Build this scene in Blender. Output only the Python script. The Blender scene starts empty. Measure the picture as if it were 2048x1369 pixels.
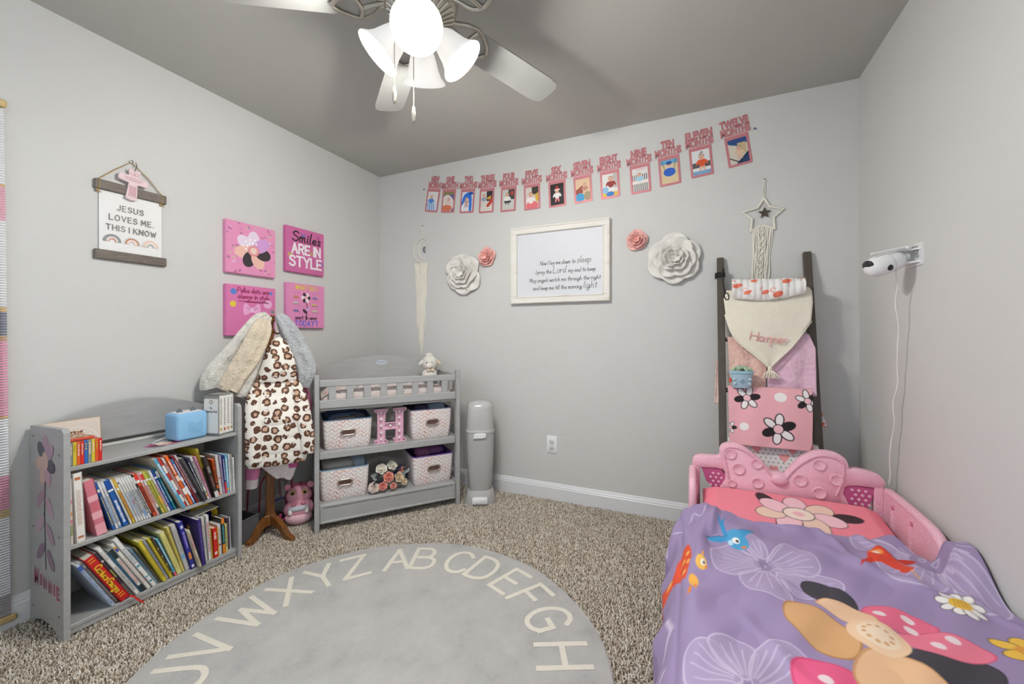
import bpy, bmesh, math, random
import numpy as np
from mathutils import Matrix, Vector, Euler

# ------------------------------------------------------------------ camera, world, light, exposure
sc = bpy.context.scene
COL = sc.collection
random.seed(7)
rng = np.random.default_rng(7)
R = math.radians
XL, XR, YB, YF, HC = -2.385, 0.774, 2.62, -0.45, 2.44      # room: left, right, back, front walls, ceiling

cam_d = bpy.data.cameras.new('camera')
cam = bpy.data.objects.new('camera', cam_d)
COL.objects.link(cam)
cam.location = (0, 0, 1.118)
cam.rotation_euler = (R(90), 0, R(24.2))
cam_d.sensor_width = 36
cam_d.lens = 808 / 2048 * 36
cam_d.shift_y = -12.5 / 2048
cam_d.clip_start = 0.02
sc.camera = cam

sc.view_settings.view_transform = 'Standard'
sc.view_settings.look = 'None'
sc.view_settings.gamma = 1
sc.view_settings.use_curve_mapping = False
sc.view_settings.exposure = 0.25

world = bpy.data.worlds.new('world')
sc.world = world
world.use_nodes = True
world.node_tree.nodes['Background'].inputs[0].default_value = (0.62, 0.75, 1.0, 1)
world.node_tree.nodes['Background'].inputs[1].default_value = 1.0

def lamp(name, kind, loc, energy, color=(1, 1, 1), size=0.1, rot=(0, 0, 0), size_y=None):
    d = bpy.data.lights.new(name, kind)
    d.energy = energy
    d.color = color
    if kind == 'AREA':
        d.shape = 'RECTANGLE'
        d.size = size
        d.size_y = size_y or size
    else:
        d.shadow_soft_size = size
    o = bpy.data.objects.new(name, d)
    o.location = loc
    o.rotation_euler = rot
    COL.objects.link(o)
    return o

# cool daylight fill: area lamp added just inside an unseen, added window
lamp('added_window_fill', 'AREA', (-0.75, YF + 0.06, 1.45), 44, (0.80, 0.90, 1.0), 2.3, (R(90), 0, R(180)), 1.5)
HUB = (-0.842, 1.12)
BULB_W = 20
BULB_C = (1.0, 0.982, 0.94)

# ------------------------------------------------------------------ helpers
def lin(c):
    if isinstance(c, str):
        c = c.lstrip('#')
        c = [int(c[i:i + 2], 16) for i in (0, 2, 4)]
    out = []
    for v in c[:3]:
        v = v / 255.0
        out.append(v / 12.92 if v <= 0.04045 else ((v + 0.055) / 1.055) ** 2.4)
    return tuple(out)

_mats = {}
class NT:
    def __init__(s, name, rough=0.6, metal=0.0):
        s.m = bpy.data.materials.new(name)
        s.m.use_nodes = True
        s.n = s.m.node_tree.nodes
        s.l = s.m.node_tree.links
        s.b = s.n['Principled BSDF']
        s.b.inputs['Roughness'].default_value = rough
        s.b.inputs['Metallic'].default_value = metal
    def node(s, t, **kw):
        n = s.n.new(t)
        for k, v in kw.items():
            setattr(n, k, v)
        return n
    def link(s, a, b):
        s.l.new(a, b)
    def coord(s, which='Object', scale=None):
        c = s.node('ShaderNodeTexCoord')
        if scale is None:
            return c.outputs[which]
        m = s.node('ShaderNodeMapping')
        m.inputs['Scale'].default_value = scale
        s.link(c.outputs[which], m.inputs['Vector'])
        return m.outputs[0]
    def noise(s, scale, vec=None, detail=3, rough=0.5):
        n = s.node('ShaderNodeTexNoise')
        n.inputs['Scale'].default_value = scale
        n.inputs['Detail'].default_value = detail
        n.inputs['Roughness'].default_value = rough
        s.link(vec or s.coord(), n.inputs['Vector'])
        return n.outputs[0]
    def ramp(s, fac, stops, const=False):
        r = s.node('ShaderNodeValToRGB')
        e = r.color_ramp.elements
        if const:
            r.color_ramp.interpolation = 'CONSTANT'
        while len(e) < len(stops):
            e.new(0.5)
        for i, (p, c) in enumerate(stops):
            e[i].position = p
            e[i].color = (*c, 1)
        s.link(fac, r.inputs[0])
        return r.outputs[0]
    def math(s, op, a, b=None, c=None):
        n = s.node('ShaderNodeMath', operation=op)
        for i, v in enumerate((a, b, c)):
            if v is None:
                continue
            if isinstance(v, (int, float)):
                n.inputs[i].default_value = v
            else:
                s.link(v, n.inputs[i])
        return n.outputs[0]
    def mix(s, fac, a, b):
        n = s.node('ShaderNodeMix', data_type='RGBA')
        for i, v in ((0, fac), (6, a), (7, b)):
            if isinstance(v, (int, float)):
                n.inputs[i].default_value = v
            elif isinstance(v, tuple):
                n.inputs[i].default_value = (*v, 1)
            else:
                s.link(v, n.inputs[i])
        return n.outputs[2]
    def color(s, c):
        if isinstance(c, tuple):
            s.b.inputs['Base Color'].default_value = (*c, 1)
        else:
            s.link(c, s.b.inputs['Base Color'])
    def bump(s, h, strength=0.3, dist=0.01):
        b = s.node('ShaderNodeBump')
        b.inputs['Strength'].default_value = strength
        b.inputs['Distance'].default_value = dist
        s.link(h, b.inputs['Height'])
        s.link(b.outputs[0], s.b.inputs['Normal'])
    def xyz(s, vec=None):
        n = s.node('ShaderNodeSeparateXYZ')
        s.link(vec or s.coord(), n.inputs[0])
        return n.outputs

def plain(hexc, rough=0.6, metal=0.0, var=0.04, scale=40, bump=0.0, key=None):
    """plain colour with a little procedural unevenness"""
    k = ('plain', hexc, rough, metal, var, scale, bump)
    if k in _mats:
        return _mats[k]
    c = lin(hexc)
    t = NT('m_' + str(hexc).strip('#'), rough, metal)
    if var:
        f = t.noise(scale)
        t.color(t.ramp(f, [(0.3, tuple(v * (1 - var) for v in c)), (0.7, tuple(min(1, v * (1 + var)) for v in c))]))
    else:
        t.color(c)
    if bump:
        t.bump(t.noise(scale * 4), bump, 0.004)
    _mats[k] = t.m
    return t.m

def memo(f):
    def g(*a):
        k = (f.__name__,) + a
        if k not in _mats:
            _mats[k] = f(*a)
        return _mats[k]
    return g

@memo
def vcol(rough=0.7, bump=0.0, scale=300, sheen=0.0):
    t = NT('m_print', rough)
    a = t.node('ShaderNodeAttribute', attribute_name='Print')
    t.color(a.outputs['Color'])
    if bump:
        t.bump(t.noise(scale), bump, 0.003)
    if sheen:
        t.b.inputs['Sheen Weight'].default_value = sheen
    return t.m

class MB:
    """collects geometry; build() links it as ONE mesh object"""
    def __init__(s):
        s.v, s.f, s.mi = [], [], []
    def add(s, verts, faces, mi=0, M=None):
        o = len(s.v)
        if M is not None:
            verts = [M @ Vector(p) for p in verts]
        s.v.extend(tuple(p) for p in verts)
        s.f.extend(tuple(i + o for i in f) for f in faces)
        s.mi.extend([mi] * len(faces))
        return s
    def box(s, c, d, b=0.0, mi=0, M=None):
        hx, hy, hz = d[0] / 2, d[1] / 2, d[2] / 2
        b = min(b, hx * .9, hy * .9, hz * .9)
        if b <= 0:
            vs = [(c[0] + i * hx, c[1] + j * hy, c[2] + k * hz) for i in (-1, 1) for j in (-1, 1) for k in (-1, 1)]
            fs = [(0, 1, 3, 2), (4, 6, 7, 5), (0, 4, 5, 1), (2, 3, 7, 6), (0, 2, 6, 4), (1, 5, 7, 3)]
            return s.add(vs, fs, mi, M)
        vs, idx = [], {}
        for i in (-1, 1):
            for j in (-1, 1):
                for k in (-1, 1):
                    for a in range(3):
                        q = [i * (hx - b), j * (hy - b), k * (hz - b)]
                        q[a] = (i, j, k)[a] * (hx, hy, hz)[a]
                        idx[i, j, k, a] = len(vs)
                        vs.append((c[0] + q[0], c[1] + q[1], c[2] + q[2]))
        fs = []
        for a in range(3):
            u, w = [x for x in range(3) if x != a]
            for sg in (-1, 1):
                loop = []
                for su, sw in ((-1, -1), (1, -1), (1, 1), (-1, 1)):
                    k = [0, 0, 0]; k[a] = sg; k[u] = su; k[w] = sw
                    loop.append(idx[k[0], k[1], k[2], a])
                if (sg > 0) != (a == 1):
                    fs.append(tuple(loop))
                else:
                    fs.append(tuple(reversed(loop)))
        for a in range(3):
            u, w = [x for x in range(3) if x != a]
            for su in (-1, 1):
                for sw in (-1, 1):
                    q = []
                    for (sg, ax) in ((-1, u), (-1, w), (1, w), (1, u)):
                        k = [0, 0, 0]; k[a] = sg; k[u] = su; k[w] = sw
                        q.append(idx[k[0], k[1], k[2], ax])
                    fs.append(tuple(q))
        for i in (-1, 1):
            for j in (-1, 1):
                for k in (-1, 1):
                    fs.append((idx[i, j, k, 0], idx[i, j, k, 1], idx[i, j, k, 2]))
        return s.add(vs, fs, mi, M)
    def prism(s, pts, d0, d1, mi=0, M=None, inset=0.0, front=None):
        """outline pts (x, z) extruded from y=d0 (front) to y=d1; inset rounds the front edge"""
        n = len(pts)
        if inset:
            cx = sum(p[0] for p in pts) / n; cz = sum(p[1] for p in pts) / n
            ins = offset_poly(pts, inset)
            vs = [(x, d0, z) for x, z in ins] + [(x, d0 + inset * .8, z) for x, z in pts] + [(x, d1, z) for x, z in pts]
            fs = [tuple(range(n))]
            for r in (0, 1):
                for i in range(n):
                    j = (i + 1) % n
                    fs.append((r * n + i, (r + 1) * n + i, (r + 1) * n + j, r * n + j))
            fs.append(tuple(reversed(range(2 * n, 3 * n))))
        else:
            vs = [(x, d0, z) for x, z in pts] + [(x, d1, z) for x, z in pts]
            fs = [tuple(range(n)), tuple(reversed(range(n, 2 * n)))]
            for i in range(n):
                j = (i + 1) % n
                fs.append((i, n + i, n + j, j))
        return s.add(vs, fs, mi, M)
    def lathe(s, prof, seg=24, mi=0, M=None, sx=1, sy=1):
        """profile (r, z) turned about z"""
        vs, fs = [], []
        for r, z in prof:
            for k in range(seg):
                a = 2 * math.pi * k / seg
                vs.append((r * math.cos(a) * sx, r * math.sin(a) * sy, z))
        for i in range(len(prof) - 1):
            for k in range(seg):
                k2 = (k + 1) % seg
                fs.append((i * seg + k, i * seg + k2, (i + 1) * seg + k2, (i + 1) * seg + k))
        if prof[0][0] > 1e-5:
            fs.append(tuple(reversed(range(seg))))
        if prof[-1][0] > 1e-5:
            fs.append(tuple(range((len(prof) - 1) * seg, len(prof) * seg)))
        return s.add(vs, fs, mi, M)
    def tube(s, pts, r, seg=6, mi=0, M=None, flat=1.0, caps=True):
        pts = [Vector(p) for p in pts]
        n = len(pts)
        rs = r if isinstance(r, (list, tuple)) else [r] * n
        vs, fs = [], []
        up = Vector((0, 0, 1))
        t0 = (pts[1] - pts[0]).normalized()
        if abs(t0.dot(up)) > 0.9:
            up = Vector((0, 1, 0))
        nrm = (up - t0 * up.dot(t0)).normalized()
        for i, p in enumerate(pts):
            t = ((pts[min(i + 1, n - 1)] - pts[max(i - 1, 0)])).normalized()
            nrm = (nrm - t * nrm.dot(t))
            if nrm.length < 1e-6:
                nrm = t.orthogonal()
            nrm.normalize()
            bn = t.cross(nrm)
            for k in range(seg):
                a = 2 * math.pi * k / seg
                vs.append(p + (nrm * math.cos(a) * flat + bn * math.sin(a)) * rs[i])
        for i in range(n - 1):
            for k in range(seg):
                k2 = (k + 1) % seg
                fs.append((i * seg + k, i * seg + k2, (i + 1) * seg + k2, (i + 1) * seg + k))
        if caps:
            fs.append(tuple(reversed(range(seg))))
            fs.append(tuple(range((n - 1) * seg, n * seg)))
        return s.add(vs, fs, mi, M)
    def loft(s, rings, mi=0, M=None, caps=True):
        n = len(rings[0])
        vs = [p for r in rings for p in r]
        fs = []
        for i in range(len(rings) - 1):
            for k in range(n):
                k2 = (k + 1) % n
                fs.append((i * n + k, i * n + k2, (i + 1) * n + k2, (i + 1) * n + k))
        if caps:
            fs.append(tuple(reversed(range(n))))
            fs.append(tuple(range((len(rings) - 1) * n, len(rings) * n)))
        return s.add(vs, fs, mi, M)
    def ball(s, c, r, seg=14, mi=0, M=None):
        r = r if isinstance(r, (list, tuple)) else (r, r, r)
        prof = [(math.sin(math.pi * i / 9), -math.cos(math.pi * i / 9)) for i in range(10)]
        T = Matrix.Translation(c) @ Matrix.Diagonal((r[0], r[1], r[2], 1))
        return s.lathe([(max(a, 0.0), b) for a, b in prof], seg, mi, (M @ T) if M is not None else T)
    def ribbon(s, line, w, y0, th=0.0006, mi=0, M=None, conv=None):
        """flat brush stroke along 2-D polyline (x, z) lying on y = y0 (front at y0 - th); sharp corners start a new stroke"""
        n = len(line)
        for i in range(1, n - 1):
            d1 = math.atan2(line[i][1] - line[i - 1][1], line[i][0] - line[i - 1][0]); d2 = math.atan2(line[i + 1][1] - line[i][1], line[i + 1][0] - line[i][0])
            if abs((d2 - d1 + math.pi) % (2 * math.pi) - math.pi) > .8:
                s.ribbon(line[:i + 1], w, y0, th, mi, M)
                return s.ribbon(line[i:], w, y0, th + .00015, mi, M)
        L, Rr = [], []
        for i in range(n):
            a = line[max(i - 1, 0)]; b = line[min(i + 1, n - 1)]
            dx, dz = b[0] - a[0], b[1] - a[1]
            q = math.hypot(dx, dz) or 1
            ex, ez = (dx / q * w * .5, dz / q * w * .5) if i in (0, n - 1) else (0, 0)
            if i == 0: ex, ez = -ex, -ez
            px, pz = -dz / q * w * .5, dx / q * w * .5
            L.append((line[i][0] + px + ex, line[i][1] + pz + ez)); Rr.append((line[i][0] - px + ex, line[i][1] - pz + ez))
        vs = [(x, y0 - th, z) for x, z in L] + [(x, y0 - th, z) for x, z in Rr] + [(x, y0, z) for x, z in L] + [(x, y0, z) for x, z in Rr]
        fs = []
        for i in range(n - 1):
            fs += [(n + i, n + i + 1, i + 1, i), (i, i + 1, 2 * n + i + 1, 2 * n + i), (n + i + 1, n + i, 3 * n + i, 3 * n + i + 1)]
        return s.add(vs, fs, mi, M)
    def build(s, name, mats, parent=None, smooth=0, loc=None, rot=None):
        me = bpy.data.meshes.new(name)
        me.from_pydata(s.v, [], s.f)
        mats = mats if isinstance(mats, (list, tuple)) else [mats]
        for m in mats:
            me.materials.append(m)
        if len(mats) > 1:
            me.polygons.foreach_set('material_index', s.mi)
        if smooth:
            me.shade_smooth()
            if smooth < 180:
                me.set_sharp_from_angle(angle=R(smooth))
        me.update()
        return link(name, me, parent, loc, rot)

def link(name, me, parent=None, loc=None, rot=None):
    o = bpy.data.objects.new(name, me)
    COL.objects.link(o)
    if parent is not None:
        o.parent = parent
    if loc is not None:
        o.location = loc
    if rot is not None:
        o.rotation_euler = rot
    return o

def offset_poly(pts, d):
    """move a CCW/CW outline inwards by d"""
    n = len(pts)
    ar = sum(pts[i][0] * pts[(i + 1) % n][1] - pts[(i + 1) % n][0] * pts[i][1] for i in range(n))
    sg = 1 if ar > 0 else -1
    out = []
    for i in range(n):
        a, p, b = pts[i - 1], pts[i], pts[(i + 1) % n]
        n1 = Vector((-(p[1] - a[1]), p[0] - a[0])); n2 = Vector((-(b[1] - p[1]), b[0] - p[0]))
        if n1.length: n1.normalize()
        if n2.length: n2.normalize()
        m = n1 + n2
        m = m.normalized() if m.length > 1e-6 else n1
        out.append((p[0] + sg * m.x * d, p[1] + sg * m.y * d))
    return out

def tag(o, label=None, cat=None, group=None, kind=None):
    if label: o['label'] = label
    if cat: o['category'] = cat
    if group: o['group'] = group
    if kind: o['kind'] = kind
    return o

def thing(name, label, cat, loc=(0, 0, 0), rz=0, group=None, rx=0, ry=0):
    o = bpy.data.objects.new(name, None)
    o.empty_display_size = 0.05
    COL.objects.link(o)
    o.location = loc
    o.rotation_euler = (rx, ry, rz)
    return tag(o, label, cat, group)

LW, RW = R(90), R(-90)     # rotation of things built against the left and right walls (front is local -y)

def smooth_line(pts, sub=5, closed=False):
    n = len(pts)
    out = []
    g = (lambda i: pts[i % n]) if closed else (lambda i: pts[max(0, min(n - 1, i))])
    for i in range(n if closed else n - 1):
        p0, p1, p2, p3 = g(i - 1), g(i), g(i + 1), g(i + 2)
        for k in range(sub):
            t = k / sub
            out.append(tuple(0.5 * (2 * p1[j] + (p2[j] - p0[j]) * t + (2 * p0[j] - 5 * p1[j] + 4 * p2[j] - p3[j]) * t * t + (3 * p1[j] - p0[j] - 3 * p2[j] + p3[j]) * t ** 3) for j in range(len(p1))))
    if not closed:
        out.append(tuple(pts[-1]))
    return out

def circle(cx, cz, r, n=20, rz=None, rot=0):
    rz = r if rz is None else rz
    return [(cx + r * math.cos(2 * math.pi * i / n) * math.cos(rot) - rz * math.sin(2 * math.pi * i / n) * math.sin(rot),
             cz + r * math.cos(2 * math.pi * i / n) * math.sin(rot) + rz * math.sin(2 * math.pi * i / n) * math.cos(rot)) for i in range(n)]

def rrect(x0, z0, x1, z1, r, n=4):
    out = []
    for cx, cz, a0 in ((x1 - r, z0 + r, -90), (x1 - r, z1 - r, 0), (x0 + r, z1 - r, 90), (x0 + r, z0 + r, 180)):
        for i in range(n + 1):
            a = R(a0 + 90 * i / n)
            out.append((cx + r * math.cos(a), cz + r * math.sin(a)))
    return out

# ------------------------------------------------------------------ single-stroke lettering
CAPS = {
 'A': '0,0 3,10 6,0|1.1,3.5 4.9,3.5', 'B': '0,0 0,10|~0,10 3.4,10 5,8.8 5,6.6 3.4,5.4 0,5.3|~0,5.3 4,5.3 5.9,4 5.9,1.5 4,0 0,0',
 'C': '~6,8.2 4.8,9.6 3,10 1.2,9 0,6.5 0,3.5 1.2,1 3,0 4.8,.4 6,1.8', 'D': '0,0 0,10|~0,10 3,10 5.4,8.4 6.2,5 5.4,1.6 3,0 0,0',
 'E': '5,10 0,10 0,0 5,0|0,5.2 4.2,5.2', 'F': '5,10 0,10 0,0|0,5.2 4.2,5.2',
 'G': '~6,8.2 4.8,9.6 3,10 1.2,9 0,6.5 0,3.5 1.2,1 3,0 4.8,.5 6,1.8|6,1.6 6,4.8 3.4,4.8', 'H': '0,0 0,10|6,0 6,10|0,5.2 6,5.2',
 'I': '0,0 0,10', 'J': '~4,10 4,3 3.2,.8 1.8,0 .6,.6 0,2', 'K': '0,0 0,10|5.5,10 0,4.5|1.8,6 5.8,0', 'L': '0,10 0,0 5,0',
 'M': '0,0 .6,10 3.5,3 6.4,10 7,0', 'N': '0,0 0,10 6,0 6,10', 'O': '~3.2,10 1.2,9 0,6.5 0,3.5 1.2,1 3.2,0 5.2,1 6.4,3.5 6.4,6.5 5.2,9 3.2,10',
 'P': '0,0 0,10|~0,10 3.6,10 5.4,8.8 5.4,6 3.6,4.8 0,4.8', 'Q': '~3.2,10 1.2,9 0,6.5 0,3.5 1.2,1 3.2,0 5.2,1 6.4,3.5 6.4,6.5 5.2,9 3.2,10|3.8,2.6 6.6,-.6',
 'R': '0,0 0,10|~0,10 3.6,10 5.4,8.8 5.4,6.3 3.6,5 0,5|2.6,5 5.8,0', 'S': '~5.4,8.6 4,9.8 2.2,9.9 .5,8.4 .6,6.6 2.8,5.3 5.2,4 5.6,2 4.2,.3 2,.1 0,1.4',
 'T': '0,10 6,10|3,10 3,0', 'U': '~0,10 0,3.2 .9,.9 3,0 5.1,.9 6,3.2 6,10', 'V': '0,10 3,0 6,10', 'W': '0,10 2,0 4,8 6,0 8,10', 'X': '0,0 6,10|0,10 6,0',
 'Y': '0,10 3,5 6,10|3,5 3,0', 'Z': '0,10 6,10 0,0 6,0', '.': '0,0 .4,.4', ',': '.5,.6 0,-1.4', '?': '~0,8 1,9.8 3,10 4.6,8.6 4.4,6.6 2.6,5 2.4,3|2.4,.6 2.5,.2', '-': '0,4.5 3,4.5', '&': '0,0 4,8',
}
LOW = {
 'a': '~4,4.4 2.4,5 .6,4 0,2 .8,.2 2.2,.2 3.6,1.6 4,4.4 4,1 5,0', 'b': '~0,10 .1,5 0,.6|~0,3.6 2,5 3.8,3.8 3.8,1.2 2,0 0,1', 'c': '~3.6,4.2 2.2,5 .6,4 0,2 .9,.3 2.4,0 4,1',
 'd': '~3.8,4.2 2.2,5 .5,3.8 0,1.8 1,.1 2.4,.3 3.8,2|~4.2,10.5 3.9,5 3.9,1 4.9,0', 'e': '~.3,2.2 2.6,2.6 3.6,3.8 2.6,5 1,4.4 .1,2.4 .8,.4 2.4,0 4,1', 'f': '~4,9 3,10 1.8,9 1.6,5 1.4,-1.5|0,5 3.4,5',
 'g': '~4,4.2 2.4,5 .5,3.8 .1,1.8 1.2,.1 3,.8 4,4.6 4,-.5 3,-3.6 1,-3.8 .2,-2.4 2.4,-.6 5,.6', 'h': '~0,10.5 .2,5 0,0|~.1,3 1.6,5 3,4.6 3.3,2 3.5,.4 4.6,0', 'i': '~.4,5 .2,1.4 1.2,0|.5,7 .6,7.4',
 'j': '~1.4,5 1.4,-2 .4,-3.6 -.8,-3', 'k': '~0,10 .1,5 0,0|3.4,5 .3,2.4|~1,2.8 2.2,1 3.8,0', 'l': '~.8,10.5 .3,5 .3,1.2 1.4,0', 'm': '0,5 .2,0|~.2,3 1.4,5 2.5,4.4 2.6,0|~2.6,3 3.8,5 5,4.4 5.1,1 6.2,0',
 'n': '0,5 .2,0|~.2,3 1.6,5 3,4.4 3.2,1 4.4,0', 'o': '~2,5 .5,4 0,2.2 .8,.3 2.2,0 3.6,1.2 3.8,3.2 2.9,4.8 2,5', 'p': '0,5 .1,-4.4|~.1,3.4 1.8,5 3.6,4 3.7,1.5 2,0 .2,.8', 'q': '~4,4.2 2,5 .4,3.6 .3,1 2,0 4,1.6|4,5 4.2,-4',
 'r': '0,5 .3,0|~.3,2.6 1.3,4.6 2.8,4.8', 's': '~3,4.4 1.6,5 .6,4 1.4,2.8 2.8,1.8 2.4,.3 1,0 0,.8', 't': '~1.6,8.5 1.4,3 1.6,.6 2.8,0|0,5.6 3.2,5.8', 'u': '~0,5 .1,1.4 1.2,0 2.8,.8 3.6,3|~3.6,5 3.6,1 4.6,0',
 'v': '0,5 1.8,0 3.6,5', 'w': '~0,5 .7,.6 1.4,0 2.6,3.6|~2.6,3.8 3.1,.6 3.9,0 5,5', 'x': '0,5 3.6,0|3.6,5 0,0', 'y': '~0,5 .2,2.6 1.3,1.6 3,2.6|~3.8,5 3.4,1 2.4,-3 .8,-4.2 0,-3', 'z': '0,5 3.4,5 0,0 3.6,0',
}
_gl = {}
def glyph(ch):
    if ch not in _gl:
        src = CAPS.get(ch) or LOW.get(ch)
        strokes = []
        for s in src.split('|'):
            sm = s.startswith('~')
            pts = [tuple(float(q) for q in p.split(',')) for p in s.lstrip('~').split()]
            strokes.append(smooth_line(pts, 4) if sm and len(pts) > 2 else pts)
        _gl[ch] = (strokes, max(p[0] for st in strokes for p in st))
    return _gl[ch]

def strokes_of(text, x, z, h, align='c', gap=2.0, slant=0.0, space=3.6, sx=1.0):
    """polylines of a line of lettering, cap height h"""
    k = h / 10
    out, cx = [], 0.0
    for ch in text:
        if ch == ' ':
            cx += space; continue
        st, w = glyph(ch)
        for s in st:
            out.append([((cx + px + slant * pz) * k * sx, pz * k) for px, pz in s])
        cx += w + gap
    wtot = (cx - gap) * k * sx
    off = {'c': -wtot / 2, 'l': 0, 'r': -wtot}[align]
    return [[(x + off + a, z + b) for a, b in s] for s in out]

def write(parent, name, lines, mat, w, y=0.0, th=0.0008, M=None):
    m = MB()
    for i, l in enumerate(lines):
        m.ribbon(l, w, y, th + .00012 * (i % 4), 0, M)
    o = m.build(name, mat, parent)
    o['kind'] = 'stuff'
    return o

def type_mesh(text, size, extrude=0.0008, offset=0.0, shear=0.0, spacing=1.0):
    """block lettering from Blender's built-in face, as verts and faces in (x, z), centred on x"""
    c = bpy.data.curves.new('lettering_curve', 'FONT')
    c.body = text; c.size = size; c.extrude = extrude; c.offset = offset; c.shear = shear
    c.align_x = 'CENTER'; c.space_character = spacing; c.resolution_u = 2
    o = bpy.data.objects.new('lettering_curve', c)
    COL.objects.link(o)
    me = bpy.data.meshes.new_from_object(o.evaluated_get(bpy.context.evaluated_depsgraph_get()))
    vs = [(v.co.x, -v.co.z, v.co.y) for v in me.vertices]
    fs = [tuple(p.vertices) for p in me.polygons]
    bpy.data.objects.remove(o); bpy.data.curves.remove(c); bpy.data.meshes.remove(me)
    return vs, fs

def fit_type(mb, text, x, z, w, h, y, th=0.0008, offset=0.0, mi=0, M=None, shear=0.0):
    vs, fs = type_mesh(text, 1.0, 0.0, offset, shear)
    a = np.array(vs)
    lo, hi = a.min(0), a.max(0)
    kx, kz = w / (hi[0] - lo[0]), h / (hi[2] - lo[2])
    n = len(vs)
    P = [((p[0] - (lo[0] + hi[0]) / 2) * kx + x, y - th, (p[2] - lo[2]) * kz + z) for p in vs]
    if th > 0.002:
        edges = {}
        for f in fs:
            for i in range(len(f)):
                e = (f[i], f[(i + 1) % len(f)])
                edges[e] = edges.get((e[1], e[0]), 0) and 0 or 1
        es = set()
        for f in fs:
            for i in range(len(f)):
                es.add((f[i], f[(i + 1) % len(f)]))
        rim = [e for e in es if (e[1], e[0]) not in es]
        B = [(p[0], y, p[2]) for p in P]
        mb.add(P + B, fs + [(b, a_, a_ + n, b + n) for a_, b in rim], mi, M)
    else:
        mb.add(P, fs, mi, M)

# ------------------------------------------------------------------ printed colour on dense grids
class Paint:
    def __init__(s, U, V, base):
        s.U, s.V = np.asarray(U, float).ravel(), np.asarray(V, float).ravel()
        s.c = np.tile(np.array(lin(base)), (len(s.U), 1))
    soft = 0.0
    def _put(s, mask, col, a=1.0):
        s.c[mask] = s.c[mask] * (1 - a) + np.array(lin(col)) * a
    def _blend(s, ix, cover, col, a):
        k = (np.clip(cover, 0, 1) * a)[:, None]
        s.c[ix] = s.c[ix] * (1 - k) + np.array(lin(col)) * k
    def _dist(s, P, u, v):
        best = np.full(len(u), 1e9)
        for (x1, y1), (x2, y2) in zip(P[:-1], P[1:]):
            dx, dy = x2 - x1, y2 - y1
            L2 = dx * dx + dy * dy or 1e-12
            t = np.clip(((u - x1) * dx + (v - y1) * dy) / L2, 0, 1)
            best = np.minimum(best, (u - x1 - t * dx) ** 2 + (v - y1 - t * dy) ** 2)
        return np.sqrt(best)
    def poly(s, pts, col, a=1.0, smooth=0):
        if smooth: pts = smooth_line(pts, smooth, True)
        P = np.array(pts)
        q = s.soft
        bb = (s.U >= P[:, 0].min() - q) & (s.U <= P[:, 0].max() + q) & (s.V >= P[:, 1].min() - q) & (s.V <= P[:, 1].max() + q)
        ix = np.nonzero(bb)[0]
        u, v = s.U[ix], s.V[ix]
        ins = np.zeros(len(ix), bool)
        n = len(P)
        for i in range(n):
            x1, y1 = P[i]; x2, y2 = P[(i + 1) % n]
            if y1 == y2: continue
            ins ^= ((y1 > v) != (y2 > v)) & (u < (x2 - x1) * (v - y1) / (y2 - y1) + x1)
        if q:
            d = s._dist(np.vstack([P, P[:1]]), u, v) * np.where(ins, 1, -1)
            s._blend(ix, .5 + d / q, col, a)
        else:
            s._put(ix[ins], col, a)
    def oval(s, cx, cz, rx, rz, col, rot=0.0, a=1.0):
        m = max(rx, rz) + s.soft
        ix = np.nonzero((np.abs(s.U - cx) < m) & (np.abs(s.V - cz) < m))[0]
        du, dv = s.U[ix] - cx, s.V[ix] - cz
        x = du * math.cos(rot) + dv * math.sin(rot); y = -du * math.sin(rot) + dv * math.cos(rot)
        r = np.sqrt((x / rx) ** 2 + (y / rz) ** 2)
        if s.soft:
            s._blend(ix, .5 + (1 - r) * min(rx, rz) / s.soft, col, a)
        else:
            s._put(ix[r < 1], col, a)
    def rect(s, x0, z0, x1, z1, col, a=1.0):
        s._put((s.U >= x0) & (s.U <= x1) & (s.V >= z0) & (s.V <= z1), col, a)
    def line(s, pts, w, col, a=1.0, smooth=0):
        if smooth: pts = smooth_line(pts, smooth)
        P = np.array(pts)
        m = w + s.soft
        ix = np.nonzero((s.U >= P[:, 0].min() - m) & (s.U <= P[:, 0].max() + m) & (s.V >= P[:, 1].min() - m) & (s.V <= P[:, 1].max() + m))[0]
        d = s._dist(P, s.U[ix], s.V[ix])
        if s.soft:
            s._blend(ix, .5 + (w / 2 - d) / s.soft, col, a)
        else:
            s._put(ix[d < w / 2], col, a)
    def noise(s, amt=0.1, sc=30):
        f = np.zeros(len(s.U))
        for i in range(4):
            a, b, p = rng.uniform(-sc, sc, 3)
            f += np.sin(s.U * a + s.V * b + p)
        s.c *= (1 + amt * f / 4)[:, None]

def set_print(me, cols):
    at = me.color_attributes.new('Print', 'FLOAT_COLOR', 'POINT')
    a = np.ones((len(cols), 4), np.float32)
    a[:, :3] = np.clip(cols, 0, 1)
    at.data.foreach_set('color', a.ravel())

def grid_mesh(name, X, Y, Z, cols=None, mats=(), smooth=True):
    """mesh from 2-D coordinate arrays"""
    h, w = X.shape
    me = bpy.data.meshes.new(name)
    V = np.stack([X, Y, Z], -1).reshape(-1, 3)
    i = np.arange(h * w).reshape(h, w)
    F = np.stack([i[:-1, :-1], i[:-1, 1:], i[1:, 1:], i[1:, :-1]], -1).reshape(-1, 4)
    me.vertices.add(len(V)); me.vertices.foreach_set('co', V.astype(np.float32).ravel())
    me.loops.add(F.size); me.loops.foreach_set('vertex_index', F.astype(np.int32).ravel())
    me.polygons.add(len(F)); me.polygons.foreach_set('loop_start', np.arange(0, F.size, 4, dtype=np.int32))
    me.update(calc_edges=True)
    for m in mats: me.materials.append(m)
    if smooth: me.shade_smooth()
    if cols is not None: set_print(me, cols)
    return me

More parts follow.
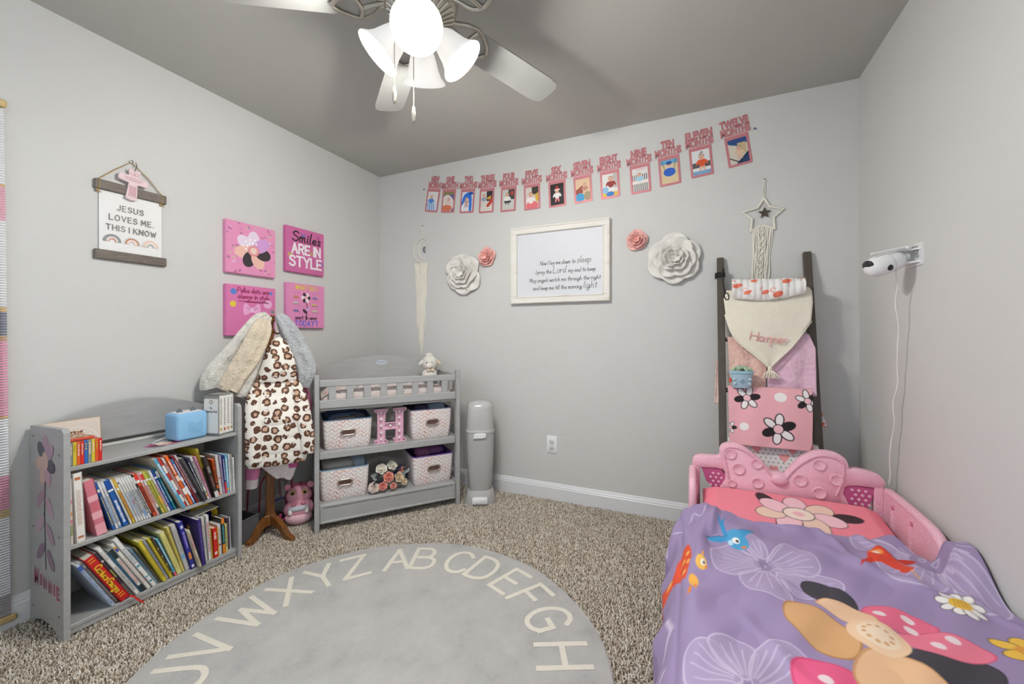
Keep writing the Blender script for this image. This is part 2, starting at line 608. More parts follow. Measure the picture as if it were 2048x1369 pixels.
def printed(name, parent, x0, z0, x1, z1, y, base, fn, step=0.002, rough=0.6, bulge=0.0):
    """flat printed sheet in the x-z plane facing -y"""
    nx, nz = max(3, int((x1 - x0) / step)), max(3, int((z1 - z0) / step))
    X, Z = np.meshgrid(np.linspace(x0, x1, nx), np.linspace(z0, z1, nz))
    p = Paint(X, Z, base)
    p.soft = step
    fn(p)
    me = grid_mesh(name, X, np.full_like(X, y), Z, p.c, [vcol(rough)], False)
    return link(name, me, parent)

# ------------------------------------------------------------------ materials of the room
def wall_mat(hexc, bump=0.25):
    t = NT('m_wall_' + hexc, 0.75)
    c = lin(hexc)
    f = t.noise(3.0, detail=2)
    t.color(t.ramp(f, [(0.3, tuple(v * .985 for v in c)), (0.7, c)]))
    h = t.math('ADD', t.noise(55, detail=4, rough=.6), t.math('MULTIPLY', t.noise(16, detail=2), 1.5))
    t.bump(h, bump, 0.004)
    return t.m

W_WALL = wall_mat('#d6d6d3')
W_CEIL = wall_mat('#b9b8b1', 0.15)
W_TRIM = plain('#e6e8ea', 0.35, var=.01)

@memo
def carpet_mat():
    t = NT('m_carpet', 0.95)
    g = t.node('ShaderNodeNewGeometry')
    n = t.noise(2.2, detail=2)
    a = t.ramp(g.outputs['Random Per Island'], [(0.0, lin('#8a7b6c')), (0.14, lin('#aa9a86')), (0.40, lin('#dccfbc')), (0.72, lin('#f1e8d9')), (1.0, lin('#fdf9f1'))])
    b = t.mix(t.math('MULTIPLY', n, 0.34), a, lin('#a39a8c'))
    t.color(b)
    return t.m

def carpet_base():
    t = NT('m_carpet_backing', 0.95)
    n = t.noise(180, detail=3)
    t.color(t.ramp(n, [(0.3, lin('#54483c')), (0.7, lin('#9a8b78'))]))
    return t.m

# ------------------------------------------------------------------ room shell
def shell(name, boxes, mat, parent=None):
    m = MB()
    for c, d in boxes:
        m.box(c, d)
    o = m.build(name, mat, parent)
    if parent is None: o['kind'] = 'structure'
    return o
xm, ym = (XL + XR) / 2, (YF + YB) / 2
T = 0.1
wx, wy = XR - XL, YB - YF
floor = shell('floor', [((xm, ym, -T / 2), (wx + 2 * T, wy + 2 * T, T))], carpet_base())
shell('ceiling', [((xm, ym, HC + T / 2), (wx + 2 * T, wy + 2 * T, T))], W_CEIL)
shell('wall_left', [((XL - T / 2, ym, HC / 2), (T, wy + 2 * T, HC))], W_WALL)
shell('wall_right', [((XR + T / 2, ym, HC / 2), (T, wy + 2 * T, HC))], W_WALL)
shell('wall_back', [((xm, YB + T / 2, HC / 2), (wx, T, HC))], W_WALL)
# front wall, behind the photographer, with an opening added for the daylight fill, x -1.9..0.4, z 0.7..2.2
fw = [((-2.1425, YF - T / 2, HC / 2), (0.485, T, HC)), ((0.587, YF - T / 2, HC / 2), (0.374, T, HC)), ((-.75, YF - T / 2, .35), (2.3, T, .7)), ((-.75, YF - T / 2, 2.32), (2.3, T, .24))]
shell('wall_front', fw, W_WALL)
win = MB()
for c, d in (((-.75, YF - .03, .73), (2.3, .06, .06)), ((-.75, YF - .03, 2.17), (2.3, .06, .06)), ((-1.87, YF - .03, 1.45), (.06, .06, 1.38)), ((.37, YF - .03, 1.45), (.06, .06, 1.38)), ((-.75, YF - .03, 1.45), (.05, .05, 1.38))):
    win.box(c, d, .006)
wo = win.build('added_window_1', W_TRIM); wo['kind'] = 'structure'  # window added out of view as the source of the daylight fill
gl = NT('m_glass', 0.02); gl.b.inputs['Transmission Weight'].default_value = 1
MB().box((-.75, YF - .03, 1.45), (2.2, .006, 1.4)).build('pane', gl.m, wo)

def baseboard(name, p, q, n):
    """moulded skirting run from p to q, n = direction into the room"""
    prof = [(0, 0), (.016, 0), (.016, .086), (.0125, .091), (.0125, .097), (.009, .102), (.006, .110), (.003, .116), (0, .118)]
    m = MB()
    r0 = [(p[0] + n[0] * a, p[1] + n[1] * a, z) for a, z in prof]
    r1 = [(q[0] + n[0] * a, q[1] + n[1] * a, z) for a, z in prof]
    m.loft([r0, r1])
    o = m.build(name, W_TRIM)
    o['kind'] = 'structure'
baseboard('baseboard_left', (XL, YF), (XL, YB), (1, 0))
baseboard('baseboard_back', (XL, YB), (XR, YB), (0, -1))
baseboard('baseboard_right', (XR, YF), (XR, YB), (-1, 0))

# carpet pile: short bent yarns over the part of the floor in view
RUG_C, RUG_R = (-.975, 1.062), 0.782
def carpet_pile():
    pts = []
    step = 0.0062
    xs = np.arange(XL + .02, 0.10, step); ys = np.arange(0.32, YB - .02, step)
    X, Y = np.meshgrid(xs, ys)
    X = X.ravel() + rng.uniform(-.5, .5, X.size) * step * 1.3; Y = Y.ravel() + rng.uniform(-.5, .5, Y.size) * step * 1.3
    keep = np.hypot(X - RUG_C[0], Y - RUG_C[1]) > RUG_R - .015
    keep &= Y > 0.30 + 0.25 * np.abs(X + .3) * 0
    # only what the view takes in, with a margin
    a = R(24.2); dep = -math.sin(a) * X + math.cos(a) * Y; lat = math.cos(a) * X + math.sin(a) * Y
    keep &= (np.abs(lat / np.maximum(dep, .05)) < 1.40) & (dep > 1.14)
    X, Y = X[keep], Y[keep]
    n = len(X)
    ang = rng.uniform(0, 2 * np.pi, n)
    lean = rng.uniform(.2, 1.0, n) * .011
    h = rng.uniform(.008, .016, n)
    r = rng.uniform(.0019, .0030, n)
    V = np.zeros((n, 7, 3))
    for k in range(3):
        t = 2 * np.pi * k / 3 + ang
        V[:, k, 0] = X + r * np.cos(t); V[:, k, 1] = Y + r * np.sin(t); V[:, k, 2] = -.001
        V[:, 3 + k, 0] = X + lean * .45 * np.cos(ang) + r * 1.1 * np.cos(t); V[:, 3 + k, 1] = Y + lean * .45 * np.sin(ang) + r * 1.1 * np.sin(t); V[:, 3 + k, 2] = h * .65
    V[:, 6, 0] = X + lean * np.cos(ang + .5); V[:, 6, 1] = Y + lean * np.sin(ang + .5); V[:, 6, 2] = h
    base = np.arange(n)[:, None, None] * 7
    q = np.array([[0, 1, 4, 3], [1, 2, 5, 4], [2, 0, 3, 5]])[None] + base
    tr = np.array([[3, 4, 6], [4, 5, 6], [5, 3, 6]])[None] + base
    me = bpy.data.meshes.new('carpet_pile')
    me.vertices.add(n * 7); me.vertices.foreach_set('co', V.astype(np.float32).ravel())
    li = np.concatenate([q.reshape(n, 12), tr.reshape(n, 9)], 1).ravel()
    me.loops.add(len(li)); me.loops.foreach_set('vertex_index', li.astype(np.int32))
    st = (np.arange(n)[:, None] * 21 + np.array([0, 4, 8, 12, 15, 18])[None]).ravel()
    me.polygons.add(len(st)); me.polygons.foreach_set('loop_start', st.astype(np.int32))
    me.update(calc_edges=True)
    me.materials.append(carpet_mat())
    me.shade_smooth()
    o = link('carpet_pile', me, floor)
    o['kind'] = 'stuff'
carpet_pile()

# ------------------------------------------------------------------ round alphabet rug
def rug():
    r = thing('alphabet_rug', 'round grey rug with a ring of cream letters lying on the carpet', 'rug', (*RUG_C, 0))
    t = NT('m_rug', 0.95)
    n1, n2 = t.noise(6, detail=5, rough=.7), t.noise(350, detail=2)
    c = t.ramp(n1, [(0.25, lin('#9a9895')), (0.42, lin('#b2b1ae')), (0.75, lin('#c4c2be'))])
    t.color(t.mix(t.math('MULTIPLY', n2, .3), c, lin('#8f8d8a')))
    t.b.inputs['Sheen Weight'].default_value = .3
    t.bump(t.math('ADD', n2, t.math('MULTIPLY', n1, 2)), .5, .004)
    m = MB()
    seg = 96
    jit = [1 + .004 * math.sin(5 * k * 2 * math.pi / seg) + .003 * math.sin(11 * k * 2 * math.pi / seg + 1) for k in range(seg)]
    rings = []
    for rr, z in ((RUG_R, .002), (RUG_R + .002, .010), (RUG_R - .004, .0165), (RUG_R - .02, .018), (.4, .018), (.05, .018)):
        rings.append([(rr * jit[k] * math.cos(2 * math.pi * k / seg), rr * jit[k] * math.sin(2 * math.pi * k / seg), z) for k in range(seg)])
    m.loft(rings)
    m.build('pile', t.m, r, 40)
    tl = NT('m_rug_letter', .95)
    tl.color(tl.ramp(tl.noise(300), [(0.3, lin('#d2cdbf')), (0.7, lin('#e6e1d5'))]))
    tl.bump(tl.noise(350), .4, .003)
    rr = 0.628
    for i, ch in enumerate('ABCDEFGHIJKLMNOPQRSTUVWXYZ'):
        a = R({'A': 124, 'B': 112, 'C': 96, 'D': 83.2, 'E': 69, 'F': 56.5, 'G': 43, 'H': 26, 'Z': 142, 'Y': 155, 'X': 168, 'W': 182.5, 'V': 199, 'U': 212}.get(ch, 13 - (i - 8) * 13))
        m = MB()
        st, w = glyph(ch)
        k = .0172
        M = Matrix.Rotation(a - R(90), 4, 'Z') @ Matrix.Translation((0, rr, .0182)) @ Matrix.Rotation(R(-90), 4, 'X')
        for j, s in enumerate(st):
            line = [((px - w / 2) * k, (pz - 5) * k) for px, pz in s]
            m.ribbon(line, .0205, 0, .0010 + .0004 * j, 0, M)
        m.build('letter', tl.m, r)
rug()

# ------------------------------------------------------------------ ceiling fan with four lit bell shades
def fan():
    f = thing('ceiling_fan', 'brushed nickel ceiling fan with four lit bell shades', 'ceiling fan', (*HUB, 0))
    ni = plain('#b9b4a8', .28, .85, .03, 20)
    blade_m = NT('m_blade', .42); blade_m.color(blade_m.ramp(blade_m.noise(5), [(.3, lin('#a3a39f')), (.7, lin('#aaaaa6'))]))
    MB().lathe([(.001, HC - .001), (.072, HC - .001), (.075, 2.43), (.06, 2.405), (.03, 2.395), (.001, 2.395)], 32).build('canopy', ni, f, 40)
    MB().lathe([(.016, 2.40), (.016, 2.345)], 16).build('downrod', ni, f, 40)
    hs = MB().lathe([(.001, 2.36), (.05, 2.358), (.10, 2.345), (.122, 2.32), (.126, 2.285), (.127, 2.25), (.122, 2.228), (.112, 2.212), (.06, 2.188), (.05, 2.18), (.001, 2.18)], 40).build('motor_housing', ni, f, 40)
    for k in range(30):
        a = 2 * math.pi * k / 30
        M = Matrix.Rotation(a, 4, 'Z') @ Matrix.Translation((.090, 0, 2.2005)) @ Matrix.Rotation(R(-25), 4, 'Y')
        MB().box((0, 0, 0), (.050, .0075, .009), .0025, 0, M).build('vent_rib', ni, hs)
    # blades
    for k in range(5):
        a = R(68.5 + 72 * k)
        bl = MB()
        out = [(.20, -.052), (.24, -.062), (.60, -.068), (.645, -.062), (.662, -.045), (.667, 0), (.662, .045), (.645, .062), (.60, .068), (.24, .062), (.20, .052)]
        M = Matrix.Rotation(a, 4, 'Z') @ Matrix.Translation((0, 0, 2.213)) @ Matrix.Rotation(R(-12), 4, 'X')
        vs = [(x, y, -.003) for x, y in out] + [(x, y, .003) for x, y in out]
        n = len(out)
        bl.add(vs, [tuple(reversed(range(n))), tuple(range(n, 2 * n))] + [(i, (i + 1) % n, n + (i + 1) % n, n + i) for i in range(n)], 0, M)
        b = bl.build('blade', blade_m.m, f)
        ir = MB()
        for sg in (-1, 1):
            ir.tube(smooth_line([(.07, sg * .012, .022), (.12, sg * .02, .018), (.17, sg * .058, 0), (.215, sg * .062, -.006), (.262, sg * .034, -.008), (.285, sg * .004, -.008)], 5), .0075, 8, 0, M)
        ir.tube(smooth_line([(.205, -.058, -.006), (.195, -.03, -.008), (.19, 0, -.009), (.195, .03, -.008), (.205, .058, -.006)], 4), .008, 8, 0, M)
        ir.tube([(.05, 0, .022), (.125, 0, .016), (.195, 0, -.008)], .008, 8, 0, M)
        ir.build('blade_bracket', ni, f, 50)
    # light kit
    lk = MB().lathe([(.001, 2.182), (.04, 2.182), (.042, 2.175), (.036, 2.165), (.036, 2.15), (.045, 2.14), (.045, 2.105), (.03, 2.085), (.012, 2.075), (.001, 2.07)], 28).build('switch_housing', ni, f, 40)
    sh = NT('m_shade_glass', .35)
    sh.color(lin('#f3f1ec'))
    sh.b.inputs['Emission Color'].default_value = (1, .98, .95, 1)
    sh.b.inputs['Emission Strength'].default_value = .36
    bu = NT('m_bulb', .4)
    bu.b.inputs['Emission Color'].default_value = (1, .97, .92, 1)
    bu.b.inputs['Emission Strength'].default_value = 9
    for k in range(4):
        a = R(-58 + 90 * k)
        M = Matrix.Rotation(a, 4, 'Z') @ Matrix.Translation((.056, 0, 2.152)) @ Matrix.Rotation(R(180 - 42), 4, 'Y') @ Matrix.Scale(.97, 4)
        # M's local +z runs down and out along the shade's axis
        ar = MB().tube(smooth_line([(.03, 0, 2.135), (.042, 0, 2.158), (.054, 0, 2.158), (.060, 0, 2.148)], 4), .009, 8, 0, Matrix.Rotation(a, 4, 'Z'))
        ar.lathe([(.001, -.012), (.024, -.012), (.029, .0), (.029, .018), (.024, .02)], 20, 0, M)
        ar.build('lamp_arm', ni, f, 40)
        prof = [(.027, .012), (.034, .02), (.043, .038), (.050, .062), (.056, .086), (.066, .108), (.082, .128), (.0815, .130), (.064, .111), (.053, .087), (.047, .062), (.040, .038), (.030, .02), (.024, .015)]
        s_ = MB().lathe(prof, 32, 0, M).build('glass_shade', sh.m, f, 60)
        MB().lathe([(.001, .0), (.013, .004), (.013, .025), (.02, .04), (.028, .058), (.030, .075), (.024, .094), (.012, .105), (.001, .108)], 20, 0, M).build('bulb', bu.m, s_, 80)
        p = M @ Vector((0, 0, .118)) + Vector((*HUB, 0))
        lp = lamp('bulb_light', 'POINT', p, BULB_W, BULB_C, .028)
    for (dx, dy, z1, bead) in ((-.048, -.075, 1.93, 0), (-.002, -.035, 1.875, 1)):
        c = MB().tube([(dx, dy, 2.09), (dx, dy, z1)], .0016, 5)
        p = c.build('pull_chain', ni, f)
        d = MB().lathe([(.001, z1 + .004), (.004, z1), (.0075, z1 - .02), (.006, z1 - .045), (.004, z1 - .052), (.001, z1 - .054)], 12, 0, Matrix.Translation((dx, dy, 0)), 1, 1)
        d.build('pendant', ni, p, 60)
fan()

# ------------------------------------------------------------------ things on the left wall (local x runs along the wall, front is -y)
def left_wall(name, label, cat, y, z, group=None, off=0.0, ry=0):
    return thing(name, label, cat, (XL + off, y, z), LW, group, 0, ry)

def wood_mat(a, b, scale=(1, 14, 14), rough=.5):
    k = ('wood', a, b, scale)
    if k not in _mats:
        t = NT('m_wood', rough)
        v = t.coord('Object', scale)
        n = t.noise(9, v, 4, .65)
        t.color(t.ramp(n, [(.32, lin(a)), (.68, lin(b))]))
        t.bump(n, .15, .003)
        _mats[k] = t.m
    return _mats[k]

def hanging_sign():
    s = left_wall('hanging_banner', 'white cloth scripture banner with rainbows between two dark wood bars', 'wall hanging', .987, 1.48)
    dk = wood_mat('#5a5148', '#766c62', (3, 20, 20))
    MB().box((0, -.010, .304), (.262, .018, .042), .003).build('top_bar', dk, s)
    MB().box((0, -.010, -.002), (.262, .018, .041), .003).build('bottom_bar', dk, s)
    cl = NT('m_linen', .9); cl.color(lin('#f2f2f0')); cl.bump(cl.noise(400), .15, .002)
    X, Z = np.meshgrid(np.linspace(-.114, .114, 30), np.linspace(.0, .30, 30))
    Y = -.007 + .0015 * np.sin(X * 45) * np.sin(Z * 9)
    c = link('cloth', grid_mesh('cloth', X, Y, Z, None, [cl.m]), s)
    ink = plain('#8b8886', .8, var=0)
    L = strokes_of('JESUS', -.005, .206, .0235, gap=3.4) + strokes_of('LOVES ME.', .0, .159, .0235, gap=3.4) + strokes_of('THIS I KNOW', .0, .113, .0235, gap=3.2)
    write(s, 'lettering', L, ink, .0032, -.0095)
    for cx, cols in ((-.07, ('#9aa0a0', '#9aa0a0', '#f0e9e6', '#e3a79a')), (.0, ('#d9dcdc', '#c08a64', '#f1dfd8', '#f1dfd8')), (.07, ('#eed9c9', '#eed2c2', '#f6f2ee', '#b9bcb2'))):
        m = MB()
        mats = []
        for i, cc in enumerate(cols):
            r = .028 - i * .0056
            m.ribbon([(cx + r * math.cos(R(a)), .063 + r * math.sin(R(a))) for a in range(0, 181, 12)], .0057, -.0095, .0008, i)
            mats.append(plain(cc, .8, var=0))
        m.build('rainbow', mats, s)
    ro = plain('#a98d5c', .9)
    m = MB()
    m.tube([(-.118, -.012, .325), (-.06, -.010, .388), (-.002, -.008, .443), (.06, -.010, .388), (.112, -.012, .325)], .0022, 6)
    for x in (-.118, .112):
        m.tube([(x, -.012, .326), (x, -.021, .318), (x, -.021, .290), (x, -.012, .282)], .0022, 6)
        m.ball((x - .003, -.013, .276), (.006, .005, .007), 8)
        m.tube([(x, -.013, .276), (x + .01, -.016, .268)], .0018, 5)
    m.build('cord', ro, s)
    MB().lathe([(.001, 0), (.006, 0), (.006, .012), (.001, .013)], 12, 0, Matrix.Translation((-.002, 0, .446)) @ Matrix.Rotation(R(90), 4, 'X')).build('nail', plain('#8b8b88', .3, .8), s)
    # pink cross hung over it
    c = left_wall('cross_ornament', 'small pale pink wooden cross hung from the cord of the cloth banner', 'cross', .984, 1.818, None, .021, R(6))
    pts = [(-.021, -.072), (0, -.077), (.021, -.072), (.016, 0), (.052, .004), (.055, .02), (.052, .035), (.018, .036), (.022, .068), (.008, .066), (0, .060), (-.008, .066), (-.022, .068), (-.018, .036), (-.052, .035), (-.055, .02), (-.052, .004), (-.016, 0)]
    MB().prism(pts, -.007, 0, 0, None, .0015).build('cross_body', plain('#e8cfd3', .6), c)
    pk = plain('#c08a92', .7, var=0)
    m = MB()
    for cx in (-.006, .006):
        m.ribbon([(cx + .008 * math.cos(t), .046 + .007 * math.sin(t)) for t in np.linspace(0, 6.3, 16)], .0014, -.007)
    for i, (w) in enumerate((.07, .06)):
        m.ribbon([(-w / 2 + .004 * k, .024 - .009 * i + .0012 * math.sin(k * 2.3)) for k in range(int(w / .004))], .0018, -.007)
    for i in range(5):
        m.ribbon([(-.011 + .0055 * i, -.012), (-.011 + .0055 * i + .001, -.06 + .004 * (i % 2))], .0026, -.007)
    m.build('print', pk, c)
    MB().tube([(0, -.004, .062), (.004, -.007, .09), (.002, .004, .106)], .0016, 5).build('hanging_cord', plain('#5d4a35', .9), c)
hanging_sign()

def canvas(label, y, z, w, h, base, fn, lettering=()):
    c = left_wall('canvas_print', label, 'canvas', y, z, 'pink canvas prints on the left wall')
    MB().box((0, -.0145, 0), (w, .029, h), .003).build('stretched_canvas', plain(base, .75, bump=.1), c)
    printed('picture', c, -w / 2 + .002, -h / 2 + .002, w / 2 - .002, h / 2 - .002, -.0296, base, fn, .0018, .75)
    for nm, lines, col, wd in lettering:
        write(c, nm, lines, plain(col, .75, var=0), wd, -.0299)
    return c

def bow_mark(p, x, z, s, col, rot=0.0):
    ca, sa = math.cos(rot), math.sin(rot)
    def q(a, b): return (x + (a * ca - b * sa) * s, z + (a * sa + b * ca) * s)
    for sg in (-1, 1):
        p.line([q(0, 0), q(sg * 1, .7), q(sg * 1.1, -.5), q(0, 0)], s * .28, col)
        p.line([q(0, 0), q(sg * .5, -1.1)], s * .25, col)

def c1(p):
    cols = ['#b45f9a', '#7d5a88', '#c9cf9a', '#e8d3e6', '#a04f86', '#5d4562']
    r = random.Random(3)
    for i in range(58):
        bow_mark(p, r.uniform(-.14, .14), r.uniform(-.14, .14), r.uniform(.004, .008), r.choice(cols), r.uniform(-1, 1))
    # plain stand-in for the picture: a big pale blossom with dark and peach petals
    for k, (col, rad) in enumerate((('#efdcf0', .072), ('#efdcf0', .07), ('#f3c3b4', .07), ('#3c3338', .062), ('#f3c3b4', .068), ('#3c3338', .062), ('#d9a3dc', .072))):
        a = R(90 + k * 51.4)
        p.oval(.01 + .058 * math.cos(a), -.005 + .058 * math.sin(a), rad * .78, .036, col, a)
    for k in range(9):
        a = R(70 + 13 * k)
        p.oval(.01 + (.045 + .02 * (k % 2)) * math.cos(a), -.005 + (.045 + .02 * (k % 2)) * math.sin(a), .006, .006, '#ffffff')
    p.oval(.01, -.005, .034, .032, '#e79a9c'); p.oval(.01, -.005, .02, .019, '#f4d7c8')
def c2(p):
    for x, z, c in ((-.02, .105, '#5f6fb5'), (-.115, -.035, '#b9cc3c'), (.045, -.005, '#c8a93a'), (.13, -.062, '#8a7bb8')):
        bow_mark(p, x, z, .014, c)
    p.line([(.085, .105), (.095, .118), (.105, .108), (.097, .09), (.085, .105)], .003, '#3b2a35')
def c3(p):
    for x, z, r, c in ((-.105, .105, .017, '#5f86cf'), (.115, .112, .010, '#5f86cf'), (-.108, .035, .017, '#e3c83f'), (.095, .045, .026, '#f1b9dc'), (.125, .0, .011, '#7b8f80')):
        p.oval(x, z, r, r, c)
    # bow, and a plain spotted vase-like shape left out of the print
    for sg in (-1, 1):
        p.poly([(.0, .0), (sg * .035, .045), (sg * .05, .02), (sg * .045, -.025), (sg * .01, -.01)], '#f3b0dd', 1, 3)
        p.line([(sg * .005, .0), (sg * .03, .02)], .0025, '#3a2a33')
    p.oval(0, .005, .011, .014, '#f7c6e6')
def c4(p):
    shoe = [(-.02, -.008), (-.018, .006), (-.008, .004), (.004, .004), (.019, -.002), (.02, -.008)]
    for i, (x, z, c) in enumerate(((-.075, .06, '#d98a4a'), (-.078, .02, '#cfd6cc'), (-.075, -.03, '#6b74b8'), (.068, .06, '#7a7fc4'), (.062, .012, '#d8c860'), (.068, -.03, '#cfe0b0'))):
        p.poly([(x + a, z + b) for a, b in shoe], c); p.line([(x - .02, z - .008), (x + .02, z - .008)], .003, '#6a4d5c')
    for z in (.04, .0, -.045, .085):
        for x0, x1 in ((-.1, -.045), (.04, .1)):
            p.line([(x0, z), (x1, z)], .0016, '#b86a9c')
    # plain stand-in figure: a dark stemmed blossom
    p.line([(.0, -.09), (.005, 0), (-.005, .05)], .006, '#3a2b34')
    for k in range(6):
        a = R(60 * k); p.oval(-.004 + .02 * math.cos(a), .055 + .02 * math.sin(a), .017, .012, '#f6e3ea' if k % 2 else '#3a2b34', a)
    p.oval(-.004, .055, .010, .010, '#f2b6c2'); p.oval(.012, -.02, .02, .010, '#d7a3d6', .6); p.oval(-.012, -.035, .02, .010, '#3a2b34', 2.4)
canvas('pink canvas with one large blossom over scattered small bows', 1.532, 1.62, .29, .295, '#e998c0', c1)
canvas('dark pink canvas reading Smiles are in style', 1.892, 1.678, .288, .293, '#d06ca2', c2, (
    ('script_lettering', strokes_of('Smiles', .005, .058, .062, gap=1.6, slant=.12, sx=1.15), '#241b22', .0085),
    ('block_lettering', strokes_of('ARE IN', .005, -.020, .058, gap=2.4, space=4) + strokes_of('STYLE', .0, -.105, .062, gap=2.2, sx=1.05), '#f5eef2', .0125)))
canvas('pink canvas with a bow, coloured dots and handwriting, half behind the coats', 1.533, 1.263, .29, .29, '#df7cb2', c3, (
    ('script_lettering', strokes_of('Polka dots are', .008, .104, .027, gap=1.4, slant=.1) + strokes_of('always in style', .010, .070, .027, gap=1.4, slant=.1) + [[(-.08, .054), (.09, .056)], [(-.04, .049), (.1, .05)]], '#8e1f4a', .0034),))
canvas('pink canvas showing small shoes in rows, right of the coat rack top', 1.896, 1.315, .288, .291, '#e692c0', c4, (
    ('yellow_lettering', strokes_of('WHAT DO I', .0, .107, .027, gap=2, space=5), '#e6cf52', .005),
    ('dark_lettering', strokes_of('want to wear', .0, -.088, .027, gap=1.4), '#3a2436', .0034),
    ('purple_lettering', strokes_of('TODAY?', .0, -.132, .034, gap=3), '#7a6fd0', .0065)))

def slat_blind():
    b = left_wall('slatted_blind', 'full length slatted blind printed pink, white and navy at the left edge', 'blind', .421, 0.035)
    bam = plain('#cdb37c', .5)
    m = MB(); m.box((0, -.02, 1.955), (.375, .016, .028), .004); m.build('top_rail', bam, b)
    m = MB(); m.box((.012, -.02, .012), (.40, .016, .024), .004); m.build('bottom_rail', bam, b)
    zones = [(1.95, '#e9ebee'), (1.66, '#e9ebee'), (1.65, '#d9b06a'), (1.64, '#e9a3bb'), (1.52, '#e9a3bb'), (1.51, '#e9ebee'), (1.20, '#dfe3e8'), (1.19, '#d7b276'), (1.17, '#6d7488'), (1.09, '#6d7488'), (1.08, '#c9a27a'), (1.06, '#e6a0b8'), (.79, '#e6a0b8'), (.78, '#d8b47a'), (.77, '#eaecf0'), (.56, '#eaecf0'), (.55, '#e6a0b8'), (.44, '#e2a0b4'), (.43, '#cdb27c'), (.40, '#eceef2'), (.12, '#e4e6ec'), (.1, '#a5a0a4'), (.03, '#a5a0a4')]
    slats, cols = MB(), []
    mats = {}
    z = .03
    while z < 1.94:
        c = [zz for zz in zones if zz[0] >= z][-1][1]
        mats.setdefault(c, len(mats))
        t = z / 1.95
        slats.box((.006 * (1 - t), -.02, z), (.363 + .024 * (1 - t), .005, .0068), .0018, mats[c])
        z += .0098
    o = slats.build('slats', [plain(c, .6) for c in mats], b); o['kind'] = 'stuff'
    m = MB()
    for x in (-.14, 0, .14):
        m.tube([(x, -.0235, .02), (x, -.0235, 1.95)], .001, 4)
    m.build('cord', plain('#8f93a0', .8), b)
slat_blind()

# ------------------------------------------------------------------ things on the back wall
def back_wall(name, label, cat, x, z, group=None, off=0.0, ry=0):
    return thing(name, label, cat, (x, YB - off, z), 0, group, 0, ry)

def outlet():
    o = back_wall('wall_outlet', 'white double outlet with plug covers, low on the back wall', 'outlet', -.879, .378)
    MB().prism(rrect(-.036, -.058, .036, .058, .006), -.006, 0, 0, None, .002).build('cover_plate', plain('#eef0f1', .3, var=0), o, 40)
    for z in (.0195, -.0195):
        MB().prism(rrect(-.0165, z - .0145, .0165, z + .0145, .010), -.0085, -.004, 0, None, .0015).build('plug_cover', plain('#d4d4cf', .35, var=0), o, 40)
    MB().lathe([(.001, 0), (.003, 0), (.003, .002), (.001, .0022)], 10, 0, Matrix.Translation((0, -.005, 0)) @ Matrix.Rotation(R(90), 4, 'X')).build('screw', plain('#c9c9c5', .3, .6), o)
outlet()

def petal_mesh(L, W, cup, lift, curl, n=8, m=9, th=.0025, ruffle=.0):
    """petal growing along +z from the origin; -y is up out of the flower"""
    V = np.linspace(0, 1, m); U = np.linspace(-1, 1, n)
    U, V = np.meshgrid(U, V)
    wid = W * np.sqrt(np.clip(1 - ((V - .6) / .64) ** 2, 0, 1))
    X = U * wid * .5
    Z = V * L * (1 - .24 * U ** 2)
    Y = -(lift * V + cup * (V ** 2) + .5 * cup * U ** 2 * V - curl * V ** 4) + ruffle * np.sin(U * 5 + 1) * V
    return grid_mesh('petal', X, Y, Z)

def wall_flower(label, x, z, r, layers, mat, group=None, seed=1, sq=1.0):
    f = back_wall('paper_flower', label, 'wall flower', x, z, group)
    rr = random.Random(seed)
    MB().lathe([(.001, .0), (r * .5, .0), (r * .5, .012), (r * .35, .03 * r / .15), (.001, .034 * r / .15)], 24, 0, Matrix.Rotation(R(90), 4, 'X')).build('backing', mat, f, 50)
    k = r / .155
    ph = 0
    for (n, L, W, d, cup, lift, curl, r0) in layers:
        me = petal_mesh(L * k, W * k, cup * k, lift * k, curl * k, ruffle=.006 * k)
        me.materials.append(mat)
        for i in range(n):
            a = 2 * math.pi * (i + ph) / n + rr.uniform(-.16, .16)
            o = link('petal', me, f)
            s = rr.uniform(.92, 1.08)
            o.matrix_local = Matrix.Diagonal((sq, 1, 1, 1)) @ Matrix.Translation((0, -d * k, 0)) @ Matrix.Rotation(a, 4, 'Y') @ Matrix.Translation((0, 0, r0 * k)) @ Matrix.Scale(s, 4) @ Matrix.Rotation(rr.uniform(-.12, .12), 4, 'Z')
            md = o.modifiers.new('thick', 'SOLIDIFY'); md.thickness = .0035 * k; md.offset = 0
        ph += .5
    return f
FL = [(6, .125, .155, .012, .020, .008, .016, .030), (6, .095, .120, .022, .026, .012, .014, .022), (5, .068, .090, .030, .032, .014, .010, .014), (4, .046, .060, .036, .032, .016, .004, .008), (3, .028, .040, .040, .024, .016, .0, .003)]
white_f = plain('#ece9e2', .7, var=.015)
wall_flower('large white foam rose on the back wall, between the moon hanging and the framed prayer', -1.565, 1.583, .160, FL, white_f, seed=4)
wall_flower('large white foam rose on the back wall, right of the framed prayer', -.105, 1.578, .162, FL, white_f, seed=9)
pk = NT('m_pink_petal', .7)
gx = pk.xyz()
pk.color(pk.ramp(pk.noise(60), [(.3, lin('#f0a9a2')), (.55, lin('#f6c3ba')), (.8, lin('#fadcd3'))]))
PF = [(5, .115, .16, .010, .03, .03, .03, .025), (5, .09, .13, .03, .05, .03, .03, .02), (5, .066, .09, .05, .05, .03, .02, .012), (4, .045, .06, .065, .05, .03, .01, .006)]
wall_flower('small pink foam rose touching the left large white rose', -1.369, 1.69, .078, PF, pk.m, seed=2)
wall_flower('small pink foam rose above the right large white rose', -.322, 1.712, .072, PF, pk.m, seed=5)

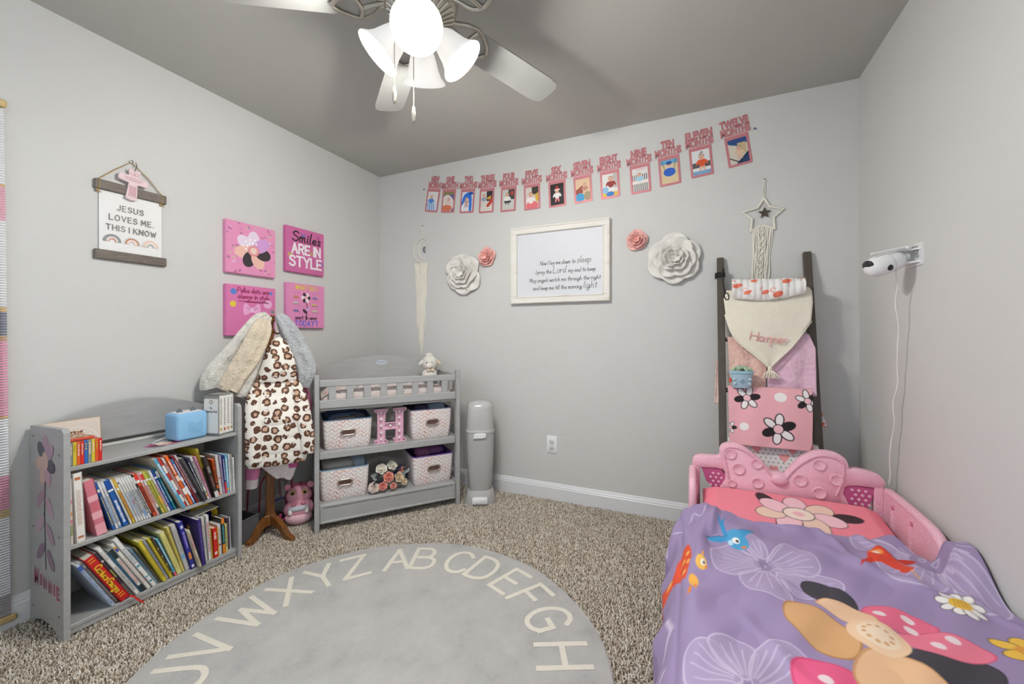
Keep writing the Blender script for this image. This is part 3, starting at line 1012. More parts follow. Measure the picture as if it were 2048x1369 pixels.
def framed_prayer():
    f = back_wall('framed_print', 'whitewashed wood frame with a bedtime prayer in grey handwriting', 'picture frame', -.829, 1.606)
    W, H = .69, .53
    ww = NT('m_whitewash', .6)
    n = ww.noise(5, ww.coord('Object', (1, 3, 9)), 5, .7)
    ww.color(ww.ramp(n, [(.30, lin('#cdb89a')), (.40, lin('#ebe7de')), (.8, lin('#f2f1ec'))]))
    ww.bump(n, .15, .002)
    for nm, c, d in (('frame_rail', (0, -.016, H / 2 - .024), (W, .032, .048)), ('frame_rail', (0, -.016, -H / 2 + .024), (W, .032, .048)), ('frame_stile', (-W / 2 + .024, -.016, 0), (.048, .032, H - .096)), ('frame_stile', (W / 2 - .024, -.016, 0), (.048, .032, H - .096))):
        m = MB(); m.box(c, d, .003)
        # raised outer lip and inner bead
        if d[0] > d[2]:
            sg = 1 if c[2] > 0 else -1
            m.box((0, -.034, c[2] + sg * .017), (W, .008, .012), .003); m.box((0, -.033, c[2] - sg * .019), (W - .076, .005, .008), .002)
        else:
            sg = 1 if c[0] > 0 else -1
            m.box((c[0] + sg * .017, -.034, 0), (.012, .008, H - .024), .003); m.box((c[0] - sg * .019, -.033, 0), (.008, .005, H - .08), .002)
        m.build(nm, ww.m, f)
    MB().box((0, -.012, 0), (W - .09, .008, H - .09)).build('print_panel', plain('#dfe1e6', .5, var=.005), f)
    L = []
    y = -.0162
    def ln(words, x, z):
        w = 0
        segs = []
        cx = 0
        for t, h in words:
            st = strokes_of(t, 0, 0, h, 'l', 1.3, .16, 3.2)
            wd = max(p[0] for s in st for p in s)
            segs.append([[(cx + px, pz) for px, pz in s] for s in st]); cx += wd + .012
        tot = cx - .012
        return [[(x - tot / 2 + px, z + pz) for px, pz in s] for g in segs for s in g]
    L += ln([('Now I lay me down to', .026), ('sleep', .042)], .045, -.005)
    L += ln([('I pray the', .026), ('Lord', .044), ('my soul to keep', .026)], .045, -.064)
    L += ln([('May angels watch me through the night', .0262)], .038, -.120)
    L += ln([('and keep me till the morning', .026), ('light', .042)], .040, -.174)
    write(f, 'lettering', L, plain('#6f6964', .7, var=0), .0031, y)
framed_prayer()

cotton = plain('#f0ecdf', .9, var=.04, scale=120)
def fringe(parent, x0, x1, ztop, tops, bots, xb0, xb1, n, r, seed, mat):
    rr = random.Random(seed)
    m = MB()
    for i in range(n):
        t = i / (n - 1)
        a = x0 + (x1 - x0) * t
        b = xb0 + (xb1 - xb0) * t + rr.uniform(-.006, .006)
        z0 = tops(t); z1 = bots(t) + rr.uniform(-.012, .012)
        ph = rr.uniform(0, 6)
        pts = []
        for k in range(11):
            s = k / 10
            pts.append((a + (b - a) * s ** .8 + .003 * math.sin(s * 11 + ph) * min(1, s * 4), -.006 + .003 * math.sin(s * 7 + ph * 2), z0 + (z1 - z0) * s))
        m.tube(pts, r * rr.uniform(.85, 1.15), 5)
    o = m.build('fringe', mat, parent, 60); o['kind'] = 'stuff'

def macrame_moon():
    h = back_wall('macrame_hanging', 'narrow cream macrame crescent moon with very long fringe', 'wall hanging', -1.955, 1.79)
    m = MB()
    c = (.02, 0)
    outer = [(c[0] + .098 * math.cos(R(a)), -.006, c[1] + .098 * math.sin(R(a))) for a in range(82, 265, 9)]
    inner = [(c[0] + .042 + .088 * math.cos(R(a)), -.006, c[1] + .084 * math.sin(R(a))) for a in range(104, 246, 9)]
    m.tube(outer, .0048, 6); m.tube(inner, .0042, 6)
    m.tube([(-.065, -.006, -.098), (.0, -.006, -.104), (.058, -.006, -.098)], .0045, 6)
    m.build('crescent_ring', cotton, h, 60)
    MB().tube([(.005, -.004, .194), (.004, -.006, .15), (.02, -.006, .098)], .0022, 5).build('hanging_loop', cotton, h)
    sil = plain('#8f9096', .35, .7)
    cr = [(.012 * math.cos(R(a)) * 1.6, .024 * math.sin(R(a))) for a in range(70, 291, 20)] + [(.006 + .008 * math.cos(R(a)), .019 * math.sin(R(a))) for a in range(280, 79, -20)]
    ch = MB().prism([(x + .03, z + .005) for x, z in cr], -.010, -.004).build('moon_charm', sil, h)
    MB().tube([(.026, -.007, .026), (.022, -.007, .094)], .001, 4).build('charm_thread', cotton, h)
    fringe(h, -.062, .056, 0, lambda t: -.10, lambda t: -.83 + .32 * abs(t - .5) * 2 * (1 if t > .5 else .75), -.038, .034, 24, .0034, 3, cotton)
    MB().lathe([(.001, 0), (.004, 0), (.004, .010), (.001, .011)], 8, 0, Matrix.Translation((.005, 0, .196)) @ Matrix.Rotation(R(90), 4, 'X')).build('nail', plain('#8b8b88', .3, .8), h)
macrame_moon()

def macrame_star():
    h = back_wall('macrame_hanging', 'cream macrame star with a dark star charm above the ladder', 'wall hanging', .355, 1.795)
    P = [(.001, .086), (.026, .036), (.092, .014), (.046, -.026), (.050, -.090)]
    Q = [(.001, .086), (-.030, .034), (-.100, .018), (-.056, -.024), (-.062, -.092)]
    def cords(pts): return [(x, -.008, z) for x, z in pts]
    m = MB(); m.tube(cords(P), .0068, 7); m.tube(cords(Q), .0068, 7)
    m.tube(smooth_line(cords([(-.062, -.092), (-.03, -.074), (-.006, -.066), (.02, -.074), (.050, -.090)]), 4), .006, 7)
    for x, z in P + Q: m.ball((x, -.008, z), .0058, 8)
    m.build('star_ring', cotton, h, 60)
    m = MB(); m.tube([(.0, -.006, .19), (-.004, -.006, .12), (.001, -.007, .086)], .0022, 5); m.tube([(.003, -.006, .19), (.007, -.006, .12), (.001, -.007, .086)], .0022, 5)
    m.tube([(-.008, -.006, .176), (.008, -.007, .178)], .003, 5); m.tube([(.004, -.006, .176), (.014, -.008, .186)], .002, 5)
    m.build('hanging_loop', cotton, h)
    pts = [((.031 if i % 2 == 0 else .0135) * math.sin(math.pi * i / 5) + .003, (.031 if i % 2 == 0 else .0135) * math.cos(math.pi * i / 5) + .004) for i in range(10)]
    MB().prism(pts, -.014, -.003, 0, None, .002).build('star_charm', NTn('#4a4038', .4, .5), h)
    MB().tube([(.002, -.008, .03), (.001, -.008, .084)], .001, 4).build('charm_thread', cotton, h)
    fringe(h, -.052, .042, 0, lambda t: -.086 + .018 * math.sin(t * math.pi), lambda t: -.40, -.055, .012, 20, .003, 6, cotton)
    m = MB()
    for ph in (0, math.pi):
        m.tube([(-.008 + .012 * math.sin(k * .9 + ph) - .00035 * k * 1.5, -.014, -.085 - k * .010) for k in range(26)], .0026, 5)
    m.build('braid', cotton, h, 60)
    MB().lathe([(.001, 0), (.004, 0), (.004, .010), (.001, .011)], 8, 0, Matrix.Translation((.002, 0, .19)) @ Matrix.Rotation(R(90), 4, 'X')).build('nail', plain('#8b8b88', .3, .8), h)

def NTn(hexc, rough, metal):
    t = NT('m_mottled', rough, metal)
    c = lin(hexc)
    t.color(t.ramp(t.noise(140, detail=3), [(.35, tuple(v * .5 for v in c)), (.65, tuple(min(1, v * 2.6) for v in c))]))
    return t.m
macrame_star()

# ------------------------------------------------------------------ monthly photo garland
SK, HR = '#e6b59c', '#5c4033'
def baby(p, x, z, s, shirt, legs=None, hair=HR, skin=SK, arms=None):
    if legs:
        for sg in (-1, 1): p.oval(x + sg * .35 * s, z - 2.5 * s, .28 * s, .9 * s, legs, sg * .25)
    p.oval(x, z - 1.35 * s, .78 * s, .95 * s, shirt)
    for sg in (-1, 1): p.oval(x + sg * .95 * s, z - 1.2 * s, .26 * s, .7 * s, arms or shirt, sg * .5)
    p.oval(x, z + .1 * s, .64 * s, .68 * s, hair); p.oval(x, z, .60 * s, .64 * s, skin)
    for sg in (-1, 1): p.oval(x + sg * .22 * s, z + .04 * s, .07 * s, .07 * s, '#3a2a24')
    p.oval(x, z - .28 * s, .18 * s, .07 * s, '#b0605a')
W, H = .047, .067     # half size of the printed photographs
def ph0(p): p.rect(-1, 0, 1, 1, '#e6e2e0'); p.poly([(-.06, .0), (.0, .02), (.05, -.04), (.05, -.08), (-.06, -.08)], '#c9ddf0'); baby(p, -.012, .03, .022, '#4a86cf', None, '#d9c2b4'); [p.line([(-.045 + .018 * i, -.02), (-.03 + .018 * i, -.07)], .006, '#2f6ab8') for i in range(4)]
def ph1(p): p.rect(-1, -1, 1, 1, '#5a5c9a'); p.rect(-1, .05, 1, 1, '#8f8a5a'); p.poly([(-.05, .03), (.0, .05), (.05, .0), (.03, -.07), (-.05, -.07)], '#e7d9d4', 1, 3); p.oval(-.01, -.05, .045, .025, '#d97a5a'); baby(p, .0, .012, .018, '#e0cfc6')
def ph2(p): p.rect(-1, -1, 1, 1, '#e4e8ee'); p.poly([(-.05, -.03), (-.03, .05), (.03, .06), (.04, -.07), (.02, -.07), (.012, .02), (-.02, .0)], '#2d74d6', 1, 3); p.oval(.025, .06, .025, .012, '#2458b0'); baby(p, -.006, .02, .019, '#c9a9a4', '#b88f8a', '#2e2620')
def ph3(p): p.rect(-1, -1, 1, 1, '#d8d4cc'); p.rect(0, 0, 1, 1, '#34343c'); p.poly([(.0, -.03), (.05, .03), (.05, -.01), (.01, -.05)], '#c4402e'); p.poly([(-.01, .02), (.04, .04), (.03, .01)], '#e0a53a'); baby(p, -.022, .04, .018, '#8fa3b2'); p.rect(-1, -.071, 1, -.045, '#efe9e0'); [p.line([(-.04 + .011 * i, -.064), (-.034 + .011 * i, -.05)], .002, '#4a4a48') for i in range(8)]
def ph4(p): p.rect(-1, -1, 1, 1, '#cfccc8'); p.rect(.0, 0, 1, 1, '#4a4846'); baby(p, -.008, .035, .021, '#f0eeea', '#4f5a66'); p.rect(-.03, -.02, .02, -.008, '#1f1f22'); p.oval(.028, .045, .012, .016, '#b8453c')
def ph5(p): p.rect(-1, -1, 1, 1, '#d9cfc6'); p.rect(0, .02, 1, 1, '#3c3630'); p.poly([(.02, .02), (.05, .03), (.05, -.03), (.03, -.03)], '#d9b13a'); p.oval(.0, -.055, .045, .03, '#e9737a'); baby(p, -.008, .018, .026, '#f2ece8', None, '#8a5f48')
def ph6(p): p.rect(-1, -1, 1, 1, '#161314'); baby(p, .0, .022, .022, '#f4f0ec', '#e9808a'); p.poly([(-.016, .032), (.0, .062), (.016, .032)], '#d23a3a'); p.line([(-.016, .032), (.018, .032)], .006, '#ffffff')
def ph7(p): p.rect(-1, -1, 1, 1, '#e9c7a4'); p.poly([(-.05, .0), (.0, .03), (.0, -.02), (-.05, -.03)], '#9a4a3a'); p.oval(-.02, -.05, .03, .03, '#3b9fd6'); p.oval(.03, -.045, .025, .03, '#a89878'); baby(p, .015, .03, .017, '#c98f7c')
def ph8(p): p.rect(-1, -1, 1, 1, '#e9e7e6'); p.rect(.02, -.02, 1, 1, '#c4bfba'); p.poly([(-.06, -.03), (.06, -.05), (.06, -.08), (-.06, -.08)], '#e3c24a'); p.oval(-.03, -.03, .025, .02, '#8fc3e6'); p.oval(.0, -.058, .025, .016, '#2f7fd0'); baby(p, .006, .038, .024, '#9c2f2f', '#f0f0f0')
def ph9(p): p.rect(-1, -1, 1, 1, '#e6e3df'); [p.line([(-.06 + .012 * i, -.07), (-.058 + .012 * i, .03)], .005, '#3a3432') for i in range(11)]; p.rect(-1, -.025, 1, -.005, '#efe9e2'); baby(p, -.004, .03, .018, '#9fd0e6'); p.line([(-.02, .062), (.03, .064)], .004, '#e69aa4')
def ph10(p): p.rect(-1, -1, 1, 1, '#ddc9a0'); p.rect(-1, .045, 1, 1, '#6aa9cf'); p.line([(-.04, .071), (-.02, -.01)], .003, '#4a4a4a'); p.line([(.04, .071), (.02, -.01)], .003, '#4a4a4a'); baby(p, .0, .04, .017, '#e8d6cc', '#a8323a'); p.oval(0, .052, .016, .010, '#2a4fa0'); p.oval(0, -.004, .034, .026, '#2f62c4')
def ph11(p): p.rect(-1, -1, 1, 1, '#e4e6e6'); p.rect(-1, -.03, 1, .0, '#5a5a60'); p.rect(-1, -1, 1, -.05, '#7fa9cf'); baby(p, .004, .03, .024, '#dd5a2e', '#e9b59c', '#5a3a2c'); p.line([(-.004, .05), (.006, .062), (.012, .055)], .004, '#3a2a24')
def ph12(p): p.rect(-1, -1, 1, 1, '#d8cfc0'); p.poly([(-.06, .08), (.06, .08), (.06, .045), (.0, .03), (-.06, .06)], '#2e4f8a', 1, 2); p.rect(.0, -.02, .04, .045, '#c9b58c'); p.poly([(-.03, -.08), (.06, .0), (.06, -.08)], '#26406e'); p.line([(-.05, -.03), (.0, -.065), (.05, -.02)], .006, '#1d2430'); baby(p, .004, .015, .018, '#e6c3a6', '#e6b59c')
GAR = [('NEW', 'BORN', -1.855, 2.176, -10, ph0, 'baby in blue stripes'), ('ONE', 'MONTH', -1.709, 2.152, -6, ph1, 'baby on a bright quilt'), ('TWO', 'MONTHS', -1.543, 2.129, -5, ph2, 'baby in a blue bouncer'), ('THREE', 'MONTHS', -1.38, 2.110, -3, ph3, 'baby beside a red book'), ('FOUR', 'MONTHS', -1.205, 2.097, -2, ph4, 'baby in a white top and jeans'), ('FIVE', 'MONTHS', -1.024, 2.087, 1, ph5, 'smiling baby over a pink tray'), ('SIX', 'MONTHS', -.842, 2.083, 2, ph6, 'baby in a red hat'), ('SEVEN', 'MONTHS', -.665, 2.088, 3, ph7, 'baby with a blue toy'), ('EIGHT', 'MONTHS', -.489, 2.092, 3, ph8, 'baby in a dark red shirt'), ('NINE', 'MONTHS', -.302, 2.098, 4, ph9, 'baby behind crib bars'), ('TEN', 'MONTHS', -.133, 2.120, 4.5, ph10, 'baby in a blue swing'), ('ELEVEN', 'MONTHS', .04, 2.145, 5, ph11, 'baby in an orange top'), ('TWELVE', 'MONTHS', .231, 2.175, 8, ph12, 'baby in a stroller')]
def garland():
    gc = NT('m_rose_glitter', .35, .35)
    gc.color(gc.ramp(gc.noise(900, detail=1), [(.3, lin('#b96a72')), (.55, lin('#dc8f95')), (.75, lin('#f3bcbc'))]))
    line = []
    for i, (w1, w2, x, z, tilt, fn, what) in enumerate(GAR):
        g = back_wall('photo_card', 'rose glitter card lettered %s %s, photo of %s' % (w1.lower(), w2.lower(), what.replace('baby', 'a baby') if not what.startswith('smiling') else 'a ' + what), 'photo card', x, z, 'monthly photo cards on the string', 0, R(-tilt))
        MB().prism(rrect(-.060, -.092, .060, .092, .008), -.0032, -.0012).build('card', gc.m, g)
        ph = printed('photo', g, -W, -H - .012, W, H - .003, -.0035, '#dddddd', lambda p: (setattr(p, 'V', p.V + .008), fn(p)), .0017, .4)
        m = MB()
        fit_type(m, w2, 0, .088, .150 if len(w2) > 4 else .115, .050, -.0012, .0025, .055)
        fit_type(m, w1, 0, .134, {3: .075, 4: .095, 5: .115, 6: .145}[len(w1)], .050, -.0012, .0025, .055)
        m.build('lettering', gc.m, g)
        ct, st = math.cos(R(tilt)), math.sin(R(tilt))
        for dx in (-.055, .055):
            line.append((x + dx * ct - .086 * st, YB - .0042, z + .086 * ct + dx * st))
    s = thing('garland_string', 'thin white string carrying the row of photo cards along the back wall', 'string', (0, 0, 0))
    pts = [(-1.932, YB - .003, 2.268)] + line + [(.312, YB - .003, 2.275)]
    MB().tube(pts, .0012, 4).build('string', plain('#f0eeea', .8, var=0), s)
    m = MB(); m.tube([(-1.932, YB - .003, 2.268), (-1.945, YB - .003, 2.22), (-1.96, YB - .003, 2.20)], .001, 4); m.tube([(.312, YB - .003, 2.275), (.335, YB - .003, 2.245), (.352, YB - .003, 2.213)], .001, 4)
    m.build('string_end', plain('#f0eeea', .8, var=0), s)
    for x, z in ((-1.932, 2.268), (.312, 2.275)):
        MB().lathe([(.001, 0), (.002, .001), (.002, .006), (.005, .007), (.005, .011), (.001, .012)], 10, 0, Matrix.Translation((x, YB, z)) @ Matrix.Rotation(R(90), 4, 'X')).build('push_pin', plain('#2f4f9a', .3, var=0), s)
garland()

# ------------------------------------------------------------------ bookcase on the left wall
GREY = NT('m_grey_paint', .45)
GREY.color(GREY.ramp(GREY.noise(7, GREY.coord('Object', (1, 1, 6))), [(.3, lin('#a6a7a6')), (.7, lin('#b0b1b0'))]))
GREY = GREY.m
# bookcase frame: local x along the wall (world y), local -y out into the room, origin at its left back foot
BX0, BLEN, BDEP = .668, .632, .285
bc = thing('bookcase', 'low grey open bookcase with arched back rail, full of picture books', 'bookcase', (XL + .022, BX0, 0), LW)
def side_panel():
    # outline across the depth (d = distance out from the wall, z)
    return [(0, 0), (0, .768), (.268, .776), (.283, .762), (.285, .70), (.285, 0), (.235, 0), (.215, .028), (.17, .04), (.10, .04), (.05, .028), (.03, 0)]
def depth_prism(m, pts, x0, x1, mi=0):
    n = len(pts)
    vs = [(x0, -d, z) for d, z in pts] + [(x1, -d, z) for d, z in pts]
    m.add(vs, [tuple(range(n)), tuple(reversed(range(n, 2 * n)))] + [(i, n + i, n + (i + 1) % n, (i + 1) % n) for i in range(n)], mi)
    return m
SIDE_T = .018
sp = depth_prism(MB(), side_panel(), 0, SIDE_T).build('side_panel', GREY, bc)
depth_prism(MB(), side_panel(), BLEN - SIDE_T, BLEN).build('side_panel', GREY, bc)
m = MB()
for d, z in ((.25, .68), (.03, .73), (.25, .38), (.03, .38), (.25, .09), (.03, .075)):
    m.lathe([(.001, -.0012), (.004, -.001), (.0042, .0005), (.001, .0005)], 10, 0, Matrix.Translation((0, -d, z)) @ Matrix.Rotation(R(90), 4, 'Y'))
m.build('screw_cap', plain('#5a5552', .4), sp)
SHZ = (.050, .343, .633)
for z in SHZ:
    MB().box((BLEN / 2, -.140, z - .008), (BLEN - 2 * SIDE_T, .262, .016), .002).build('shelf', GREY, bc)
arch = [(SIDE_T, .662), (SIDE_T, .752)] + [(SIDE_T + (BLEN - 2 * SIDE_T) * t, .752 + .078 * math.sin(math.pi * t) ** .9) for t in np.linspace(.05, .95, 19)] + [(BLEN - SIDE_T, .752), (BLEN - SIDE_T, .662)]
MB().prism(arch, -.022, -.008, 0, None, .002).build('back_rail', GREY, bc)
MB().box((BLEN / 2, -.014, .64), (BLEN - 2 * SIDE_T, .014, .013), .002).build('back_edge_gleam', plain('#d9d9d5', .4), bc)  # pale strip paints light reflecting along the shelf's back edge
MB().box((BLEN / 2, -.262, .028), (BLEN - 2 * SIDE_T, .012, .03), .002).build('kick_rail', GREY, bc)
# decals: a tall plain flower and the lettering on the side, a small flower patch on the top
m = MB()
def on_side(m, pts, mi, lift):
    vs = [(-.0005 - lift, -d, z) for d, z in pts]
    m.add(vs, [tuple(range(len(vs)))], mi)
mats = [plain('#ab8ea0', .4), plain('#50545e', .4), plain('#cdb0a2', .4), plain('#bb9fae', .4), plain('#8d7488', .4)]
for k in range(7):
    a = R(90 + 51.4 * k)
    on_side(m, circle(.135 + .045 * math.cos(a), .645 + .06 * math.sin(a), .04, 14, .026, a), (0, 1, 2, 2, 3, 1, 0)[k], .0001 * (k + 1))
on_side(m, circle(.135, .645, .028, 16, .036), 2, .001)
for (d0, z0, d1, z1, w) in ((.135, .585, .128, .44, .009), (.128, .45, .140, .24, .009)):
    on_side(m, [(d0 - w / 2, z0), (d0 + w / 2, z0), (d1 + w / 2, z1), (d1 - w / 2, z1)], 1, .0002)
for k, (d, z, r, rot, i) in enumerate(((.095, .50, .048, .8, 0), (.172, .475, .048, 2.3, 3), (.092, .40, .048, .8, 3), (.178, .375, .048, 2.3, 0), (.098, .30, .045, .8, 4), (.182, .28, .045, 2.3, 4))):
    on_side(m, circle(d, z, r, 14, .020, rot), i, .0003 + .0001 * k)
m.build('flower_decal', mats, sp)
m = MB()
Mside = Matrix(((0, 1, 0, -.0008), (1, 0, 0, 0), (0, 0, 1, 0), (0, 0, 0, 1)))
for i, ch in enumerate('MINNIE'):
    h = (.062, .046, .046, .046, .046, .055)[i]
    dx = (.245, .205, .170, .126, .092, .062)[i]
    w = (.040, .014, .030, .030, .014, .026)[i]
    z = .165 - .004 * i + (.0, .006, .004, .004, .006, .0)[i]
    mm = MB(); fit_type(mm, ch, 0, 0, w + .008, h + .008, 0, .0002, .05)
    m.add([(-.0009, -(.305 - dx) - p[0], z - .004 + p[2]) for p in mm.v], mm.f, 1)
    mm = MB(); fit_type(mm, ch, 0, 0, w, h, 0, .0002, .03)
    m.add([(-.0014, -(.305 - dx) - p[0], z + p[2]) for p in mm.v], mm.f, 0)
m.build('name_lettering', [plain('#a0556a', .4), plain('#d5ccd2', .4)], sp)
m = MB()
for k in range(8):
    a = R(45 * k)
    m.add([(.345 + x, -.20 + y, .6336 + .0001 * k) for x, y in circle(.05 * math.cos(a), .022 * math.sin(a), .032, 12, .014, a * .6)], [tuple(range(12))], k % 4)
m.add([(.345 + x, -.20 + y, .6350) for x, y in circle(0, 0, .03, 14, .018)], [tuple(range(14))], 4)
m.build('flower_patch', [plain(c, .45) for c in ('#c56a92', '#3f3a44', '#d9a9bb', '#b4436f', '#e6c9a8')], bc)

# ------------------------------------------------------------------ books
MARK = {}
def book(name, label, parent_loc, rz, lean, t, h, d, cover, marks=(), cat='book', group=None, cover_t=.0018, soft=False, tip=0.0):
    """upright book, origin at the bottom left corner of its spine; local x runs along the shelf, -y faces out"""
    b = thing(name, label, cat, parent_loc, rz, group, 0, -lean)
    c = plain(cover, .45, var=.03)
    ct = min(cover_t, t * .2)
    m = MB()
    m.box((ct / 2, d / 2, h / 2), (ct, d, h)); m.box((t - ct / 2, d / 2, h / 2), (ct, d, h)); m.box((t / 2, .0012, h / 2), (t, .0024, h), .0006)
    m.build('cover', c, b)
    ov = 0.0 if soft else .0025
    MB().box((t / 2, d / 2 - .001, h / 2), (t - 2 * ct, d - .004, h - 2 * ov)).build('pages', plain('#e9e4d6', .8, var=.05, scale=300), b)
    if marks:
        mm, mats, idx = MB(), [], {}
        for (kind, z0, z1, col) in marks:
            if col not in idx:
                idx[col] = len(mats); mats.append(plain(col, .5, var=0))
            i = idx[col]
            if kind == 'band':
                mm.box((t / 2, -.0002, (z0 + z1) / 2 * h), (t * .98, .0006, (z1 - z0) * h), 0, i)
            elif kind == 'inset':
                mm.box((t / 2, -.0003, (z0 + z1) / 2 * h), (t * .6, .0006, (z1 - z0) * h), 0, i)
            else:           # unreadable title: a run of little letter-sized strokes
                z = z1 * h
                while z > z0 * h:
                    q = rr_.uniform(.0025, .006)
                    mm.box((t / 2, -.0006, z - q / 2), (t * rr_.uniform(.35, .55), .0006, q), 0, i)
                    z -= q + rr_.uniform(.0012, .0035)
        mm.build('spine_print', mats, b)['kind'] = 'stuff'
    return b
rr_ = random.Random(11)
ORD = 'first second third fourth fifth sixth seventh eighth ninth tenth eleventh twelfth thirteenth fourteenth fifteenth sixteenth seventeenth eighteenth nineteenth twentieth'.split()
def ordw(i):
    return ORD[i] if i < 20 else 'twenty-' + ORD[i - 20]
CN = {}
def shelf_row(z, specs, row, group):
    """specs: (start x or None, scale-free list) -> leaning books one after the other"""
    x, prev = 0, None
    n = len(specs)
    for i, sp_ in enumerate(specs):
        (x0, t, h, d, lean, out, cover, desc, marks) = sp_
        a = R(lean)
        if prev:
            px, pt_, ph_, pa = prev
            xr, zr = px + pt_ * math.cos(pa), pt_ * math.sin(pa)
            Hh = min(ph_, h)
            x = max(xr + zr * math.tan(a), xr - Hh * math.sin(pa) + (zr + Hh * math.cos(pa)) * math.tan(a)) + .0007
        if x0 is not None: x = max(x, x0)
        prev = (x, t, h, a)
        place = ordw(i) + ' from left' if i < n / 2 else (ordw(n - 1 - i) + ' from right' if i < n - 1 else 'last on the right')
        lab = '%s, %s, %s' % (desc, place, row)
        book('picture_book', lab, (XL + .022 + out, BX0 + x, z + .0006), LW, a, t, h, d, cover, marks, 'book', group)
    print('row end', row, x + t)
def wb(top, ttl, col=None):     # white spined reader: coloured head, title
    m = [('band', .86, .97, top)]
    if col: m.append(('band', .0, .74, col))
    m.append(('text', .12, .68, ttl))
    return m
A = .255   # how far out the spines stand from the wall
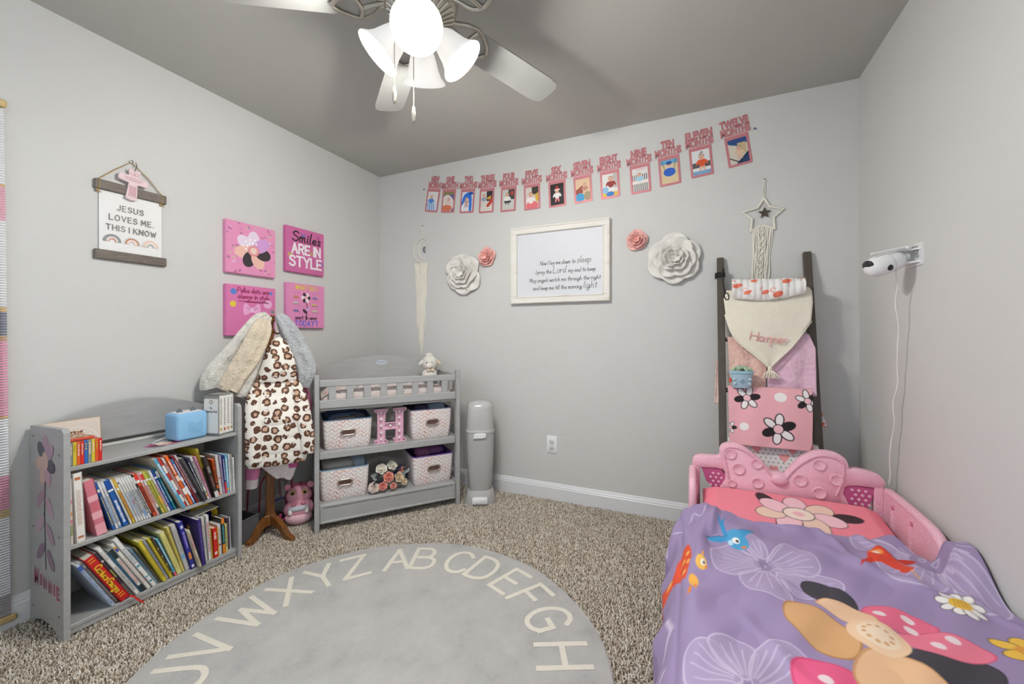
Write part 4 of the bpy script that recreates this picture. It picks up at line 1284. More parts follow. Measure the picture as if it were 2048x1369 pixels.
UP = [
 (.024, .008, .245, .17, 1, A + .012, '#ece4dc', 'slim cream book with pink and orange flowers on its spine', [('inset', .62, .68, '#e79ab0'), ('inset', .44, .5, '#e9a56f'), ('inset', .32, .38, '#e98a9a'), ('inset', .14, .3, '#a9b27c')]),
 (.036, .026, .262, .18, 2.5, A + .013, '#f3f0ea', 'thick white book with pale lettering', [('text', .25, .75, '#dcc9bc'), ('inset', .9, .94, '#c7784d'), ('inset', .06, .09, '#c7784d')]),
 (.081, .030, .225, .18, 10.5, A + .010, '#dd7f8d', 'fat pink dotted album', [('band', .0, .2, '#efa9b4'), ('band', .30, .42, '#f0b2ba'), ('band', .62, .72, '#f2b6bd'), ('inset', .44, .6, '#d66f80')]),
 (.116, .007, .212, .165, 15.5, A, '#2c6fc4', 'thin blue reader', [('band', .80, .86, '#f0f0f0'), ('text', .1, .7, '#e0c95a')]),
 (None, .0085, .212, .165, 15.8, A, '#eceef0', 'white reader with small blue title', wb('#e8e8ea', '#6f9ccf')),
 (None, .008, .212, .165, 16, A, '#e9ebee', 'white reader with grey title and blue foot', wb('#dfe2e8', '#9aa2b0') + [('band', .0, .05, '#5f8ecb')]),
 (None, .0165, .212, .165, 17, A, '#1f62b4', 'wide blue reader with bold white title', [('band', .80, .97, '#1d4fa6'), ('band', .76, .80, '#eeeeee'), ('text', .1, .56, '#f2f4f6')]),
 (None, .006, .212, .165, 18, A, '#ecebe6', 'white reader, plain', wb('#e5e3da', '#cfd3d8')),
 (None, .0075, .212, .165, 18.5, A, '#e6c548', 'yellow reader with orange lettering', [('band', .80, .97, '#e3b93a'), ('band', .76, .80, '#f2f0ea'), ('text', .1, .7, '#d97a2f')]),
 (None, .0072, .212, .165, 18.8, A, '#f0efec', 'white reader with black head mark', wb('#ececec', '#c2c8d2') + [('inset', .88, .92, '#4a4a4a')]),
 (None, .0072, .212, .165, 19, A, '#efeeeb', 'white reader with pale blue picture', wb('#ececec', '#a9bdd6') + [('inset', .3, .5, '#9fbbe0')]),
 (None, .0072, .212, .165, 19, A, '#f0eeea', 'white reader with red and blue picture', wb('#eaeaea', '#8aa6d0') + [('inset', .38, .48, '#d9655c')]),
 (None, .0072, .212, .165, 19.2, A, '#eeedea', 'white reader with dark small title', wb('#e6e6e6', '#5a6170')),
 (None, .0072, .212, .165, 19.2, A, '#f0f0ee', 'white reader with light blue block near its foot', wb('#e9e9e9', '#8fa0b8') + [('band', .06, .2, '#7faade')]),
 (None, .0072, .212, .165, 19.4, A, '#f0efed', 'white reader with black title', wb('#e4e2de', '#2d2d30')),
 (None, .0055, .212, .165, 19.5, A, '#2f2f30', 'thin black and white reader', [('band', .80, .95, '#e8e8e8'), ('text', .1, .7, '#f0f0f0')]),
 (None, .0105, .212, .165, 19.6, A, '#e8502a', 'orange red reader with dark title', [('band', .86, .97, '#df3a2c'), ('band', .80, .86, '#f4efe8'), ('text', .1, .72, '#3a2320')]),
 (None, .008, .212, .165, 19.8, A, '#efb6b2', 'pale pink reader with orange title', [('band', .84, .97, '#e7848c'), ('band', .80, .84, '#f6f0ee'), ('text', .3, .7, '#e0793f')]),
 (None, .0078, .212, .165, 20, A, '#f0eeea', 'white reader with red head and dark green foot', [('band', .84, .97, '#d93a2e'), ('band', .0, .16, '#1f4f4a'), ('text', .25, .7, '#d06a62')]),
 (None, .0095, .212, .165, 20, A, '#dfd054', 'lime yellow reader', [('band', .84, .97, '#b9bf48'), ('band', .80, .84, '#f2f0e4'), ('text', .12, .7, '#8a9a3a')]),
 (None, .008, .212, .165, 20.2, A, '#c2c45c', 'olive green reader', [('band', .84, .97, '#9aa64a'), ('band', .80, .84, '#f2f0e4'), ('band', .2, .4, '#d9a83e')]),
 (None, .008, .212, .165, 20.4, A, '#ebe7ee', 'white reader with pink and blue lettering', wb('#e4e6ee', '#c8628a')),
 (None, .009, .212, .165, 20.6, A, '#2456ac', 'royal blue reader with pale title', [('band', .80, .84, '#f0f0f0'), ('text', .2, .75, '#b9d0ee')]),
 (None, .0095, .214, .165, 21, A, '#1f8aa0', 'teal reader', [('band', .8, .95, '#e6eef0'), ('text', .2, .7, '#9fd6de')]),
 (.343, .011, .272, .20, 24, A + .022, '#d9cdb9', 'big cream backed album with a pale blue spine', [('band', .0, 1, '#58a9cf'), ('text', .3, .9, '#e6f2f8')]),
 (None, .009, .268, .19, 23, A + .012, '#d9403c', 'tall red and white striped spine', [('band', .1, .25, '#f2eeea'), ('band', .35, .55, '#f2eeea'), ('band', .7, .85, '#f2eeea')]),
 (None, .008, .262, .19, 22.5, A + .012, '#e9e6e2', 'tall white spine with red title', [('text', .15, .9, '#cf3a34')]),
 (None, .0125, .268, .19, 22, A + .014, '#ee6c2c', 'tall orange spine with white blocks', [('band', .22, .34, '#f3ece4'), ('band', .5, .6, '#f3d9c4'), ('text', .64, .9, '#f7e8da')]),
 (None, .009, .245, .19, 22, A + .012, '#3d86cf', 'blue and white speckled spine', [('band', .2, .4, '#dfe9f4'), ('band', .52, .6, '#e6eef6'), ('text', .05, .9, '#eef3f8')]),
 (None, .008, .262, .19, 22.5, A + .012, '#8f2430', 'dark red tall spine', [('text', .3, .9, '#d9a9a4')]),
 (None, .0085, .262, .19, 23, A + .012, '#d9ccd2', 'pale pinkish spine with dark foot', [('band', .0, .2, '#3a3038'), ('text', .3, .9, '#9a6a7c')]),
 (None, .012, .245, .20, 23.5, A + .026, '#4b4b4d', 'charcoal grey book standing forward', [('text', .5, .9, '#5e5e60')]),
 (None, .006, .235, .19, 21, A + .014, '#262e57', 'thin navy spine with white letters', [('text', .2, .9, '#e9e9ee')]),
 (None, .009, .232, .19, 19, A + .014, '#eeecea', 'white spine with green and orange foot', [('inset', .06, .12, '#d9893a'), ('inset', .14, .2, '#7da35a'), ('text', .3, .9, '#6a6a70')]),
 (None, .007, .225, .19, 17, A + .012, '#e4a3c4', 'thin pink spine', [('text', .4, .9, '#b4628c')]),
 (.447, .008, .255, .19, 14.5, A + .006, '#d9c63a', 'tall yellow and black spine', [('band', .0, .62, '#2e2c26'), ('text', .65, .95, '#4a4424')]),
 (None, .016, .215, .20, 15, A + .024, '#3a3230', 'dark book with a photographic cover turned out, standing forward', [('band', .0, .14, '#d9d7d4'), ('inset', .25, .5, '#6e4a40'), ('inset', .6, .75, '#8f8a86')]),
 (.483, .010, .185, .19, 9, A + .014, '#ec6a2a', 'orange and black spine', [('band', .1, .2, '#2c2a28'), ('band', .3, .36, '#2c2a28'), ('text', .4, .95, '#2e2218')]),
 (None, .0135, .200, .18, 7, A + .010, '#d7d4d2', 'pale grey spine with a tiny red mark', [('inset', .4, .43, '#d0443e'), ('band', .45, .6, '#c6c4c4')]),
 (None, .008, .192, .18, 6, A + .012, '#c3b5d6', 'lilac spine', [('text', .2, .8, '#8f7cb0')]),
 (None, .008, .190, .18, 5, A + .014, '#2b3f92', 'deep blue spine with red foot', [('band', .0, .3, '#d8363c'), ('text', .35, .9, '#dfe2f2')]),
 (None, .0125, .190, .18, 4, A + .012, '#74bfe6', 'sky blue spine', [('text', .3, .9, '#dff1fa'), ('inset', .06, .12, '#e0a94a')]),
 (None, .009, .186, .17, 3, A + .010, '#eef0f2', 'clean white spine', [('text', .5, .9, '#c9ced6')]),
 (None, .007, .184, .17, 2.5, A + .008, '#bfbfbf', 'silver grey spine', [('text', .5, .9, '#9c9c9e')]),
 (None, .010, .165, .16, 2, A + .008, '#f2f1ee', 'short white board book', [('text', .3, .8, '#d0ccc8')]),
]
shelf_row(SHZ[1], UP, 'upper shelf', 'picture books on the upper shelf')
LO = [
 (.137, .012, .238, .19, 26, A + .020, '#c7d6ea', 'pale blue and white paperback leaning lowest', [('band', .86, .95, '#3f62ae'), ('text', .05, .85, '#7f95b8')]),
 (None, .011, .235, .19, 26.5, A + .004, '#9c9a96', 'grey spine', [('inset', .88, .93, '#ecebe8'), ('text', .1, .8, '#c6c4c0')]),
 (None, .030, .245, .20, 26.5, A + .018, '#cf1f22', 'thick red storybook with a yellow title and red ribbon', ()),
 (None, .011, .255, .19, 26.5, A + .012, '#4d4350', 'dark plum spine with lime lettering', [('text', .45, .62, '#b5c455'), ('inset', .8, .84, '#d9d6dc'), ('band', .0, .3, '#6a6866')]),
 (None, .014, .275, .19, 26.5, A + .018, '#efedea', 'tall white spine', [('text', .1, .6, '#9a9896'), ('text', .78, .92, '#c4c2be')]),
 (None, .006, .235, .19, 26, A + .010, '#24597c', 'narrow petrol blue spine', [('text', .3, .9, '#3f7ba4')]),
 (None, .012, .245, .19, 26, A + .012, '#e9e6e3', 'white spine with black ends', [('band', .0, .14, '#203038'), ('band', .8, 1, '#203638'), ('text', .2, .75, '#d9a79a')]),
 (None, .013, .270, .19, 26.5, A + .014, '#ece9e2', 'cream white spine with a blue and gold patch', [('inset', .84, .9, '#4a4f9c'), ('inset', .9, .94, '#d3a545'), ('text', .15, .7, '#d9c9c0')]),
 (None, .015, .290, .19, 27, A + .016, '#f1f0ed', 'tallest white spine with blue dashes', [('inset', .1, .13, '#4aa3bd'), ('inset', .2, .22, '#4aa3bd'), ('inset', .42, .45, '#3f97b5'), ('text', .5, .8, '#a9b4bc')]),
 (None, .009, .215, .19, 26, A + .004, '#7e9db4', 'misty blue spine', [('text', .4, .9, '#4d6f90')]),
 (None, .008, .205, .19, 25, A, '#8a8068', 'brown green spine', [('text', .4, .9, '#6b6450')]),
 (None, .013, .232, .19, 23, A + .016, '#e2d23f', 'bright yellow paperback', [('text', .1, .8, '#c2a52e')]),
 (None, .011, .225, .19, 22.5, A + .006, '#a7a9b4', 'grey blue paperback', [('text', .1, .9, '#8288a0')]),
 (None, .010, .225, .19, 22, A + .010, '#dccb3a', 'yellow spiral backed book', [('inset', .1, .9, '#c0ac2c')]),
 (None, .006, .222, .19, 21, A + .006, '#5a4a3a', 'narrow dark spine with yellow ticks', [('inset', z, z + .03, '#d0c05a') if False else ('inset', .1, .14, '#d0c05a'), ('inset', .3, .34, '#d0c05a'), ('inset', .5, .54, '#d0c05a'), ('inset', .7, .74, '#d0c05a')]),
 (None, .008, .205, .19, 20, A + .008, '#69b9dc', 'light blue spine with pink foot', [('band', .0, .09, '#e5606e'), ('text', .3, .9, '#d9eef7')]),
 (None, .019, .225, .19, 18, A + .010, '#e3dc92', 'pale yellow speckled book', [('text', .1, .9, '#cfc569')]),
 (None, .010, .235, .19, 15.5, A + .006, '#e4d67a', 'soft yellow back', [('text', .2, .9, '#cdbb55')]),
 (None, .018, .235, .19, 14.5, A + .008, '#c9c8c4', 'silver covered book with a blue mark', [('inset', .25, .36, '#7fb2d8'), ('text', .4, .9, '#b0aeaa')]),
 (None, .017, .240, .20, 13, A + .018, '#33349c', 'violet blue spine with orange picture', [('text', .45, .78, '#a796e6'), ('inset', .2, .34, '#de8a3c'), ('inset', .03, .08, '#e9e9f4'), ('inset', .86, .92, '#c9c9ee')]),
 (.398, .009, .195, .17, 15, A + .034, '#e5dcc3', 'cream board book with rounded corners tilted forward', [('text', .5, .9, '#d98a94'), ('inset', .1, .3, '#cfc4a6')]),
 (.430, .016, .224, .20, 6, A + .036, '#40307a', 'large purple book with a yellow star on its cover', [('text', .3, .9, '#5b4b98')]),
 (None, .009, .222, .13, 5, A + .008, '#ececec', 'white spine with an orange panel', [('inset', .25, .82, '#dd8238')]),
 (None, .014, .215, .12, 4.5, A + .004, '#dcdad4', 'light grey spine', [('text', .3, .8, '#bdbab2')]),
 (None, .013, .218, .12, 4, A + .010, '#f1f0ef', 'white spine with pink title', [('text', .2, .85, '#d98a98')]),
 (None, .007, .150, .085, 4, A + .008, '#d5bc48', 'thin mustard board book', [('text', .3, .8, '#b0982e')]),
 (None, .019, .145, .085, 3, A + .014, '#dc2a24', 'small bright red board book', [('text', .62, .85, '#f6d8d0'), ('inset', .1, .2, '#f2d9d2')]),
 (None, .006, .140, .085, 3, A + .010, '#e2b92f', 'thin golden board book', [('text', .3, .8, '#bb951e')]),
 (None, .015, .150, .085, 3, A + .004, '#e2e2e0', 'white board book', [('inset', .3, .36, '#b0543c'), ('text', .5, .9, '#c2c2c0')]),
 (None, .013, .175, .085, 3, A + .010, '#262c30', 'black board book with orange ends', [('band', .0, .26, '#e88a2a'), ('band', .84, 1, '#e88a2a'), ('text', .3, .8, '#4fb7bd')]),
 (None, .012, .140, .085, 2.5, A + .008, '#ddd08a', 'pale yellow board book', [('text', .2, .9, '#8fae6a')]),
 (None, .009, .165, .085, 2, A + .006, '#5d4a66', 'dusky purple board book', [('band', .0, .04, '#cfcfcf')]),
 (None, .006, .165, .085, 2, A + .004, '#d9dcdc', 'slim white backed board book', [('text', .3, .8, '#b9bec0')]),
]
shelf_row(SHZ[0], LO, 'bottom shelf', 'picture books on the bottom shelf')

def book_extras():
    # title on the thick red storybook and its ribbon, star on the purple cover
    red = [o for o in sc.objects if o.get('label', '').startswith('thick red storybook')][0]
    y = plain('#f0c52c', .5, var=0)
    m = MB()
    t, h = .030, .245
    Ms = Matrix.Rotation(R(90), 4, 'Y')
    mm = MB()
    for l in strokes_of('Curious', 0, 0, .021, 'l', 1.5, .12) : mm.ribbon(l, .0042, 0, .0008)
    w = max(p[0] for p in mm.v)
    for l in strokes_of('George', w + .003, 0, .021, 'l', 1.5, .12): mm.ribbon(l, .0042, 0, .0008)
    w = max(p[0] for p in mm.v)
    k = .150 / w
    m.add([(t / 2 - .008 + p[2] * .95, p[1] - .0006, h * .80 - p[0] * k) for p in mm.v], mm.f)
    for z in (.10, .92):
        for dz in (0, .012):
            m.box((t / 2, -.0005, z * h * .98 + dz), (t * .6, .0008, .003))
    m.build('title_lettering', y, red)
    MB().ribbon(smooth_line([(.026, .004), (.034, -.012), (.036, -.035), (.043, -.060)], 4), .0065, -.012, .001).build('ribbon_bookmark', plain('#e03a34', .5), red)
    pur = [o for o in sc.objects if o.get('label', '').startswith('large purple book')][0]
    st = [((.017 if i % 2 == 0 else .007) * math.sin(math.pi * i / 5), (.017 if i % 2 == 0 else .007) * math.cos(math.pi * i / 5)) for i in range(10)]
    m = MB(); m.add([(-.0006, .075 - x, .175 + z) for x, z in st], [tuple(range(10))])
    m.build('star_print', y, pur)
    MB().add([(-.0006, .04 - x, .045 + z) for x, z in circle(0, 0, .007, 10)], [tuple(range(10))]).build('heart_print', plain('#d0404c', .5), pur)
book_extras()

# arched toys and a loose card at the right end of the bottom shelf
def arch_toy(label, x, col, col2, d, r, t):
    a = thing('arch_toy', label, 'toy', (XL + .022 + d, BX0 + x, SHZ[0] + .001), R(90 - 28))
    out = [(-r, 0), (-r, .168)] + [(-r * math.cos(R(q)), .168 + r * .95 * math.sin(R(q))) for q in range(12, 180, 12)] + [(r, .168), (r, 0)]
    ri = r * .62
    inn = [(ri, 0), (ri, .168)] + [(ri * math.cos(R(q)), .168 + ri * .95 * math.sin(R(q))) for q in range(12, 180, 12)] + [(-ri, .168), (-ri, 0)]
    MB().prism(out + inn, -t / 2, t / 2, 0, None).build('arch_frame', plain(col, .35), a, 40)
    m = MB()
    for q in range(8, 180, 14):
        m.ball((-r * .80 * math.cos(R(q)), -t / 2, .168 + r * .76 * math.sin(R(q))), (.009, .005, .009), 8)
    m.build('raised_pad', plain(col2, .35), a, 60)
arch_toy('yellow plastic arch toy with raised pads behind the board books',   .540, '#e9d02c', '#d9b91e', .122, .062, .022)
arch_toy('blue plastic arch toy behind the yellow arch',   .548, '#2b3fbf', '#24329c', .062, .066, .022)
lc = thing('loose_card', 'blank greyish card lying on top of the bottom shelf board books', 'card', (XL + .022 + .235, BX0 + .452, SHZ[0] + .222), LW, None, 0, R(-4))
MB().box((.045, .03, .0015), (.105, .07, .002)).build('card_sheet', plain('#c4c0b4', .7), lc)

# ------------------------------------------------------------------ things on top of the bookcase
TZ = SHZ[2] + .0008
bx = XL + .022
cols = ['#8e9a92', '#e5cf3c', '#e9662c', '#dc2b22', '#3070c4', '#8d9690', '#e3cc38', '#ea5a2a', '#d8241e']
names = ['grey green', 'yellow', 'orange', 'red', 'blue', 'sage green', 'lemon yellow', 'orange red', 'deep red']
x = .0215
for i, c in enumerate(cols):
    t = .0098
    book('board_book', '%s spined little board book, %s in the row on the bookcase top' % (names[i], ordw(i) + ' from left' if i < 8 else 'rightmost'), (bx + .262, BX0 + x, TZ), LW, 0, t, .086, .095, c, [('text', .45, .9, '#f3d9c8')] if i % 3 != 1 else [('text', .6, .9, '#c9b02a')], 'book', 'little board books on the bookcase top', .001)
    x += t + .0004
pc = thing('picture_card', 'cream card with a pale rainbow propped at the left end of the bookcase top', 'card', (bx + .035, BX0 + .108, TZ), LW, None, R(-5))
MB().box((0, -.002, .068), (.172, .004, .136), .001).build('card_board', plain('#dcbf8e', .7), pc)
def pcard(p):
    for k in range(4):
        p.line([(.01 + (.07 - .014 * k) * math.cos(R(a)), .03 + (.075 - .014 * k) * math.sin(R(a))) for a in range(0, 181, 10)], .004, '#f6efe6')
    for k in range(16):
        p.oval(-.045 + .010 * (k % 8), .085 - .010 * (k // 8) , .006, .004, '#7a4a32' if k % 3 else '#c98a5a', k)
printed('print', pc, -.084, .002, .084, .134, -.0046, '#ecdfd2', pcard)
pt = thing('patterned_book', 'flat brown patterned booklet lying on the little board books', 'book', (bx + .19, BX0 + .062, TZ + .0868), LW, None)
MB().box((0, 0, .005), (.075, .10, .009), .001).build('cover', plain('#d9523a', .6), pt)
def brown(p):
    r = random.Random(5)
    for i in range(40): p.oval(r.uniform(-.035, .035), r.uniform(-.045, .045), .006, .004, r.choice(['#6b3f2a', '#8f5a3c', '#e9dccb']), r.uniform(0, 3))
X, Y = np.meshgrid(np.linspace(-.036, .036, 40), np.linspace(-.048, .048, 50))
p_ = Paint(X, Y, '#c9a588'); brown(p_)
link('print', grid_mesh('print', X, Y, np.full_like(X, .0099), p_.c, [vcol(.6)], False), pt)

def speaker():
    s = thing('music_box_speaker', 'sky blue cube speaker with a cat ear notch and dotted grille on the bookcase', 'speaker', (bx + .175, BX0 + .4435, TZ + .001), R(90))
    w, d, h = .128, .105, .124
    blu = NT('m_blue_fabric', .7); blu.color(lin('#8dc0e6')); blu.bump(blu.noise(300), .1, .001)
    out = rrect(-w / 2, 0, w / 2, h, .014, 4)
    m = MB()
    rings = []
    for y, ins in ((-d / 2, .010), (-d / 2 + .004, .003), (-d / 2 + .012, 0), (d / 2 - .012, 0), (d / 2 - .004, .003), (d / 2, .010)):
        rings.append([(x, y, z) for x, z in (offset_poly(out, ins) if ins else out)])
    m.loft(rings); m.build('body', blu.m, s, 50)
    MB().prism(rrect(-w / 2 + .012, -d / 2 + .014, w / 2 - .012, d / 2 - .014, .012), -.002, .0, 0, Matrix.Translation((0, 0, h)) @ Matrix.Rotation(R(-90), 4, 'X')).build('top_plate', plain('#e6e8ea', .4), s)
    e = MB()
    for x in (-.028, .028):
        e.loft([[(x - .014, -.004, h), (x + .014, -.004, h), (x + .014, .006, h), (x - .014, .006, h)], [(x - .002, 0, h + .02), (x + .002, 0, h + .02), (x + .002, .002, h + .02), (x - .002, .002, h + .02)]])
    e.build('ear', plain('#5f6b75', .5), s)
    g = MB()
    for i in range(9):
        for j in range(9):
            x, z = -.028 + .007 * i + .012, .030 + .007 * j
            if (j == 8 and i not in (0, 8)) or (j == 7 and i in (3, 4, 5)) or (j == 0 and i in (0, 8)): continue
            g.lathe([(.0018, 0), (.0018, .0006), (.0001, .0006)], 6, 0, Matrix.Translation((x, -d / 2 + .0002, z)) @ Matrix.Rotation(R(90), 4, 'X'))
    o = g.build('speaker_holes', plain('#5b86ab', .8), s); o['kind'] = 'stuff'
    MB().tube(smooth_line([(-.05, .05, .01), (-.10, .04, .004), (-.13, .0, .003), (-.10, -.02, .003)], 5), .0022, 6).build('power_cable', plain('#e6e6e6', .5), s)
speaker()
def boxset():
    b = thing('boxed_book_set', 'tall grey slipcase of small white storybooks beside the blue speaker', 'box', (bx + .222, BX0 + .5605, TZ + .0005), R(90 + 14))
    w, d, h = .084, .085, .198
    m = MB()
    m.box((-w / 2 + .002, 0, h / 2), (.004, d, h)); m.box((w / 2 - .002, 0, h / 2), (.004, d, h)); m.box((0, d / 2 - .002, h / 2), (w, .004, h)); m.box((0, 0, .002), (w, d, .004)); m.box((0, 0, h - .002), (w, d, .004))
    m.build('slipcase', plain('#8f918d', .6), b)
    for i in range(4):
        bk = MB(); bk.box((-.0297 + .0198 * i, -.003, h / 2), (.0188, d - .006, h - .012), .002)
        o = bk.build('small_book', plain('#ecebe6', .6), b)
        k = MB()
        z = h - .02
        while z > .05:
            q = rr_.uniform(.003, .007); k.box((-.0297 + .0198 * i, -d / 2 - .0002, z - q / 2), (.006, .0006, q)); z -= q + .003
        k.box((-.0297 + .0198 * i, -d / 2 - .0002, .028), (.009, .0006, .014), 0, 1)
        k.build('spine_print', [plain('#8d8a82', .7), plain(['#c9a24a', '#b5683a', '#d98a3a', '#9a8d5a'][i], .7)], o)['kind'] = 'stuff'
    # left face label
    ML = Matrix.Translation((-w / 2 - .0006, 0, 0)) @ Matrix.Rotation(R(-90), 4, 'Z')
    m = MB(); m.prism(rrect(-.040, .012, .040, .178, .004), -.0008, 0, 0, ML); m.build('label_panel', plain('#e8e7e2', .6), b)
    m = MB()
    for t, z, hh in (('The', .130, .008), ('Winnie-the-Pooh', .112, .010)):
        for l in strokes_of(t, 0, z, hh, 'c', 1.6, 0, 3, .85): m.ribbon(l, .0015, -.001, .0004, 0, ML)
    m.ribbon([(.008 * math.cos(t), .162 + .008 * math.sin(t)) for t in np.linspace(0, 6.3, 20)], .003, -.001, .0004, 0, ML)
    m.build('lettering', plain('#6b6862', .7), b)
boxset()

# ------------------------------------------------------------------ coat rack and the clothes on it (local x across the view of them, front is -y)
CR = (-2.06, 1.465, 0)
CRZ = R(54.5)
oak = wood_mat('#5d3617', '#8f5c2b', (12, 12, 1.2), .35)
cr_ = thing('coat_rack', 'small turned oak coat rack with curved feet, buried under hung coats', 'coat rack', CR, CRZ)
PY = .125        # the post stands this far behind the clothes' front plane
m = MB()
m.box((-.025, PY, .57), (.044, .044, 1.04), .004)
m.build('post', oak, cr_)
m = MB()
m.box((-.025, PY, 1.10), (.036, .036, .08), .004); m.box((-.025, PY, 1.225), (.052, .052, .016), .004)
m.lathe([(.02, 1.13), (.026, 1.145), (.018, 1.16), (.018, 1.19), (.026, 1.205), (.022, 1.218)], 16, 0, Matrix.Translation((-.025, PY, 0)))
m.build('post_top', oak, cr_)
MB().box((-.025, PY, .085), (.058, .058, .06), .006).build('foot_block', oak, cr_)
for a, k in ((-43, .80), (33, 1.06), (128, .36), (222, .36)):
    prof = [(.02, .115), (.06, .105), (.11, .075), (.15, .035), (.185, .024), (.19, .010), (.165, .002), (.135, .008), (.10, .040), (.06, .062), (.02, .06)]
    vs = [(d * k, -.014, z) for d, z in prof] + [(d * k, .014, z) for d, z in prof]
    n = len(prof)
    MB().add(vs, [tuple(range(n)), tuple(reversed(range(n, 2 * n)))] + [(i, n + i, n + (i + 1) % n, (i + 1) % n) for i in range(n)], 0,
             Matrix.Translation((-.025, PY, 0)) @ Matrix.Rotation(R(a - 90), 4, 'Z')).build('foot', oak, cr_)
brass = plain('#6e5a34', .35, .7)
for a, z in ((0, 1.16), (180, 1.16), (90, 1.16)):
    M = Matrix.Translation((-.025, PY, 0)) @ Matrix.Rotation(R(a), 4, 'Z')
    MB().tube(smooth_line([(.015, 0, z - .02), (.04, 0, z - .03), (.06, 0, z - .01), (.066, 0, z + .025)], 4), .005, 6, 0, M).build('hook', brass, cr_, 60)

def slab(rows, n=28, fold=.006, nf=5, seed=0, sq=2.6):
    """cloth body from rows (z, x_left, x_right, y_centre, thickness), rounded section with soft vertical folds"""
    r = random.Random(seed)
    ph = r.uniform(0, 6)
    rows = smooth_line(rows, 4)
    rings = []
    for (z, xl, xr, yc, t) in rows:
        cx, a, b = (xl + xr) / 2, max((xr - xl) / 2, .002), max(t / 2, .002)
        ring = []
        for k in range(n):
            q = 2 * math.pi * k / n
            c, s = math.cos(q), math.sin(q)
            e = 2 / sq
            x = abs(c) ** e * math.copysign(1, c); y = abs(s) ** e * math.copysign(1, s)
            f = fold * math.sin(nf * x * 2.2 + ph + z * 5) * min(1, a / .05)
            ring.append((cx + a * x, yc + b * y + f, z))
        rings.append(ring)
    m = MB()
    m.loft(rings)
    return m

def path_slab(pts, n=24, fold=.004, nf=4, seed=0, sq=2.3):
    """cloth along a sloping axis: pts (x, y, z, half width, half thickness)"""
    pts = smooth_line(pts, 5)
    ph = seed * 1.7
    rings = []
    for i, (x, y, z, w, t) in enumerate(pts):
        a = pts[max(i - 1, 0)]; b = pts[min(i + 1, len(pts) - 1)]
        d = Vector((b[0] - a[0], 0, b[2] - a[2])).normalized()
        px = Vector((-d.z, 0, d.x))
        ring = []
        for k in range(n):
            q = 2 * math.pi * k / n
            c, s = math.cos(q), math.sin(q)
            e = 2 / sq
            cx = abs(c) ** e * math.copysign(1, c); sy = abs(s) ** e * math.copysign(1, s)
            f = fold * math.sin(nf * cx * 2 + ph + i * .12) * min(1, w / .04)
            p = Vector((x, y, z)) + px * (w * cx)
            ring.append((p.x, p.y + t * sy + f, p.z))
        rings.append(ring)
    m = MB()
    m.loft(rings)
    return m

def fuzzy(hexa, hexb, scale=130, bump=.8):
    t = NT('m_fleece', .95)
    n = t.noise(scale, detail=3)
    t.color(t.ramp(n, [(.32, lin(hexa)), (.66, lin(hexb))]))
    t.bump(t.math('ADD', n, t.math('MULTIPLY', t.noise(13, detail=2), 3.5)), bump, .007)
    t.b.inputs['Sheen Weight'].default_value = .3
    return t.m

def leopard():
    t = NT('m_leopard', .8)
    co = t.coord('Object', (1, .02, 1))
    nz = t.node('ShaderNodeTexNoise'); nz.inputs['Scale'].default_value = 60; t.link(co, nz.inputs['Vector'])
    mx = t.node('ShaderNodeMix', data_type='VECTOR'); mx.inputs[0].default_value = .016
    t.link(co, mx.inputs[4]); t.link(nz.outputs['Color'], mx.inputs[5])
    v = t.node('ShaderNodeTexVoronoi'); v.inputs['Scale'].default_value = 22.5; v.inputs['Randomness'].default_value = .5
    t.link(mx.outputs[1], v.inputs['Vector'])
    d = v.outputs['Distance']
    gap = t.noise(34, co, 2)
    sizes = t.node('ShaderNodeSeparateColor'); t.link(v.outputs['Color'], sizes.inputs[0])
    rad = t.math('MULTIPLY_ADD', sizes.outputs[0], .14, .36)
    inner = t.math('MULTIPLY', rad, .52)
    spot = t.math('LESS_THAN', d, rad)
    core = t.math('LESS_THAN', d, inner)
    ring = t.math('MULTIPLY', spot, t.math('GREATER_THAN', gap, .40))
    c = t.mix(ring, lin('#f1ece2'), lin('#5d3c2a'))
    c = t.mix(core, c, lin('#c9a58b'))
    t.color(c)
    t.bump(t.noise(20), .1, .01)
    return t.m

